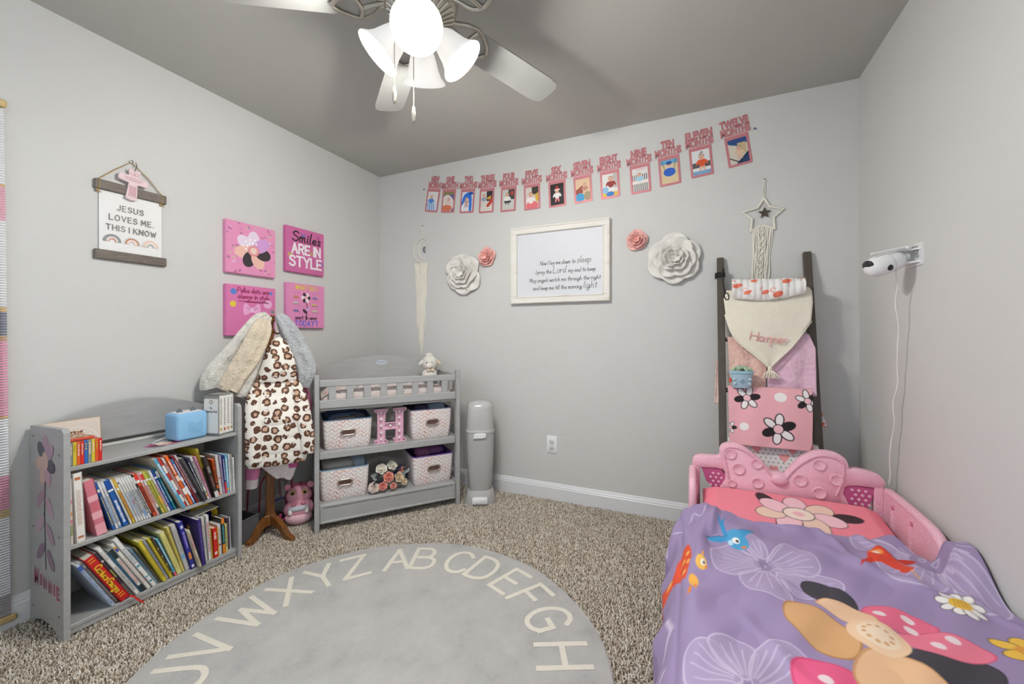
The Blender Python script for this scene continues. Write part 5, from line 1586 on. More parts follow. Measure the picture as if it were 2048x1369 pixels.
def coats():
    G = 'clothes on the coat rack'
    # cream fleece coat
    c = thing('fleece_coat', 'cream fleece coat with a beige sleeve hung on the left of the coat rack', 'coat', CR, CRZ, G)
    path_slab([(-.03, .05, 1.232, .022, .02), (-.06, .05, 1.20, .048, .03), (-.10, .05, 1.13, .062, .036), (-.15, .062, 1.02, .085, .040), (-.205, .072, .92, .105, .040), (-.232, .075, .862, .108, .036), (-.235, .075, .852, .10, .03)], 40, .011, 5, 1).build('coat_body', fuzzy('#e4e0d5', '#efebe1', 130, 1.0), c, 60)
    path_slab([(-.055, .02, 1.205, .03, .02), (-.065, -.005, 1.15, .05, .035), (-.11, -.012, 1.03, .056, .036), (-.165, -.012, .93, .052, .034), (-.205, -.01, .85, .050, .03), (-.208, -.01, .842, .044, .022)], 34, .008, 3, 2).build('sleeve', fuzzy('#dccbb2', '#e6d8c2', 130, 1.0), c, 60)
    path_slab([(-.04, .04, 1.15, .02, .02), (-.075, .03, 1.06, .032, .026), (-.115, .03, .93, .038, .028), (-.158, .03, .815, .040, .028), (-.160, .03, .806, .034, .02)], 20, .004, 3, 3).build('sleeve', fuzzy('#e8e3da', '#f1ede4', 130, 1.0), c, 60)
    # grey plush jacket
    g = thing('plush_jacket', 'pale grey plush jacket hung on the right of the coat rack', 'jacket', CR, CRZ, G)
    path_slab([(.012, .07, 1.232, .02, .016), (.036, .075, 1.205, .036, .024), (.075, .078, 1.13, .050, .028), (.122, .078, 1.02, .056, .030), (.152, .075, .93, .054, .030), (.150, .072, .88, .042, .028), (.142, .07, .824, .030, .022)], 26, .006, 3, 4).build('jacket_body', fuzzy('#adb0b4', '#c6c9cc', 90, 1.2), g, 60)
    # red and pink clothes glimpsed behind
    r = thing('pink_cardigan', 'bright pink cardigan glimpsed between the leopard jacket and the grey plush jacket', 'cardigan', CR, CRZ, G)
    path_slab([(.05, .150, 1.10, .02, .010), (.085, .153, 1.0, .040, .014), (.105, .153, .86, .050, .016), (.110, .150, .7, .050, .016), (.110, .150, .52, .045, .014)], 22, .005, 4, 5).build('cardigan_body', plain('#d9477a', .85, bump=.2), r, 60)
    path_slab([(.145, .118, .83, .012, .010), (.170, .118, .74, .014, .010), (.170, .118, .62, .013, .010)], 14, .002, 2, 2).build('cardigan_sleeve', plain('#e88bb2', .85), r, 60)
    # leopard puffer
    lp = thing('leopard_puffer_jacket', 'hooded cream puffer jacket with brown leopard spots hanging in front', 'jacket', CR, CRZ, G)
    lm = leopard()
    rows = [(1.112, .008, .024, .03, .012), (1.095, -.012, .044, .022, .05), (1.05, -.036, .072, .01, .085), (.99, -.056, .092, .0, .10), (.93, -.074, .10, -.002, .10), (.885, -.086, .102, .0, .085), (.872, -.088, .104, .0, .075)]
    slab(rows, 30, .006, 2, 3).build('hood', lm, lp, 70)
    rows = []
    z = .878
    prof = [(.878, -.09, .108, .055), (.83, -.108, .122, .075), (.76, -.126, .134, .09), (.68, -.130, .146, .10), (.58, -.132, .150, .105), (.50, -.130, .150, .10), (.455, -.132, .146, .085), (.436, -.122, .138, .06)]
    while z > .436:
        for a, b in zip(prof, prof[1:]):
            if a[0] >= z >= b[0]:
                t = (a[0] - z) / (a[0] - b[0])
                puff = abs(math.sin((.878 - z) / .075 * math.pi)) ** .5
                yf_ = -.055 * min(1, max(0, (.85 - z) / .16))
                rows.append((z, a[1] + (b[1] - a[1]) * t - .002 * puff, a[2] + (b[2] - a[2]) * t + .002 * puff, yf_, (a[3] + (b[3] - a[3]) * t) * (.92 + .08 * puff)))
                break
        z -= .0125
    rows.append((.434, -.118, .134, -.055, .03))
    slab(rows, 36, .007, 3, 8).build('jacket_body', lm, lp, 70)
    path_slab([(-.078, -.012, .85, .028, .025), (-.096, -.050, .76, .038, .036), (-.094, -.080, .65, .038, .034), (-.094, -.086, .55, .038, .032), (-.090, -.086, .478, .034, .028), (-.088, -.086, .468, .028, .02)], 22, .003, 2, 6).build('sleeve', lm, lp, 70)
    path_slab([(.092, -.012, .855, .028, .025), (.116, -.045, .77, .038, .034), (.134, -.075, .66, .040, .034), (.148, -.078, .56, .037, .032), (.152, -.078, .495, .032, .028), (.152, -.078, .484, .026, .02)], 22, .003, 2, 7).build('sleeve', lm, lp, 70)
    # little pink and white jacket under it
    j = thing('baseball_jacket', 'small white jacket with pink sleeves showing below the leopard puffer', 'jacket', CR, CRZ, G)
    wh = plain('#efe6e6', .85, bump=.2); pk_ = plain('#dd86b4', .85, bump=.2)
    slab([(.52, -.06, .06, .055, .05), (.46, -.075, .07, .05, .055), (.42, -.074, .074, .048, .055), (.365, -.03, .078, .045, .05), (.335, -.0, .07, .045, .035)], 24, .006, 4, 12).build('jacket_body', wh, j, 60)
    s_ = path_slab([(-.085, .04, .52, .03, .025), (-.098, .035, .45, .034, .03), (-.104, .03, .395, .034, .028), (-.106, .03, .355, .031, .025)], 18, .003, 2, 1).build('sleeve', pk_, j, 60)
    path_slab([(-.106, .03, .360, .028, .022), (-.107, .03, .335, .029, .023), (-.108, .03, .306, .027, .021)], 18, .002, 6, 1).build('cuff', wh, s_, 60)
    s_ = path_slab([(.078, .045, .50, .03, .022), (.082, .045, .43, .032, .026), (.085, .042, .385, .024, .022)], 18, .003, 2, 3).build('sleeve', plain('#c9649c', .85, bump=.2), j, 60)
    path_slab([(.082, .042, .392, .022, .02), (.072, .042, .352, .022, .019), (.060, .042, .322, .018, .016)], 16, .002, 6, 2).build('cuff', wh, s_, 60)
coats()

# ------------------------------------------------------------------ bags and bin on the floor behind the rack
def bags():
    cl = NT('m_clear_vinyl', .08); cl.color(lin('#e9eef2')); cl.b.inputs['Transmission Weight'].default_value = .92; cl.b.inputs['IOR'].default_value = 1.08; cl.b.inputs['Alpha'].default_value = .55
    b = thing('clear_backpack', 'clear vinyl backpack with red piping and a blue pocket behind the coat rack', 'backpack', (-2.316, 1.618, 0), LW)
    out = [(-.10, .02), (-.105, .12), (-.10, .22)] + [(.10 * math.cos(R(a)), .24 + .085 * math.sin(R(a))) for a in range(170, 9, -20)] + [(.10, .22), (.105, .12), (.10, .02)]
    MB().prism(out, -.05, .05, 0, None, .008).build('clear_body', cl.m, b, 40)
    red = plain('#a5303c', .5); blu = plain('#2f57b8', .5)
    for y in (-.052, .052):
        MB().tube([(x, y, z) for x, z in smooth_line(out, 3, True)] + [(out[0][0], y, out[0][1])], .0045, 6, 0, None, 1, False).build('piping', red, b, 60)
    po = [(-.08, .03), (-.08, .10)] + [(.08 * math.cos(R(a)), .11 + .04 * math.sin(R(a))) for a in range(170, 9, -20)] + [(.08, .10), (.08, .03)]
    MB().prism(po, -.075, -.052, 0, None, .006).build('front_pocket', cl.m, b, 40)
    MB().tube([(x, -.077, z) for x, z in smooth_line(po, 3, True)], .004, 6, 0, None, 1, False).build('pocket_piping', blu, b, 60)
    MB().tube(smooth_line([(-.03, .05, .315), (-.02, .05, .36), (.02, .05, .36), (.03, .05, .315)], 5), .006, 6).build('carry_loop', red, b, 60)
    MB().box((0, 0, .011), (.19, .09, .02), .006).build('base', plain('#3a3c44', .6), b)
    # pink hippo backpack
    h = thing('hippo_backpack', 'pink hippo face backpack with big white teeth standing on the carpet', 'backpack', (-2.162, 1.690, 0), R(50))
    h.scale = (.93, .93, .93)
    pk_ = plain('#e7a3b4', .75, bump=.15); lt = plain('#f2c3cc', .75)
    MB().ball((0, .02, .155), (.085, .055, .095), 20).build('bag_body', plain('#8f3d56', .7), h, 180)
    MB().ball((0, -.01, .175), (.075, .055, .062), 20).build('head', pk_, h, 180)
    MB().ball((0, -.042, .105), (.088, .058, .062), 20).build('muzzle', pk_, h, 180)
    MB().ball((0, -.078, .118), (.062, .028, .022), 18).build('mouth', plain('#c9ccd4', .6), h, 180)
    MB().ball((0, -.058, .055), (.080, .045, .045), 18).build('lower_jaw', lt, h, 180)
    for s in (-1, 1):
        MB().ball((s * .066, .0, .232), (.022, .014, .022), 12).build('ear', pk_, h, 180)
        e = MB().ball((s * .034, -.052, .208), (.016, .012, .016), 12).build('eye', plain('#c9b35a', .3), h, 180)
        MB().ball((s * .034, -.061, .208), (.009, .006, .010), 10).build('pupil', plain('#1d1a1a', .2), e, 180)
        MB().lathe([(.001, .0), (.012, .006), (.012, .026), (.008, .034), (.001, .036)], 10, 0, Matrix.Translation((s * .046, -.088, .084))).build('tooth', plain('#f2efe4', .4), h, 60)
        MB().ball((s * .026, -.088, .150), (.013, .010, .010), 10).build('nostril', plain('#d98598', .7), h, 180)
    MB().tube(smooth_line([(-.075, -.02, .05), (-.105, -.05, .04), (-.10, -.06, .09)], 5), .009, 8).build('strap', plain('#d24f86', .7), h, 60)
    # dark bin
    b = thing('storage_bin', 'low charcoal storage bin between bookcase and coat rack', 'bin', (-2.262, 1.398, 0), R(8))
    m = MB()
    W_, D_, H_, t = .165, .10, .135, .004
    for c, d in (((0, -D_ / 2, H_ / 2), (W_, t, H_)), ((0, D_ / 2, H_ / 2), (W_, t, H_)), ((-W_ / 2, 0, H_ / 2), (t, D_, H_)), ((W_ / 2, 0, H_ / 2), (t, D_, H_)), ((0, 0, .003), (W_, D_, .006))):
        m.box(c, d)
    gm_ = plain('#55565b', .6)
    m.build('bin_shell', gm_, b)
    m = MB()
    for c, d in (((0, -D_ / 2, H_), (W_ + .012, .010, .008)), ((0, D_ / 2, H_), (W_ + .012, .010, .008)), ((-W_ / 2, 0, H_), (.010, D_, .008)), ((W_ / 2, 0, H_), (.010, D_, .008))):
        m.box(c, d, .002)
    m.build('rim', gm_, b)
    # empty clear water jug against the wall
    j = thing('clear_jug', 'clear plastic bottle hanging between the coat rack and the changing table', 'bottle', (-2.298, 1.80, 0), 0)
    MB().lathe([(.001, .0), (.055, .0), (.062, .01), (.062, .20), (.055, .24), (.062, .28), (.062, .38), (.05, .43), (.028, .46), (.026, .49)], 24).build('bottle_body', cl.m, j, 50)
    MB().lathe([(.001, .49), (.03, .49), (.03, .515), (.001, .517)], 20).build('cap', plain('#d9dde0', .4), j, 40)
bags()

# ------------------------------------------------------------------ changing table across the corner (local x along the front, y inwards)
CT = (-1.944, 1.626, 0)
CTZ = math.atan2(.786, .618)
CTW, CTD = .845, .46
ct = thing('changing_table', 'grey slatted changing table with arched back set across the corner', 'changing table', CT, CTZ)
def post(x, y, h, sx=.026, sy=.045):
    MB().box((x, y, h / 2), (sx, sy, h), .004).build('post', GREY, ct)
post(.004, .0, .895); post(CTW - .004, .0, .895); post(.004, CTD - .02, .915); post(CTW - .004, CTD - .02, .915)
X0, X1 = .018, CTW - .018
def rail(nm, x0, x1, y, z0, z1, t=.018):
    return MB().box(((x0 + x1) / 2, y, (z0 + z1) / 2), (x1 - x0, t, z1 - z0), .003).build(nm, GREY, ct)
rail('top_rail', X0, X1, .0, .826, .865)
rail('lower_rail', X0, X1, .0, .703, .750)
for k in range(8):
    x = .086 + .0952 * k
    MB().box((x, .0, .788), (.038, .012, .08), .002).build('slat', GREY, ct)
for x in (.004, CTW - .004):
    MB().box((x, CTD / 2 - .01, .846), (.018, CTD - .06, .038), .003).build('side_rail', GREY, ct)
    MB().box((x, CTD / 2 - .01, .727), (.018, CTD - .06, .046), .003).build('side_rail', GREY, ct)
    for k in range(4):
        MB().box((x, .075 + .082 * k, .788), (.012, .035, .08), .002).build('slat', GREY, ct)
    MB().box((x, CTD / 2 - .01, .432), (.016, CTD - .06, .036), .003).build('side_rail', GREY, ct)
    MB().box((x, CTD / 2 - .01, .105), (.016, CTD - .06, .10), .003).build('side_rail', GREY, ct)
for z0, z1 in ((.688, .703), (.412, .452), (.138, .156)):
    MB().box((CTW / 2, CTD / 2 - .01, (z0 + z1) / 2), (X1 - X0, CTD - .025, z1 - z0), .003).build('shelf', GREY, ct)
bp = [(X0, .80), (X0, .893)] + [(X0 + (X1 - X0) * t, .893 + .086 * math.sin(math.pi * t) ** .85) for t in np.linspace(.04, .96, 23)] + [(X1, .893), (X1, .80)]
MB().prism(bp, CTD - .029, CTD - .012, 0, None, .002).build('back_panel', GREY, ct)
for k in range(7):
    MB().box((.10 + .107 * k, CTD - .02, .755), (.032, .012, .10), .002).build('slat', GREY, ct)
m = MB()
m.prism(circle(0, 0, .038, 24, .014), -.0015, 0, 0, Matrix.Translation((.433, CTD - .029, .930)))
lg = m.build('badge', plain('#c9d6de', .4), ct)
m = MB(); fit_type(m, 'HARPER', .433, .9255, .058, .010, CTD - .0306, .0004, .01)
m.build('lettering', plain('#4c5560', .5), lg)
ap = MB()
ap.box((CTW / 2, .0, .102), (X1 - X0, .014, .102), .002)
for c, d in (((CTW / 2, -.009, .148), (X1 - X0 - .01, .008, .012)), ((CTW / 2, -.009, .057), (X1 - X0 - .01, .008, .012)), ((X0 + .012, -.009, .102), (.012, .008, .082)), ((X1 - .012, -.009, .102), (.012, .008, .082))):
    ap.box(c, d, .002)
ap.build('apron', GREY, ct)

def ctloc(x, y, z):
    v = Matrix.Translation(CT) @ Matrix.Rotation(CTZ, 4, 'Z') @ Vector((x, y, z))
    return tuple(v)

def pad():
    t = NT('m_pad_print', .85)
    w = t.node('ShaderNodeTexWave'); w.wave_type = 'BANDS'; w.bands_direction = 'Z'
    w.inputs['Scale'].default_value = 10; w.inputs['Distortion'].default_value = 9; w.inputs['Detail'].default_value = 2; w.inputs['Detail Scale'].default_value = 1.2
    t.link(t.coord('Object', (1, 1, 1.6)), w.inputs['Vector'])
    t.color(t.ramp(w.outputs[0], [(0, lin('#a9a6a4')), (.18, lin('#f0ebe8')), (.45, lin('#ecd0c8')), (.6, lin('#f4f1ee')), (.78, lin('#8f9094')), (.88, lin('#eeeae6')), (1, lin('#d9b0a6'))]))
    p = thing('changing_pad', 'contoured changing pad with grey and blush watercolour stripes on the table top', 'pad', ctloc(CTW / 2, .215, .7035), CTZ)
    rings = []
    for x in np.linspace(-.385, .385, 21):
        e = 1 - (abs(x) / .385) ** 8 * .5
        ring = []
        for y, z in ((-.185, .012), (-.19, .06), (-.175, .095), (-.13, .10), (-.06, .058), (0, .05), (.06, .058), (.13, .10), (.175, .095), (.19, .06), (.185, .012), (.17, .0), (-.17, .0)):
            ring.append((x, y * (.96 + .04 * e), z * e if z > .0 else 0))
        rings.append(ring)
    MB().loft(rings).build('pad_body', t.m, p, 60)
pad()

def lamb():
    l = thing('plush_lamb', 'white plush lamb with a bow sitting on the changing table', 'plush toy', ctloc(.740, .30, .807), CTZ - R(8))
    fl_ = fuzzy('#dedad0', '#f3f0e8', 160, .9)
    MB().ball((0, 0, .035), (.055, .048, .045), 18).build('body', fl_, l, 180)
    hd = MB().ball((0, -.012, .118), (.052, .050, .056), 20).build('head', fl_, l, 180)
    MB().ball((-.010, -.055, .102), (.024, .018, .020), 14).build('muzzle', plain('#efe7dc', .8), hd, 180)
    for s, x in ((-1, -.028), (1, .008)):
        MB().ball((x, -.058, .122), (.0045, .003, .0045), 8).build('eye', plain('#2a2522', .2), hd, 180)
    for s in (-1, 1):
        MB().ball((0, 0, 0), (.014, .009, .036), 12, 0, Matrix.Translation((s * .052 + .002, -.006, .125)) @ Matrix.Rotation(R(s * -52), 4, 'Y')).build('ear', fl_ if s < 0 else plain('#e0cdb4', .9), hd, 180)
        MB().ball((s * .030, -.040, .016), (.016, .034, .015), 12).build('leg', fl_, l, 180)
        MB().ball((s * .014, -.050, .070), (.014, .007, .010), 10).build('bow_loop', plain('#e6d6bd', .7), l, 180)
    MB().ball((0, .02, .172), (.03, .026, .016), 12).build('topknot', fl_, hd, 180)
lamb()

def herring(pinkc, base):
    t = NT('m_herringbone', .85)
    x, y, z = t.xyz()
    u = t.math('ADD', x, y)
    P, Q = .040, .024
    s = t.math('DIVIDE', u, P)
    tri = t.math('ABSOLUTE', t.math('MULTIPLY_ADD', t.math('FRACT', s), 2, -1))
    v = t.math('FRACT', t.math('DIVIDE', t.math('ADD', z, t.math('MULTIPLY', tri, -.024)), Q))
    strip = t.math('LESS_THAN', v, .50)
    edge = t.math('MULTIPLY', t.math('GREATER_THAN', tri, .07), t.math('LESS_THAN', tri, .93))
    mk = t.math('MULTIPLY', strip, edge)
    f = t.math('MULTIPLY', mk, t.ramp(t.noise(45, detail=2), [(.3, (.5, .5, .5)), (.65, (1, 1, 1))]))
    c = t.mix(f, lin(base), t.ramp(t.noise(14), [(.35, lin(pinkc)), (.65, lin('#d9cfcd'))]))
    t.color(c)
    t.bump(t.noise(250), .2, .002)
    return t.m

HB = herring('#d8998c', '#f1eeec')
def basket(label, x, z, w, d, h, lining, y=.03, tw=0, bulge=.012):
    b = thing('fabric_basket', label, 'basket', ctloc(x, y + d / 2, z + .0008), CTZ + R(tw), 'herringbone fabric baskets on the changing table')
    def ring(k, zz, inset=0.0, front=0.0):
        ww, dd = w / 2 * k - inset, d / 2 * k - inset
        return [(px, py - (front if py < 0 else 0) * (1 - (px / ww) ** 2), zz) for px, py in rrect(-ww, -dd, ww, dd, .02, 3)]
    rings = [ring(.90, .0), ring(.93, .01, 0, bulge * .3), ring(.97, h * .4, 0, bulge), ring(1.0, h * .85, 0, bulge * .5), ring(1.01, h, 0, 0)]
    MB().loft(rings, 0, None, True).mi
    m = MB(); m.loft(rings, 0, None, False); n = len(rings[0]); m.f.append(tuple(reversed(range(n)))); m.mi.append(0)
    m.build('fabric_shell', HB, b, 50)
    rr2 = [ring(1.01, h), ring(1.015, h + .004, .001), ring(1.01, h + .006, .005), ring(1.0, h, .008), ring(.96, h * .4, .008), ring(.92, .012, .008)]
    m = MB(); m.loft(rr2, 0, None, False); m.f.append(tuple(range(5 * n, 6 * n))); m.mi.append(0)
    m.build('lining', plain(lining, .85, bump=.1), b, 50)
    yf = -d / 2 * .995 - bulge * .62
    st = rrect(-.040, h * .58 - .016, .040, h * .58 + .016, .0159, 5)
    MB().tube([(px, yf - .003, pz) for px, pz in st + st[:1]], .0048, 8, 0, None, 1, False).build('grommet', plain('#c9bcae', .25, .85), b, 60)
    MB().prism(offset_poly(st, .002), yf - .0035, yf + .004).build('handle_slot_shade', plain('#5a403a', .7), b)  # dark plate painted for the shaded inside of the handle hole
    return b, h
def clothes_in(label, x, y, z, items, cat='clothes', name='folded_clothes', tw=0):
    t = thing(name, label, cat, ctloc(x, y, z), CTZ + R(tw))
    for nm, c, s, col in items:
        M = Matrix.Translation(c)
        m = MB()
        rings = []
        for k in range(9):
            u = -1 + 2 * k / 8
            e = (1 - abs(u) ** 6) ** .5 * .98 + .02
            rings.append([(s[0] / 2 * u, s[1] / 2 * math.cos(2 * math.pi * j / 14) * (.85 + .15 * e) + .004 * math.sin(5 * u + j), s[2] / 2 * math.sin(2 * math.pi * j / 14) * (.6 + .4 * e)) for j in range(14)])
        m.loft(rings, 0, M)
        m.build(nm, plain(col, .9, bump=.3), t, 70)
    return t
basket('herringbone basket on the middle shelf, left of the pink letter', .172, .452, .272, .30, .168, '#5c7391')
basket('herringbone basket on the middle shelf, right of the pink letter', .680, .452, .268, .30, .186, '#565a72')
basket('herringbone basket on the bottom shelf, left of the flowers, holding knitted blankets', .155, .156, .270, .30, .176, '#8fa6bb')
basket('herringbone basket on the bottom shelf holding purple slippers', .690, .156, .268, .30, .180, '#6d4f96')
clothes_in('blue diapers and grey wipes packs filling the upper left basket', .172, .18, .57, [('folded_pack', (-.02, .06, .03), (.19, .08, .13), '#48617f'), ('folded_pack', (0, -.03, .02), (.2, .07, .11), '#6f86a4'), ('wipes_pack', (-.01, -.08, .035), (.13, .05, .05), '#8a7f70'), ('folded_pack', (.06, -.07, .02), (.1, .05, .1), '#54565e')], 'diapers', 'diaper_packs')
clothes_in('rolled dark patterned cloths and pale ones filling the upper right basket', .680, .18, .592, [('rolled_cloth', (-.06, .05, .03), (.1, .09, .10), '#3f4457'), ('rolled_cloth', (.01, .05, .035), (.09, .09, .10), '#5a5f70'), ('rolled_cloth', (.05, -.03, .035), (.12, .09, .08), '#9db0c2'), ('rolled_cloth', (-.05, -.06, .03), (.09, .08, .09), '#47435c')], 'cloths', 'rolled_cloths')
clothes_in('grey knitted and pale blue blankets folded in the lower left basket', .155, .18, .285, [('folded_blanket', (-.03, .0, .035), (.18, .2, .09), '#a7a6a4'), ('folded_blanket', (-.03, -.02, .055), (.165, .16, .06), '#b9b7b2'), ('folded_blanket', (.08, .02, .04), (.09, .2, .1), '#a9bccd')], 'blanket', 'folded_blankets')
clothes_in('purple and plum slippers rolled in the lower right basket', .690, .18, .300, [('slipper', (-.050, -.04, .045), (.09, .12, .070), '#8d5a80'), ('slipper', (.028, -.035, .050), (.090, .12, .066), '#7f4f86'), ('purple_cloth', (.055, .05, .02), (.12, .14, .08), '#6a49a0')], 'slippers', 'purple_slippers')

def letter_h():
    l = thing('marquee_letter', 'pink marquee letter H with small bulbs on the middle shelf', 'letter', ctloc(.420, .075, .4528), CTZ)
    w, h = .194, .212
    S, q = .066, .016       # stem block width and serif height
    a, b = .097, .030
    out = [(-a, 0), (-.018, 0), (-.018, q), (-.032, q + .008), (-.032, .083), (.032, .083), (.032, q + .008), (.018, q), (.018, 0), (a, 0), (a, q), (.078, q + .008), (.078, h - q - .008), (a, h - q), (a, h), (.018, h), (.018, h - q), (.032, h - q - .008), (.032, .125), (-.032, .125), (-.032, h - q - .008), (-.018, h - q), (-.018, h), (-a, h), (-a, h - q), (-.078, h - q - .008), (-.078, q + .008), (-a, q)]
    pk_ = plain('#e9bcd0', .45)
    MB().prism(out, -.008, .012).build('letter_back', pk_, l)
    n = len(out)
    ins = offset_poly(out, .004)
    vs = [(x, -.03, z) for x, z in out] + [(x, .012, z) for x, z in out] + [(x, -.03, z) for x, z in ins] + [(x, -.008, z) for x, z in ins]
    fs = []
    for i in range(n):
        j = (i + 1) % n
        fs += [(i, n + i, n + j, j), (i, j, 2 * n + j, 2 * n + i), (2 * n + i, 2 * n + j, 3 * n + j, 3 * n + i)]
    MB().add(vs, fs).build('rim', plain('#eec6d8', .4), l)
    bm = plain('#f2ece4', .25)
    for x in (-.055, .055):
        for z in (.022, .064, .106, .148, .190):
            MB().ball((x, -.018, z), (.0085, .011, .0085), 10).build('bulb', bm, l, 180)
    MB().ball((0, -.018, .104), (.0085, .011, .0085), 10).build('bulb', bm, l, 180)
letter_h()

def bouquet():
    f = thing('flower_bouquet', 'artificial bouquet of white, coral and navy flowers on the bottom shelf', 'flowers', ctloc(.415, .075, .156), CTZ)
    rr = random.Random(2)
    def rose(c, r, col, nm, tilt):
        m = MB()
        F2 = Matrix.Rotation(R(-90), 4, 'X')
        k, ph = r / .155, 0
        for (n, L, W, d, cup, lift, curl, r0) in FL:
            me = petal_mesh(L * k, W * k, cup * 1.6 * k, lift * k, curl * k, 5, 5)
            V = [tuple(v.co) for v in me.vertices]; F = [tuple(p.vertices) for p in me.polygons]
            for i in range(n):
                a = 2 * math.pi * (i + ph) / n + rr.uniform(-.2, .2)
                m.add(V, F, 0, Matrix.Translation(c) @ tilt @ F2 @ Matrix.Translation((0, -d * 1.3 * k, 0)) @ Matrix.Rotation(a, 4, 'Y') @ Matrix.Translation((0, 0, r0 * k)))
            bpy.data.meshes.remove(me)
            ph += .5
        m.ball(tuple(Matrix.Translation(c) @ tilt @ Vector((0, 0, r * .18))), r * .3, 8)
        return m.build(nm, plain(col, .75, var=.06), f, 70)
    def T(ax, az): return Matrix.Rotation(R(az), 4, 'Z') @ Matrix.Rotation(R(ax), 4, 'X')
    for c, r, col, nm, ax, az in (((-.045, .0, .128), .036, '#f2ede0', 'white_rose', 50, -10), ((.02, .01, .138), .034, '#f1ecdf', 'white_rose', 45, 15), ((-.095, -.045, .040), .034, '#f1e2d8', 'white_rose', 75, -30),
                                  ((-.010, -.035, .085), .034, '#eda08f', 'coral_rose', 65, 0), ((-.045, -.05, .042), .028, '#ee9f92', 'coral_rose', 75, -10), ((.070, .01, .110), .026, '#efab9a', 'coral_rose', 50, 40),
                                  ((.052, -.035, .075), .033, '#efd9b8', 'cream_rose', 65, 20), ((.085, -.03, .040), .024, '#efdcc0', 'cream_rose', 70, 30), ((.015, -.055, .035), .022, '#e9a79a', 'coral_rose', 80, 5)):
        rose(c, r, col, nm, T(ax, az))
    lf = petal_mesh(.05, .026, .008, .004, .0)
    nv, gg = plain('#2b3350', .7), plain('#a9b4b2', .7)
    for i in range(26):
        a = rr.uniform(-100, 100); ee = rr.uniform(20, 80)
        o = link('leaf', lf if i else lf, f)
        c = (rr.uniform(-.09, .09), rr.uniform(-.05, .03), rr.uniform(.02, .12))
        o.matrix_local = Matrix.Translation((c[0] * 1.15, c[1], c[2])) @ Matrix.Rotation(R(a), 4, 'Y') @ Matrix.Rotation(R(rr.uniform(-20, 60)), 4, 'X') @ Matrix.Scale(rr.uniform(.6, 1.1), 4)
        if not lf.materials: lf.materials.append(gg)
        o.material_slots[0].link = 'OBJECT'
        o.material_slots[0].material = nv if i % 3 == 0 else gg
    m = MB()
    for i in range(9):
        m.tube([(0, .01, .004), (-.09 + .022 * i, -.02, .05 + .03 * math.sin(i))], .002, 5)
    m.build('stems', plain('#6f7f66', .7), f)['kind'] = 'stuff'
bouquet()

# ------------------------------------------------------------------ diaper pail
def pail():
    p = thing('diaper_pail', 'tall light grey pedal diaper pail beside the changing table', 'pail', (-1.318, 2.405, 0), R(28))
    g = plain('#b4b3b2', .3, var=.01); g2 = plain('#bcbbba', .22, var=.01); w = plain('#eceded', .3, var=0)
    def ring(a, b, z, e=3.2, n=32, dy=0):
        out = []
        for k in range(n):
            q = 2 * math.pi * k / n
            c, s = math.cos(q), math.sin(q)
            out.append((a * abs(c) ** (2 / e) * math.copysign(1, c), dy + b * abs(s) ** (2 / e) * math.copysign(1, s), z))
        return out
    MB().loft([ring(.104, .098, 0), ring(.104, .098, .01), ring(.100, .094, .045), ring(.088, .084, .085), ring(.080, .078, .095)]).build('foot_base', g, p, 40)
    MB().loft([ring(.070, .068, .085), ring(.078, .076, .12), ring(.090, .088, .30), ring(.095, .092, .475), ring(.095, .092, .482)]).build('bin_body', g, p, 40)
    MB().loft([ring(.098, .095, .480), ring(.098, .095, .492), ring(.095, .092, .497)]).build('collar', g2, p, 40)
    MB().loft([ring(.094, .091, .494), ring(.092, .089, .56), ring(.089, .086, .635), ring(.082, .08, .660), ring(.062, .06, .676), ring(.02, .02, .682)]).build('lid', g2, p, 50)
    MB().prism([(-.042, .445), (-.040, .470), (-.03, .477), (.03, .480), (.042, .474), (.040, .452), (.02, .446)], -.105, -.088, 0, None, .004).build('latch_handle', w, p)
    MB().prism(rrect(-.050, .022, .050, .062, .008), -.118, -.090, 0, None, .005).build('foot_pedal', w, p, 40)
pail()

# ------------------------------------------------------------------ blanket ladder leaning on the back wall
LY0, LSL = 2.245, .2244          # ladder plane: y = LY0 + LSL * z
ladder = thing('blanket_ladder', 'dark brown wooden blanket ladder leaning on the back wall behind the bed', 'ladder', (.345, LY0, 0), 0, None, -math.atan(LSL))
esp = wood_mat('#4a4239', '#5b534a', (14, 14, 1.5), .45)
LL = 1.565 * math.sqrt(1 + LSL ** 2)
lsc = math.sqrt(1 + LSL ** 2)
for s in (-1, 1):
    MB().box((s * .205, .012, LL / 2), (.036, .030, LL), .003).build('side_rail', esp, ladder)
for z in (.20, .50, .83, 1.10, 1.35):
    MB().tube([(-.19, .012, z * lsc), (.19, .012, z * lsc)], .012, 10).build('rung', esp, ladder, 60)
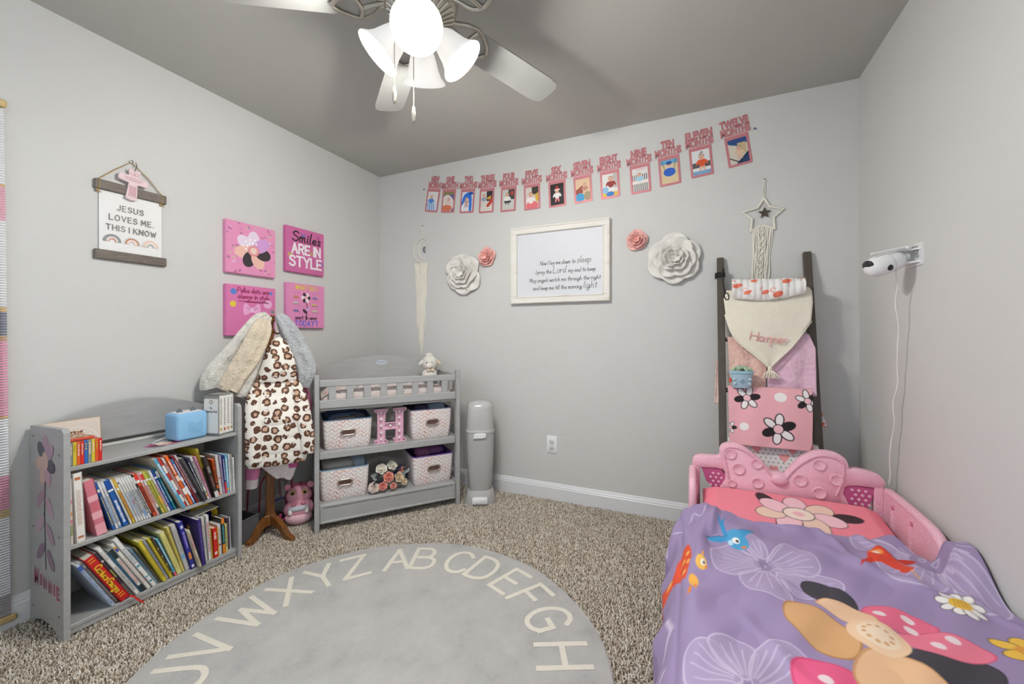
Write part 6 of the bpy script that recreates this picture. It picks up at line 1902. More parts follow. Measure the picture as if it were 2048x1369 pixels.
# coordinates of cloths: local x = world x - .345, z along the ladder (world z * lsc), front -y
def hung(name, label, group=None):
    return thing(name, label, 'blanket', (.345, LY0, 0), 0, group, -math.atan(LSL))
def drape(pts_l, pts_r, z0, z1, y0, mat, parent, name, bulge=.012, wav=.006, nw=4, seed=0, th=.012, cols=None, nx=40, nz=50, top=.018):
    """cloth sheet between left and right edge functions, folded over a rung at its top"""
    u = np.linspace(0, 1, nx); v = np.linspace(0, 1, nz)
    U, V = np.meshgrid(u, v)
    Z = z1 + (z0 - z1) * V
    xl, xr = np.vectorize(pts_l)(V), np.vectorize(pts_r)(V)
    X = xl + (xr - xl) * U
    r = np.random.default_rng(seed)
    p1, p2 = r.uniform(0, 6, 2)
    Y = y0 - bulge * np.sin(np.pi * np.clip(V * 1.1, 0, 1)) - wav * np.sin(U * nw * 2 * np.pi + p1 + V * 1.3) * (.25 + V) - wav * .5 * np.sin(U * nw * 3.7 + p2 + V * 4)
    k = np.clip(1 - V * (abs(z1 - z0)) / top, 0, 1)
    Y = Y + .018 * (1 - np.sqrt(np.maximum(0, 1 - k ** 2)))
    Z = Z - 0.0 * k
    c = cols(X, Z) if cols else None
    o = link(name, grid_mesh(name, X, Y, Z, c, [mat]), parent)
    md = o.modifiers.new('thick', 'SOLIDIFY'); md.thickness = th; md.offset = 0
    return o
def lerp(*kv):
    ks = [a for a, b in kv]; vs = [b for a, b in kv]
    return lambda t: float(np.interp(t, ks, vs))
# pale peach plush blanket, left half of the second rung
b = hung('plush_blanket', 'peach plush blanket hanging on the left half of the ladder behind the cream throw')
drape(lerp((0, -.178), (.6, -.172), (1, -.168)), lerp((0, .0), (1, -.015)), .80 * lsc, 1.105 * lsc, -.034, fuzzy('#e3b5a8', '#edc9bd', 60, .9), b, 'cloth', .006, .005, 2, 1, .012)
drape(lerp((0, -.232), (1, -.240)), lerp((0, -.205), (1, -.208)), .76 * lsc, .99 * lsc, .047, fuzzy('#e2c0b6', '#f0d6cc', 60, .7), b, 'back_fold', .004, .003, 1, 2, .008)
b = hung('plush_blanket', 'mauve pink plush blanket hanging on the right half of the ladder behind the cream throw')
drape(lerp((0, .03), (.5, .0), (1, -.005)), lerp((0, .180), (.25, .205), (1, .198)), .815 * lsc, 1.12 * lsc, -.036, fuzzy('#e2b7cd', '#ecc8da', 70, .8), b, 'cloth', .006, .005, 2, 3, .012)
drape(lerp((0, .165), (1, .18)), lerp((0, .195), (1, .19)), .64 * lsc, .79 * lsc, .042, fuzzy('#c9a4ba', '#dcb9cc', 70, .6), b, 'back_fold', .003, .002, 1, 4, .008)
# flamingo swaddle: hanging corner behind the right rail and roll over the top rung
def flamingo(p, cells, k=1.0):
    for (x, z, s, f) in cells:
        c = '#ef7d63'
        p.oval(x, z, .020 * s * k, .0105 * s * k, c, .3 * f)
        p.line([(x - f * .014 * s * k, z + .004 * s), (x - f * .026 * s * k, z + .016 * s * k), (x - f * .018 * s * k, z + .026 * s * k), (x - f * .010 * s * k, z + .020 * s * k)], .0035 * s * k, '#f08a6e', 1, 3)
        p.line([(x, z - .008 * s * k), (x + f * .003, z - .026 * s * k)], .0016, '#8a7f7c'); p.line([(x + f * .006, z - .008 * s * k), (x + f * .015, z - .022 * s * k)], .0016, '#8a7f7c')
# cream throw with embroidered name and tassel
def cream_mat():
    t = NT('m_cream_knit', .9)
    x, y, z = t.xyz()
    c = t.ramp(t.noise(8), [(.3, lin('#f2ebd8')), (.7, lin('#f8f2e2'))])
    t.color(c)
    w = t.math('MULTIPLY', t.math('SINE', t.math('MULTIPLY', t.math('ADD', x, t.math('MULTIPLY', z, .18)), 900)), t.math('SINE', t.math('MULTIPLY', z, 700)))
    t.bump(w, .35, .003)
    return t.m
cr_m = cream_mat()
b = hung('knit_throw', 'cream knit throw folded to a point with a pink embroidered name and tassel')
zt, zb = 1.352 * lsc, .942 * lsc
vv = lambda z: (zt - z * lsc) / (zt - zb)
cl_ = drape(lerp((0, -.178), (.12, -.196), (vv(1.208), -.188), (vv(1.094), -.154), (vv(1.012), -.077), (1, .002)), lerp((0, .185), (.06, .198), (vv(1.269), .198), (vv(1.175), .186), (vv(1.056), .109), (1, .008)), zb, zt, -.066, cr_m, b, 'cloth', .014, .004, 1, 5, .012, None, 44, 60)
def hem(sgn):
    pts = [(sgn * .192 + .002, -.072, 1.215 * lsc), (sgn * .154 + .002, -.082, 1.094 * lsc), (sgn * .077 + .004, -.084, 1.012 * lsc), (.005, -.076, .942 * lsc)]
    if sgn > 0: pts = [(.188, -.072, 1.175 * lsc), (.111, -.080, 1.058 * lsc), (.055, -.082, .995 * lsc), (.005, -.076, .942 * lsc)]
    MB().tube(smooth_line(pts, 4), .005, 7).build('hem', cr_m, b, 60)
hem(-1); hem(1)
m = MB()
m.ball((.005, -.078, .935 * lsc), (.010, .010, .012), 10)
m.build('tassel_knot', cr_m, b, 180)
m = MB()
for i in range(16):
    a = i / 15 * 2 - 1
    m.tube([(.005 + a * .004, -.078, .930 * lsc), (.005 + a * .024, -.082 - .006 * math.cos(i * 2.1), .91 * lsc), (.006 + a * .034 + .003 * math.sin(i * 3), -.080 - .006 * math.cos(i * 2.1), .888 * lsc)], .003, 5)
m.build('tassel', cr_m, b, 60)['kind'] = 'stuff'
L = strokes_of('Harper', 0, 0, .046, 'c', 1.2, .12, 3, 1.15)
m = MB(); ang = R(-7)
for l in L:
    m.tube([(-.003 + x * math.cos(ang) - z * math.sin(ang), -.0915, 1.068 * lsc + x * math.sin(ang) + z * math.cos(ang)) for x, z in l], .0026, 5)
m.build('name_embroidery', plain('#efb0b4', .7), b, 60)
# flamingo roll over the top
b = hung('swaddle_blanket', 'white muslin swaddle with coral flamingos laid over the top rung')
rng2 = np.random.default_rng(4)
def roll(X, Z):
    p = Paint(X, Z, '#f1efec')
    p.soft = .0022
    flamingo(p, [(-.135, 1.352 * lsc, 1.1, 1), (-.055, 1.375 * lsc, .8, 1), (-.085, 1.318 * lsc, .9, 1), (-.010, 1.316 * lsc, .9, 1), (.045, 1.305 * lsc, 1.15, 1), (.085, 1.366 * lsc, 1.1, 1), (.145, 1.385 * lsc, .9, -1)])
    return p.c
nx, nz = 130, 60
U, V = np.meshgrid(np.linspace(0, 1, nx), np.linspace(0, 1, nz))
X = -.158 + .322 * U
zt_ = (1.393 - .01 * U) * lsc
zb_ = (1.302 - .024 * np.sin(np.pi * U) + .012 * U) * lsc
th = -.75 + V * 2.9
zc, rz_ = (zt_ + zb_) / 2, (zt_ - zb_) / 2
Z = zc + rz_ * np.cos(np.pi * (V * .96))
Y = -.090 - .034 * np.sin(np.pi * (.06 + V * .88)) - .0025 * np.sin(U * 70) - .004 * np.sin(U * 19 + V * 3)
me = grid_mesh('cloth', X, Y, Z, roll(X, Z), [vcol(.9, .15)])
o = link('cloth', me, b); md = o.modifiers.new('thick', 'SOLIDIFY'); md.thickness = .010; md.offset = 0
def corner(X, Z):
    p = Paint(X, Z, '#f3efec'); flamingo(p, [(.232, .74 * lsc, 1.1, 1), (.225, .69 * lsc, .9, 1)]); p.rect(-1, 0, 1, .682 * lsc, '#ef9078'); return p.c
drape(lerp((0, .220), (1, .214)), lerp((0, .226), (1, .250)), .678 * lsc, .775 * lsc, .036, vcol(.9, .15), b, 'hanging_corner', .002, .001, 1, 3, .004, corner, 24, 50)
# pink towel with white dots and black and white blossoms
def towel(X, Z):
    p = Paint(X, Z, '#f0b3bb')
    p.soft = .0024
    p.noise(.05, 60)
    p.oval(.042, .796 * lsc, .026, .023, '#f6f1f0'); p.oval(-.115, .648 * lsc, .020, .019, '#f6f1f0')
    def bl(x, z, s, rot):
        for k in range(6):
            a = rot + k * math.pi / 3
            p.oval(x + .62 * s * math.cos(a), z + .62 * s * math.sin(a), .46 * s, .30 * s, '#1c1719', a)
            p.oval(x + .62 * s * math.cos(a), z + .62 * s * math.sin(a), .38 * s, .22 * s, '#f4eeee' if k % 3 else '#221c1e', a)
        p.oval(x, z, .34 * s, .34 * s, '#1c1719'); p.oval(x, z, .28 * s, .28 * s, '#f3c4ca')
    bl(-.100, .785 * lsc, .055, .2); bl(.150, .785 * lsc, .048, .7); bl(.028, .648 * lsc, .070, .4); bl(-.178, .64 * lsc, .03, 0)
    return p.c
b = hung('pink_towel', 'pink plush towel printed with white dots and black outlined blossoms')
tw = drape(lerp((0, -.183), (1, -.180)), lerp((0, .168), (.05, .172), (.9, .160), (1, .150)), .56 * lsc, .838 * lsc, -.078, vcol(.95, .4, 220, .3), b, 'cloth', .010, .004, 2, 6, .018, towel, 170, 140)
# white cloth with hearts on the lowest visible rung
def hearts(X, Z):
    p = Paint(X, Z, '#f1efec')
    p.soft = .0025
    for i in range(20):
        for j in range(12):
            p.oval(-.19 + .021 * i + .0105 * (j % 2), (.40 + .0185 * j) * lsc, .0032, .0032, '#6d7688')
    for x, z, s in ((-.06, .545, 1), (.055, .515, 1.1), (.09, .55, .9), (.135, .505, .9), (-.11, .48, 1), (.01, .46, 1), (.165, .575, .7)):
        z *= lsc
        for sg in (-1, 1): p.oval(x + sg * .0085 * s, z + .006 * s, .0105 * s, .0115 * s, '#f0a5a6', sg * -.5)
        p.poly([(x - .018 * s, z + .003 * s), (x + .018 * s, z + .003 * s), (x, z - .020 * s)], '#f0a5a6')
    return p.c
b = hung('heart_swaddle', 'white swaddle with pink hearts and grey dots on the lowest rung')
drape(lerp((0, -.183), (1, -.19)), lerp((0, .195), (1, .205)), .36 * lsc, .588 * lsc, -.030, vcol(.9, .15), b, 'cloth', .012, .006, 2, 7, .010, hearts, 150, 90)
# clip-on light cord with loop on the left rail
c = thing('clip_hook', 'black clip with a looped cord on the left ladder rail', 'clip', (.345, LY0, 0), 0, None, -math.atan(LSL))
bk_ = plain('#1a1a1c', .35, var=0)
m = MB(); m.box((-.205, -.006, 1.462 * lsc), (.044, .012, .030), .003); m.box((-.229, .012, 1.462 * lsc), (.010, .040, .026), .003); m.box((-.192, -.018, 1.474 * lsc), (.010, .022, .036), .003)
m.build('clip_body', bk_, c)
MB().tube(smooth_line([(-.196, -.028, 1.47 * lsc), (-.194, -.034, 1.44 * lsc), (-.188, -.045, 1.36 * lsc), (-.182, -.070, 1.325 * lsc)], 4), .0022, 6).build('cord', bk_, c)
MB().tube(smooth_line([(-.205, -.028, 1.47 * lsc), (-.203, -.034, 1.44 * lsc), (-.192, -.045, 1.36 * lsc), (-.182, -.070, 1.325 * lsc)], 4), .0022, 6).build('cord', bk_, c)
MB().tube(smooth_line([(-.186, -.071, 1.335 * lsc), (-.194, -.072, 1.318 * lsc), (-.184, -.074, 1.296 * lsc), (-.172, -.074, 1.300 * lsc), (-.174, -.072, 1.326 * lsc)], 4, True), .004, 6, 0, None, 1, False).build('cord_loop', bk_, c, 60)
# crib soother standing on the towel's folded top
s = thing('crib_soother', 'pale blue bucket shaped soother heaped with green popcorn, hung on the towel rung', 'toy', (.221, 2.338, .856), 0)
bl_ = plain('#a9c6d4', .3)
MB().lathe([(.001, .0), (.040, .0), (.044, .006), (.050, .07), (.051, .076)], 28, 0, None, 1, .62).build('bucket', bl_, s, 50)
MB().lathe([(.050, .070), (.0555, .072), (.0565, .082), (.050, .085), (.001, .084)], 28, 0, None, 1, .62).build('rim', plain('#9dc4d2', .3), s, 50)
pr = random.Random(8)
for i in range(26):
    a, r_ = pr.uniform(0, 6.28), .044 * pr.random() ** .5
    MB().ball((r_ * math.cos(a), .60 * r_ * math.sin(a), .090 + .016 * (1 - r_ / .044) + pr.uniform(-.003, .003)), (.0095, .008, .0085), 7).build('popcorn', plain(['#b9c79a', '#a9c3a0', '#c6cfa6', '#9dbcb4'][i % 4], .7), s, 180)
for x, z in ((-.033, .045), (-.030, .022), (.036, .045), (.033, .022)):
    MB().ball((x, -.024, z), (.008, .007, .008), 10).build('button', plain('#b9d2dc', .3), s, 180)
m = MB()
for i in range(5):
    for j in range(5):
        if abs(i - 2) + abs(j - 2) <= 2:
            m.box((.002 + .006 * (i - 2), -.0295, .034 + .006 * (j - 2)), (.003, .003, .003))
m.build('speaker_holes', plain('#7f9aa6', .5), s)['kind'] = 'stuff'
MB().box((-.050, -.004, .036), (.010, .02, .022), .003).build('strap_tab', plain('#e8552c', .5), s)

# ------------------------------------------------------------------ toddler bed
def glitter(base, hi, name='m_glitter_pink'):
    t = NT(name, .45)
    n = t.noise(420, detail=1)
    c = t.ramp(n, [(.0, lin(base)), (.54, lin(base)), (.66, lin(hi))])
    t.color(c)
    return t.m
PKG = glitter('#f2b2c6', '#fdeef3')
bed = thing('toddler_bed', 'pink moulded toddler bed with a bow shaped dotted headboard along the right wall', 'bed', (0, 0, 0))
HY = 2.175
prof = [(-.005, .505), (.004, .528), (.029, .540), (.071, .542), (.110, .548), (.113, .580), (.128, .602), (.160, .612), (.201, .606), (.251, .573), (.296, .533), (.323, .500), (.353, .500), (.376, .497), (.398, .533), (.434, .575), (.485, .609), (.525, .616), (.564, .610), (.593, .590), (.603, .562), (.606, .550), (.631, .553), (.677, .547), (.709, .534), (.725, .508), (.718, .490), (.695, .482), (.60, .478), (.585, .44), (.57, .38), (.15, .38), (.137, .44), (.125, .484), (.03, .480), (.006, .484)]
MB().prism(smooth_line(prof, 3, True), HY - .020, HY + .014, 0, None, .006).build('headboard_bow', PKG, bed, 40)
for cx, sg in ((.215, -1), (.49, 1)):
    # raised rim along each wing
    if sg < 0: w = [(.330, .47), (.300, .515), (.255, .558), (.203, .590), (.162, .595), (.138, .585), (.130, .56), (.142, .50), (.155, .43)]
    else: w = [(.372, .47), (.405, .52), (.442, .560), (.487, .591), (.524, .598), (.560, .592), (.580, .575), (.585, .545), (.578, .50), (.56, .43)]
    MB().tube([(x, HY - .021, z) for x, z in smooth_line(w, 4)], .005, 6).build('wing_rim', PKG, bed, 60)
MB().ball((.353, HY - .022, .468), (.034, .016, .026), 16).build('bow_knot', PKG, bed, 180)
for x, z, r_ in ((.158, .562, .026), (.192, .496, .028), (.265, .530, .025), (.500, .555, .026), (.430, .478, .028), (.268, .442, .026), (.560, .498, .026), (.500, .432, .027), (.165, .425, .020)):
    MB().lathe([(r_, .0), (r_ - .001, .004), (r_ - .005, .005), (r_ - .007, .003), (.001, .003)], 22, 0, Matrix.Translation((x, HY - .0205, z)) @ Matrix.Rotation(R(90), 4, 'X')).build('raised_dot', PKG, bed, 50)
pnl = plain('#c25d8f', .5); wd = plain('#eec3d4', .5)
for pts, dots in (([(.036, .478), (.118, .484), (.140, .45), (.150, .395), (.085, .388), (.055, .42)], 'L'), ([(.578, .48), (.690, .478), (.682, .43), (.668, .390), (.575, .39), (.566, .43)], 'R')):
    pp = MB().prism(pts, HY - .012, HY + .006).build('dotted_panel', pnl, bed)
    xs = [p[0] for p in pts]; zs = [p[1] for p in pts]
    z, j = min(zs) + .014, 0
    while z < max(zs) - .008:
        x = min(xs) + .016 + (.011 if j % 2 else 0)
        while x < max(xs) - .014:
            if (pts[0][0] + .03 < x + (.484 - z) * .0 < pts[1][0] + .006) and not (dots == 'L' and x < .06 and z < .43):
                MB().lathe([(.0062, 0), (.005, .002), (.001, .0024)], 10, 0, Matrix.Translation((x, HY - .012, z)) @ Matrix.Rotation(R(90), 4, 'X')).build('dot', wd, pp)
            x += .023
        z += .019; j += 1
for x in (.012, .705):
    MB().box((x, HY, .25), (.034, .034, .50), .006).build('bed_post', PKG, bed)
# side rails: guard boards near the head, with the low frame beyond
def guard(x, nm):
    k = 1 if x > .3 else .48
    pr_ = [(0, .20), (0, .468), (.06 * k, .474), (.30 * k, .468), (.385 * k, .452), (.43 * k, .41), (.45 * k, .34), (.46 * k, .20)]
    pts = smooth_line(pr_, 2)
    vs = [(x - .014, HY - .015 - d, z) for d, z in pts] + [(x + .014, HY - .015 - d, z) for d, z in pts]
    n = len(pts)
    o = MB().add(vs, [tuple(range(n)), tuple(reversed(range(n, 2 * n)))] + [(i, n + i, n + (i + 1) % n, (i + 1) % n) for i in range(n)]).build(nm, PKG, bed, 30)
    MB().tube([(x, HY - .015 - d, z) for d, z in smooth_line([(0, .470), (.06 * k, .476), (.30 * k, .470), (.385 * k, .455), (.43 * k, .412), (.452 * k, .34)], 4)], .0165, 8).build('guard_top', PKG, o, 60)
    sg = -1 if x > .3 else 1
    for d in ((.09, .24) if k == 1 else (.10,)):
        MB().tube([(x + sg * .0135, HY - .015 - d, .43), (x + sg * .0135, HY - .015 - d + .004, .30)], .010, 8).build('rib', PKG, o, 60)
        MB().ball((x + sg * .0145, HY - .015 - d, .437), (.004, .010, .010), 10).build('notch', plain('#c9728f', .5), o, 180)  # darker disc paints the shade inside a finger dimple
guard(.732, 'guard_rail'); guard(-.004, 'guard_rail')
for x in (.732, -.004):
    MB().box((x, 1.27, .20), (.028, .90, .10), .006).build('side_frame', PKG, bed)
MB().box((.364, 1.50, .165), (.70, 1.33, .03), .004).build('mattress_base', plain('#d88ba3', .5), bed)
for x in (.012, .715):
    MB().box((x, .845, .17), (.04, .04, .34), .006).build('bed_post', PKG, bed)
MB().box((.364, .845, .20), (.68, .03, .14), .006).build('foot_rail', PKG, bed)
# mattress in a dotted red fitted sheet
def sheet():
    t = NT('m_dotted_sheet', .8)
    x, y, z = t.xyz()
    def fr(a, k, o=0): return t.math('ABSOLUTE', t.math('SUBTRACT', t.math('FRACT', t.math('ADD', t.math('MULTIPLY', a, k), o)), .5))
    u = fr(y, 16); v = fr(z, 24)
    d = t.math('SQRT', t.math('ADD', t.math('POWER', u, 2), t.math('POWER', v, 2)))
    t.color(t.mix(t.math('LESS_THAN', d, .27), lin('#d9485c'), lin('#f6dfe2')))
    return t.m
mt = thing('mattress', 'toddler mattress in a red sheet with white dots under the comforter', 'mattress', (.364, 1.505, .181))
MB().box((0, 0, .080), (.672, 1.25, .158), .03).build('mattress_body', sheet(), mt)
# pillow, pink with a plain blossom
pl_ = thing('pillow', 'pink pillow with a big cream blossom and dark leaves below the headboard', 'pillow', (.364, 1.983, .341))
nx, ny = 170, 110
U, V = np.meshgrid(np.linspace(-1, 1, nx), np.linspace(-1, 1, ny))
hw, hd = .325, .152
X, Y = U * hw, V * hd
edge = np.clip((1 - np.abs(U)) * hw / .055, 0, 1) ** .5 * np.clip((1 - np.abs(V)) * hd / .055, 0, 1) ** .5
Z = .012 + (.030 + .016 * (V + 1) / 2) * edge + .006 * np.cos(U * 1.5) * np.cos(V * 1.4) * edge + .034 * ((V + 1) / 2) ** 1.5
p = Paint(X, Y, '#f48a9b')
p.soft = .0035
p.rect(-.36, -.19, -.318, .19, '#f6b6c0')
bx_, by_ = .02, -.035
for a in (12, 128, 248):
    a = R(a)
    p.oval(bx_ + .165 * math.cos(a), by_ + .10 * math.sin(a), .055, .030, '#3a262c', a * .9)
for k in range(7):
    a = R(90 - k * 51.4)
    p.oval(bx_ + .098 * math.cos(a), by_ + .068 * math.sin(a), .058, .043, '#2a1c20', a); p.oval(bx_ + .098 * math.cos(a), by_ + .068 * math.sin(a), .055, .040, '#f0cdbb' if k % 2 else '#f6c6d0', a)
p.oval(bx_, by_, .055, .045, '#2a1c20'); p.oval(bx_, by_, .051, .041, '#f6dfd2'); p.oval(bx_, by_, .02, .017, '#f3b9c3')
link('pillow_top', grid_mesh('pillow_top', X, Y, Z, p.c, [vcol(.8, .12)]), pl_)
Zb = .012 - .010 * edge + .034 * ((V + 1) / 2) ** 1.5
link('pillow_underside', grid_mesh('pillow_underside', X, Y, Zb, None, [plain('#f3a3b0', .8)]), pl_)

# comforter
def comforter():
    c = thing('comforter', 'lavender comforter printed with flowers, small birds and a large pink and peach blossom', 'comforter', (0, 0, 0))
    step = .0026
    ys = np.arange(.835, 1.001, .0001)
    ny = int(1.07 / step)
    # across: arc coordinate from the left hem, over the edge, to the right
    hang, width = .30, .80
    nx = int((hang + width) / step)
    s = np.linspace(-hang, width, nx)
    x_edge = -.036
    r0 = .05
    v = np.linspace(0, 1, ny)
    S, V = np.meshgrid(s, v)
    head = 1.852 + .02 * np.cos(S * 7) - .022 * np.exp(-((S - .36) / .16) ** 2) + .012 * np.sin(S * 19)
    hq = np.clip((S - .665) / .075, 0, 1)
    head = head - .16 * hq * hq * (3 - 2 * hq)
    Yc = .80 + (head - .80) * V
    top = .405 + .012 * np.sin(Yc * 3.1 + .4)
    # rise over the right guard rail
    q = np.clip((S - .722) / .036, 0, 1); q = q * q * (3 - 2 * q)
    w = np.clip((Yc - 1.50) / .18, 0, 1); w = w * w * (3 - 2 * w)
    rise = .082 * q * w - .034 * np.exp(-((S - .0) / .06) ** 2) * np.clip((Yc - 1.68) / .18, 0, 1)
    # pillow edge below the head end
    top = top + .012 * np.clip((Yc - 1.76) / .12, 0, 1)
    X = x_edge + np.maximum(S, 0)
    bend = np.clip(S, 0, r0) / r0
    Zt = top - r0 * (1 - np.sqrt(np.maximum(0, 1 - (1 - bend) ** 2)))
    down = np.maximum(-S, 0)
    X = X - .055 * np.clip(down / .10, 0, 1) ** .6 * 1
    wave = np.sin(Yc * 24 + .9) * .010 + np.sin(Yc * 41 + S * 9) * .005
    X = X + wave * np.clip(down / .09, 0, 1)
    Z = Zt - down + rise
    # tucked right side
    t = np.clip((S - (width - .012)) / .012, 0, 1)
    # folds
    f = .0045 * np.sin(S * 24 + Yc * 13) * np.sin(Yc * 9 - S * 6) + .004 * np.sin((S * .8 + Yc) * 17 + 2 * np.sin(S * 8)) + .003 * np.sin((S * 1.6 - Yc) * 31)
    fold = np.zeros_like(S)
    for (x0, y0, x1, y1, h, wd_) in ((.40, 1.88, .47, 1.62, .012, .020), (.52, 1.86, .58, 1.70, .012, .018), (.20, 1.84, .33, 1.80, .010, .018), (.40, 1.66, .62, 1.50, .009, .022), (.22, 1.42, .34, 1.36, .006, .02), (.62, 1.62, .74, 1.42, .010, .018), (.05, 1.86, .02, 1.50, .016, .022), (.085, 1.87, .06, 1.66, .013, .014), (.12, 1.20, .22, 1.00, .006, .02)):
        dx, dy = x1 - x0, y1 - y0
        tt = np.clip(((S + x_edge - x0) * dx + (Yc - y0) * dy) / (dx * dx + dy * dy), -.15, 1.15)
        d2 = (S + x_edge - x0 - tt * dx) ** 2 + (Yc - y0 - tt * dy) ** 2
        fold += h * np.exp(-d2 / wd_ ** 2) * np.exp(-((tt - .5) / .6) ** 4)
    # gathered corner at the head, left
    gq = np.exp(-((S + .02) / .07) ** 2) * np.clip((Yc - 1.55) / .3, 0, 1)
    gath = gq * (.010 * np.sin((S * 55 - Yc * 30)) + .012)
    Z = Z + np.maximum(f * 1.7 + fold * 1.35, -.007) * np.clip((S + .02) / .06, 0, 1) + gath
    X = X - gath * .8 * (S < .02)
    Z = np.where(V > .985, Z - .010 * ((V - .985) / .015), Z)
    # paint (u = position across, v = y)
    Up = np.where(S > 0, S + x_edge, x_edge - .28 * down)
    p = Paint(Up, Yc, '#9d8bb4')
    p.soft = .0028
    p.noise(.05, 9)
    LN, LF = '#cfc4dd', '#b0a0c4'
    def flower(cx, cy, petals, veins=7):
        for pts in petals:
            p.poly(pts, LF, .75, 4)
            p.line(smooth_line(pts, 4, True) + [pts[0]], .0038, LN)
            tip = np.array(pts).mean(0)
            far = [q for q in pts if math.hypot(q[0] - cx, q[1] - cy) > .6 * max(math.hypot(a[0] - cx, a[1] - cy) for a in pts)]
            for q in far + [tuple((np.array(far[i]) + np.array(far[i + 1])) / 2) for i in range(len(far) - 1)]:
                p.line([(cx + (q[0] - cx) * k, cy + (q[1] - cy) * k) for k in (.22, .88)], .0028, LN)
    A_ = [(.192, 1.501), (.130, 1.592), (.061, 1.536), (.053, 1.461), (.071, 1.403), (.113, 1.382), (.176, 1.451)]
    B_ = [(.186, 1.532), (.160, 1.635), (.205, 1.66), (.222, 1.546)]
    C_ = [(.215, 1.522), (.285, 1.649), (.345, 1.605), (.358, 1.53), (.315, 1.483), (.218, 1.48)]
    D_ = [(.195, 1.46), (.126, 1.39), (.160, 1.325), (.245, 1.31), (.225, 1.447)]
    E_ = [(.235, 1.475), (.352, 1.500), (.395, 1.46), (.36, 1.39), (.259, 1.357)]
    flower(.206, 1.496, [D_, E_, B_, A_, C_])
    for k in range(5):
        p.oval(.206 + .013 * math.cos(k * 1.3), 1.496 + .013 * math.sin(k * 1.3), .007, .009, '#9585ab')
    c2_ = (.69, 1.715)
    flower(*c2_, [[(.66, 1.72), (.600, 1.80), (.535, 1.845), (.505, 1.79), (.520, 1.725), (.64, 1.69)], [(.66, 1.69), (.540, 1.67), (.530, 1.57), (.58, 1.52), (.66, 1.55), (.69, 1.67)], [(.70, 1.67), (.66, 1.50), (.70, 1.46), (.76, 1.5), (.75, 1.62)]])
    p.oval(c2_[0], c2_[1], .052, .055, '#9a8aae')
    for k in range(22):
        a = 2 * math.pi * k / 22
        p.line([(c2_[0] + .052 * math.cos(a), c2_[1] + .055 * math.sin(a)), (c2_[0] + .082 * math.cos(a), c2_[1] + .090 * math.sin(a))], .0032, LN)
    for dx, dy in ((-.02, .012), (.0, -.018), (.018, .015)):
        p.line([(c2_[0] + dx + .008 * math.cos(a), c2_[1] + dy + .009 * math.sin(a)) for a in np.linspace(0, 6.3, 12)], .003, LN)
    flower(.10, .93, [[(.09, .94), (-.003, .90), (-.02, .98), (.0, 1.04), (.06, 1.04)], [(.09, .95), (.03, 1.04), (.075, 1.095), (.13, 1.08), (.12, 1.0)], [(.11, .95), (.13, 1.08), (.19, 1.125), (.235, 1.09), (.2, .99)]])
    p.line([(-.055, 1.10), (-.04, 1.16), (-.045, 1.22)], .004, LN); p.line([(-.06, .98), (-.045, 1.03)], .004, LN); p.line([(-.06, 1.66), (-.05, 1.75), (-.02, 1.72), (.0, 1.8), (.03, 1.76), (.045, 1.83)], .004, LN, 1, 4)
    # large plain blossom (stand-in), petals in the print's own colours
    bc_ = (.40, 1.235)
    def petal(pts, col, rim):
        p.poly(pts, rim, 1, 5)
        cpt = np.array(pts).mean(0)
        p.poly([tuple(cpt + (np.array(q) - cpt) * .94) for q in pts], col, 1, 5)
    petal([(.33, 1.33), (.285, 1.40), (.300, 1.455), (.355, 1.455), (.405, 1.40), (.38, 1.31)], '#3a3942', '#2b2a32')
    petal([(.42, 1.20), (.52, 1.24), (.585, 1.25), (.60, 1.20), (.55, 1.12), (.47, 1.13)], '#3a3942', '#2b2a32')
    petal([(.30, 1.10), (.21, 1.09), (.19, 1.00), (.24, .92), (.34, .93), (.39, 1.05)], '#ea5f8e', '#d84a7a')
    petal([(.36, 1.22), (.28, 1.31), (.225, 1.30), (.215, 1.22), (.26, 1.14), (.33, 1.14)], '#d8a877', '#b5824f')
    petal([(.40, 1.28), (.41, 1.37), (.46, 1.40), (.53, 1.385), (.555, 1.34), (.49, 1.29)], '#ea6f8e', '#d25a7c')
    petal([(.43, 1.25), (.50, 1.31), (.56, 1.33), (.625, 1.295), (.60, 1.25), (.50, 1.22)], '#ee7f98', '#d25a7c')
    petal([(.36, 1.18), (.31, 1.08), (.36, 1.00), (.45, 1.02), (.49, 1.10), (.44, 1.18)], '#e9bd94', '#cf9a6c')
    petal([(.34, 1.28), (.30, 1.34), (.36, 1.375), (.42, 1.33), (.41, 1.26)], '#edc6a2', '#cf9a6c')
    for x, y in ((.44, 1.35), (.50, 1.36), (.49, 1.315), (.56, 1.30), (.52, 1.265), (.25, 1.03), (.30, .98)):
        p.oval(x, y, .013, .015, '#f2dfe4')
    p.oval(*bc_, .058, .060, '#f0cda9'); p.oval(*bc_, .040, .042, '#f4dcc2')
    for k in range(10):
        a = R(36 * k); p.oval(bc_[0] + .026 * math.cos(a), bc_[1] + .028 * math.sin(a), .005, .005, '#d9a878')
    # blue bird
    p.poly([(.101, 1.654), (.125, 1.679), (.152, 1.663), (.173, 1.618), (.169, 1.584), (.144, 1.573), (.118, 1.581), (.104, 1.614)], '#4aa3d3', 1, 4)
    p.poly([(.081, 1.785), (.097, 1.735), (.112, 1.782), (.104, 1.72), (.112, 1.655), (.098, 1.655)], '#3a94cb', 1, 2)
    p.poly([(.044, 1.615), (.083, 1.646), (.110, 1.642), (.106, 1.612), (.064, 1.596)], '#3d9bd0', 1, 2); p.poly([(.150, 1.67), (.199, 1.690), (.162, 1.636)], '#3d9bd0')
    p.line([(.044, 1.618), (.083, 1.648), (.110, 1.644)], .0035, '#1f4f86'); p.line([(.150, 1.672), (.199, 1.692)], .0035, '#1f4f86')
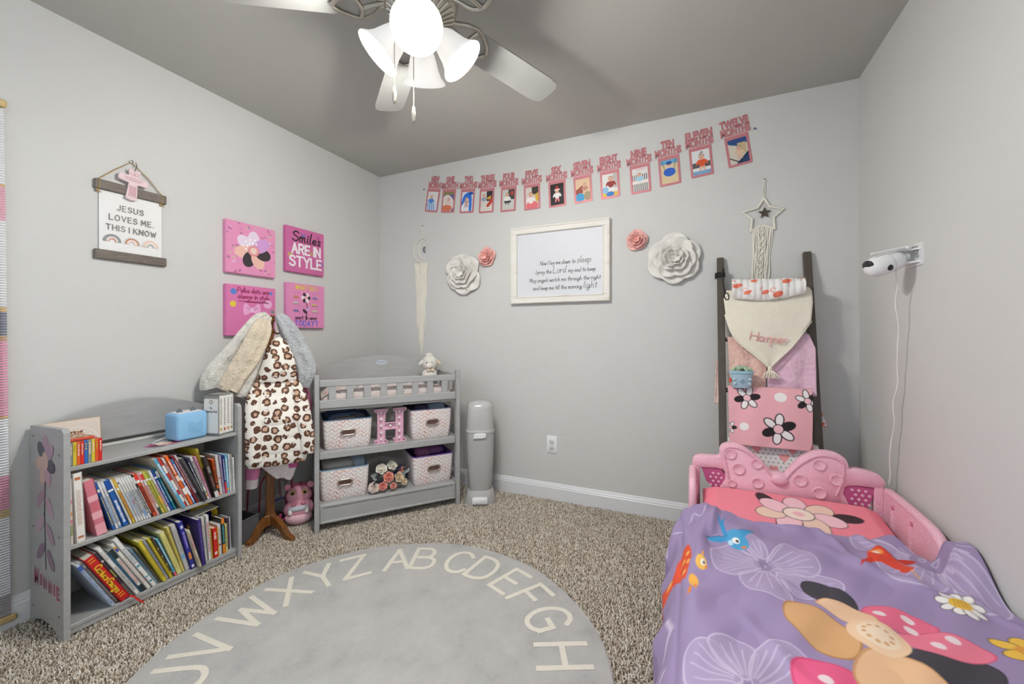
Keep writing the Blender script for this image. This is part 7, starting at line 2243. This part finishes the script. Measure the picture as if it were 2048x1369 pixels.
    p.oval(.135, 1.612, .012, .014, '#f4f4f2'); p.oval(.139, 1.610, .005, .006, '#1d2a3a'); p.oval(.158, 1.588, .009, .006, '#e8823a', .4); p.oval(.118, 1.60, .008, .013, '#bfe0f0')
    # orange spotted bow shape at the left edge and the yellow chick
    p.poly([(-.075, 1.46), (-.045, 1.43), (-.036, 1.515), (-.014, 1.530), (-.006, 1.457), (-.012, 1.42), (-.024, 1.345), (-.043, 1.384), (-.075, 1.37)], '#e2502c', 1, 3)
    for x, y in ((-.018, 1.485), (-.03, 1.455), (-.016, 1.435), (-.028, 1.39), (-.05, 1.42)):
        p.oval(x, y, .0055, .011, '#f2b05a')
    p.oval(.022, 1.418, .016, .028, '#f3c05a'); p.oval(-.0, 1.325, .013, .038, '#f3b44c', .12)
    p.oval(.027, 1.42, .007, .012, '#f6f2ea'); p.oval(.030, 1.42, .003, .006, '#2a2018'); p.oval(.036, 1.404, .004, .006, '#e8822e')
    p.line([(-.008, 1.29), (-.012, 1.245)], .008, '#ef8a2c'); p.line([(.004, 1.30), (.006, 1.27)], .006, '#ef8a2c'); p.line([(.026, 1.446), (.028, 1.462)], .005, '#f3a83c')
    # red bird
    p.poly([(.505, 1.622), (.512, 1.66), (.530, 1.715), (.562, 1.738), (.585, 1.728), (.590, 1.69), (.602, 1.63), (.576, 1.605), (.540, 1.635)], '#e2452c', 1, 3)
    p.poly([(.472, 1.584), (.500, 1.640), (.520, 1.655), (.515, 1.625), (.49, 1.60)], '#c93526', 1, 2); p.poly([(.588, 1.69), (.613, 1.712), (.655, 1.716), (.610, 1.675)], '#c93526', 1, 2)
    p.poly([(.595, 1.63), (.625, 1.665), (.612, 1.62), (.58, 1.585), (.57, 1.60)], '#dd4a2c', 1, 2)
    p.oval(.548, 1.705, .018, .016, '#f0944a'); p.oval(.546, 1.700, .009, .009, '#f6ece2'); p.line([(.600, 1.61), (.600, 1.555)], .004, '#e8b04a')
    # daisy and yellow flower
    for k in range(9):
        a = 2 * math.pi * k / 9
        x, y = .648 + .030 * math.cos(a), 1.470 + .036 * math.sin(a)
        p.oval(x, y, .019, .014, '#3c3038', a); p.oval(x, y, .0165, .0115, '#f3f0ee', a)
    p.oval(.648, 1.470, .022, .024, '#e8bb45'); [p.line([(.634 + .007 * i, 1.456), (.640 + .007 * i, 1.484)], .0018, '#b9842a') for i in range(4)]
    for k in range(5):
        a = 2 * math.pi * k / 5
        x, y = .690 + .030 * math.cos(a), 1.32 + .034 * math.sin(a)
        p.oval(x, y, .026, .020, '#3c3038', a); p.oval(x, y, .0235, .0175, '#f1c34a', a)
    p.oval(.690, 1.32, .016, .017, '#e09a3a')
    me = grid_mesh('cloth', X, Yc, Z, p.c, [vcol(.62, .06, 700)])
    o = link('cloth', me, c)
    md = o.modifiers.new('thick', 'SOLIDIFY'); md.thickness = .010; md.offset = -1
comforter()

# ------------------------------------------------------------------ wall camera and its cable on the right wall
def wall_camera():
    c = thing('wall_camera', 'white bullet camera with dark lens on a star cut bracket on the right wall', 'camera', (XR, 2.045, 1.425), RW)
    # local x points to world -y (towards the viewer), local -y into the room
    wht = plain('#eceded', .3, var=0); bk_ = plain('#15161a', .15, var=0)
    MB().prism(rrect(-.062, -.042, .062, .042, .004), -.004, 0).build('mount_plate', wht, c)
    # bracket: two notched cheeks running out from the plate
    for z in (-.028, .020):
        pts = [(-.055, 0), (.058, 0), (.020, .030), (.034, .066), (.0, .050), (-.034, .066), (-.022, .032)]
        vs = [(x, -d, z - .003) for x, d in pts] + [(x, -d, z + .003) for x, d in pts]
        n = len(pts)
        MB().add(vs, [tuple(range(n)), tuple(reversed(range(n, 2 * n)))] + [(i, n + i, n + (i + 1) % n, (i + 1) % n) for i in range(n)]).build('bracket_cheek', wht, c)
    MB().tube([(0, -.02, .0), (0, -.058, -.005)], .016, 12).build('swivel_arm', wht, c, 50)
    for x, z in ((.03, .010), (.034, -.006), (.012, .028), (.026, .028)):
        MB().lathe([(.001, 0), (.006, 0), (.006, .008), (.001, .009)], 10, 0, Matrix.Translation((x, -.006, z)) @ Matrix.Rotation(R(90), 4, 'X')).build('screw', plain('#b9babb', .25, .8), c, 40)
    M = Matrix.Translation((.0, -.052, -.010)) @ Matrix.Rotation(R(20), 4, 'Z') @ Matrix.Rotation(R(110), 4, 'X') @ Matrix.Diagonal((1.2, 1.2, .95, 1))
    MB().lathe([(.001, -.018), (.020, -.014), (.030, 0), (.033, .02), (.033, .042)], 28, 0, M).build('rear_shell', wht, c, 60)
    MB().lathe([(.0322, .040), (.0322, .044)], 28, 0, M).build('seam', plain('#8a8c90', .4), c)
    MB().lathe([(.0335, .044), (.035, .06), (.034, .085), (.029, .107), (.020, .120), (.010, .125), (.001, .126)], 28, 0, M).build('front_shell', wht, c, 70)
    MB().ball((0, .012, .114), (.022, .017, .011), 16, 0, M).build('lens', bk_, c, 180)
    for sx in (-1, 1):
        MB().ball((sx * .030, -.012, .068), (.006, .011, .012), 12, 0, M).build('sensor_window', bk_, c, 180)
    MB().tube([(.030, -.03, .030), (.036, -.06, .026), (.055, -.150, .008)], [.0055, .0055, .004], 8).build('antenna', wht, c, 60)
    MB().ball((.031, -.034, .028), (.010, .008, .008), 10).build('antenna_joint', wht, c, 180)
    # cable
    rr = random.Random(4)
    pts = [(.012, -.060, -.040), (.008, -.058, -.07)]
    for k in range(1, 24):
        z = -.07 - k * .041
        pts.append((  .008 - k * .0070 + .004 * math.sin(k * 1.9) , -.058 + .026 * min(1, k / 8) * 1 + .004 * math.sin(k * 1.3 + 1), z))
    MB().tube(smooth_line(pts, 3), .0028, 6).build('cable', plain('#e9e7e3', .5, var=0), c, 80)
wall_camera()
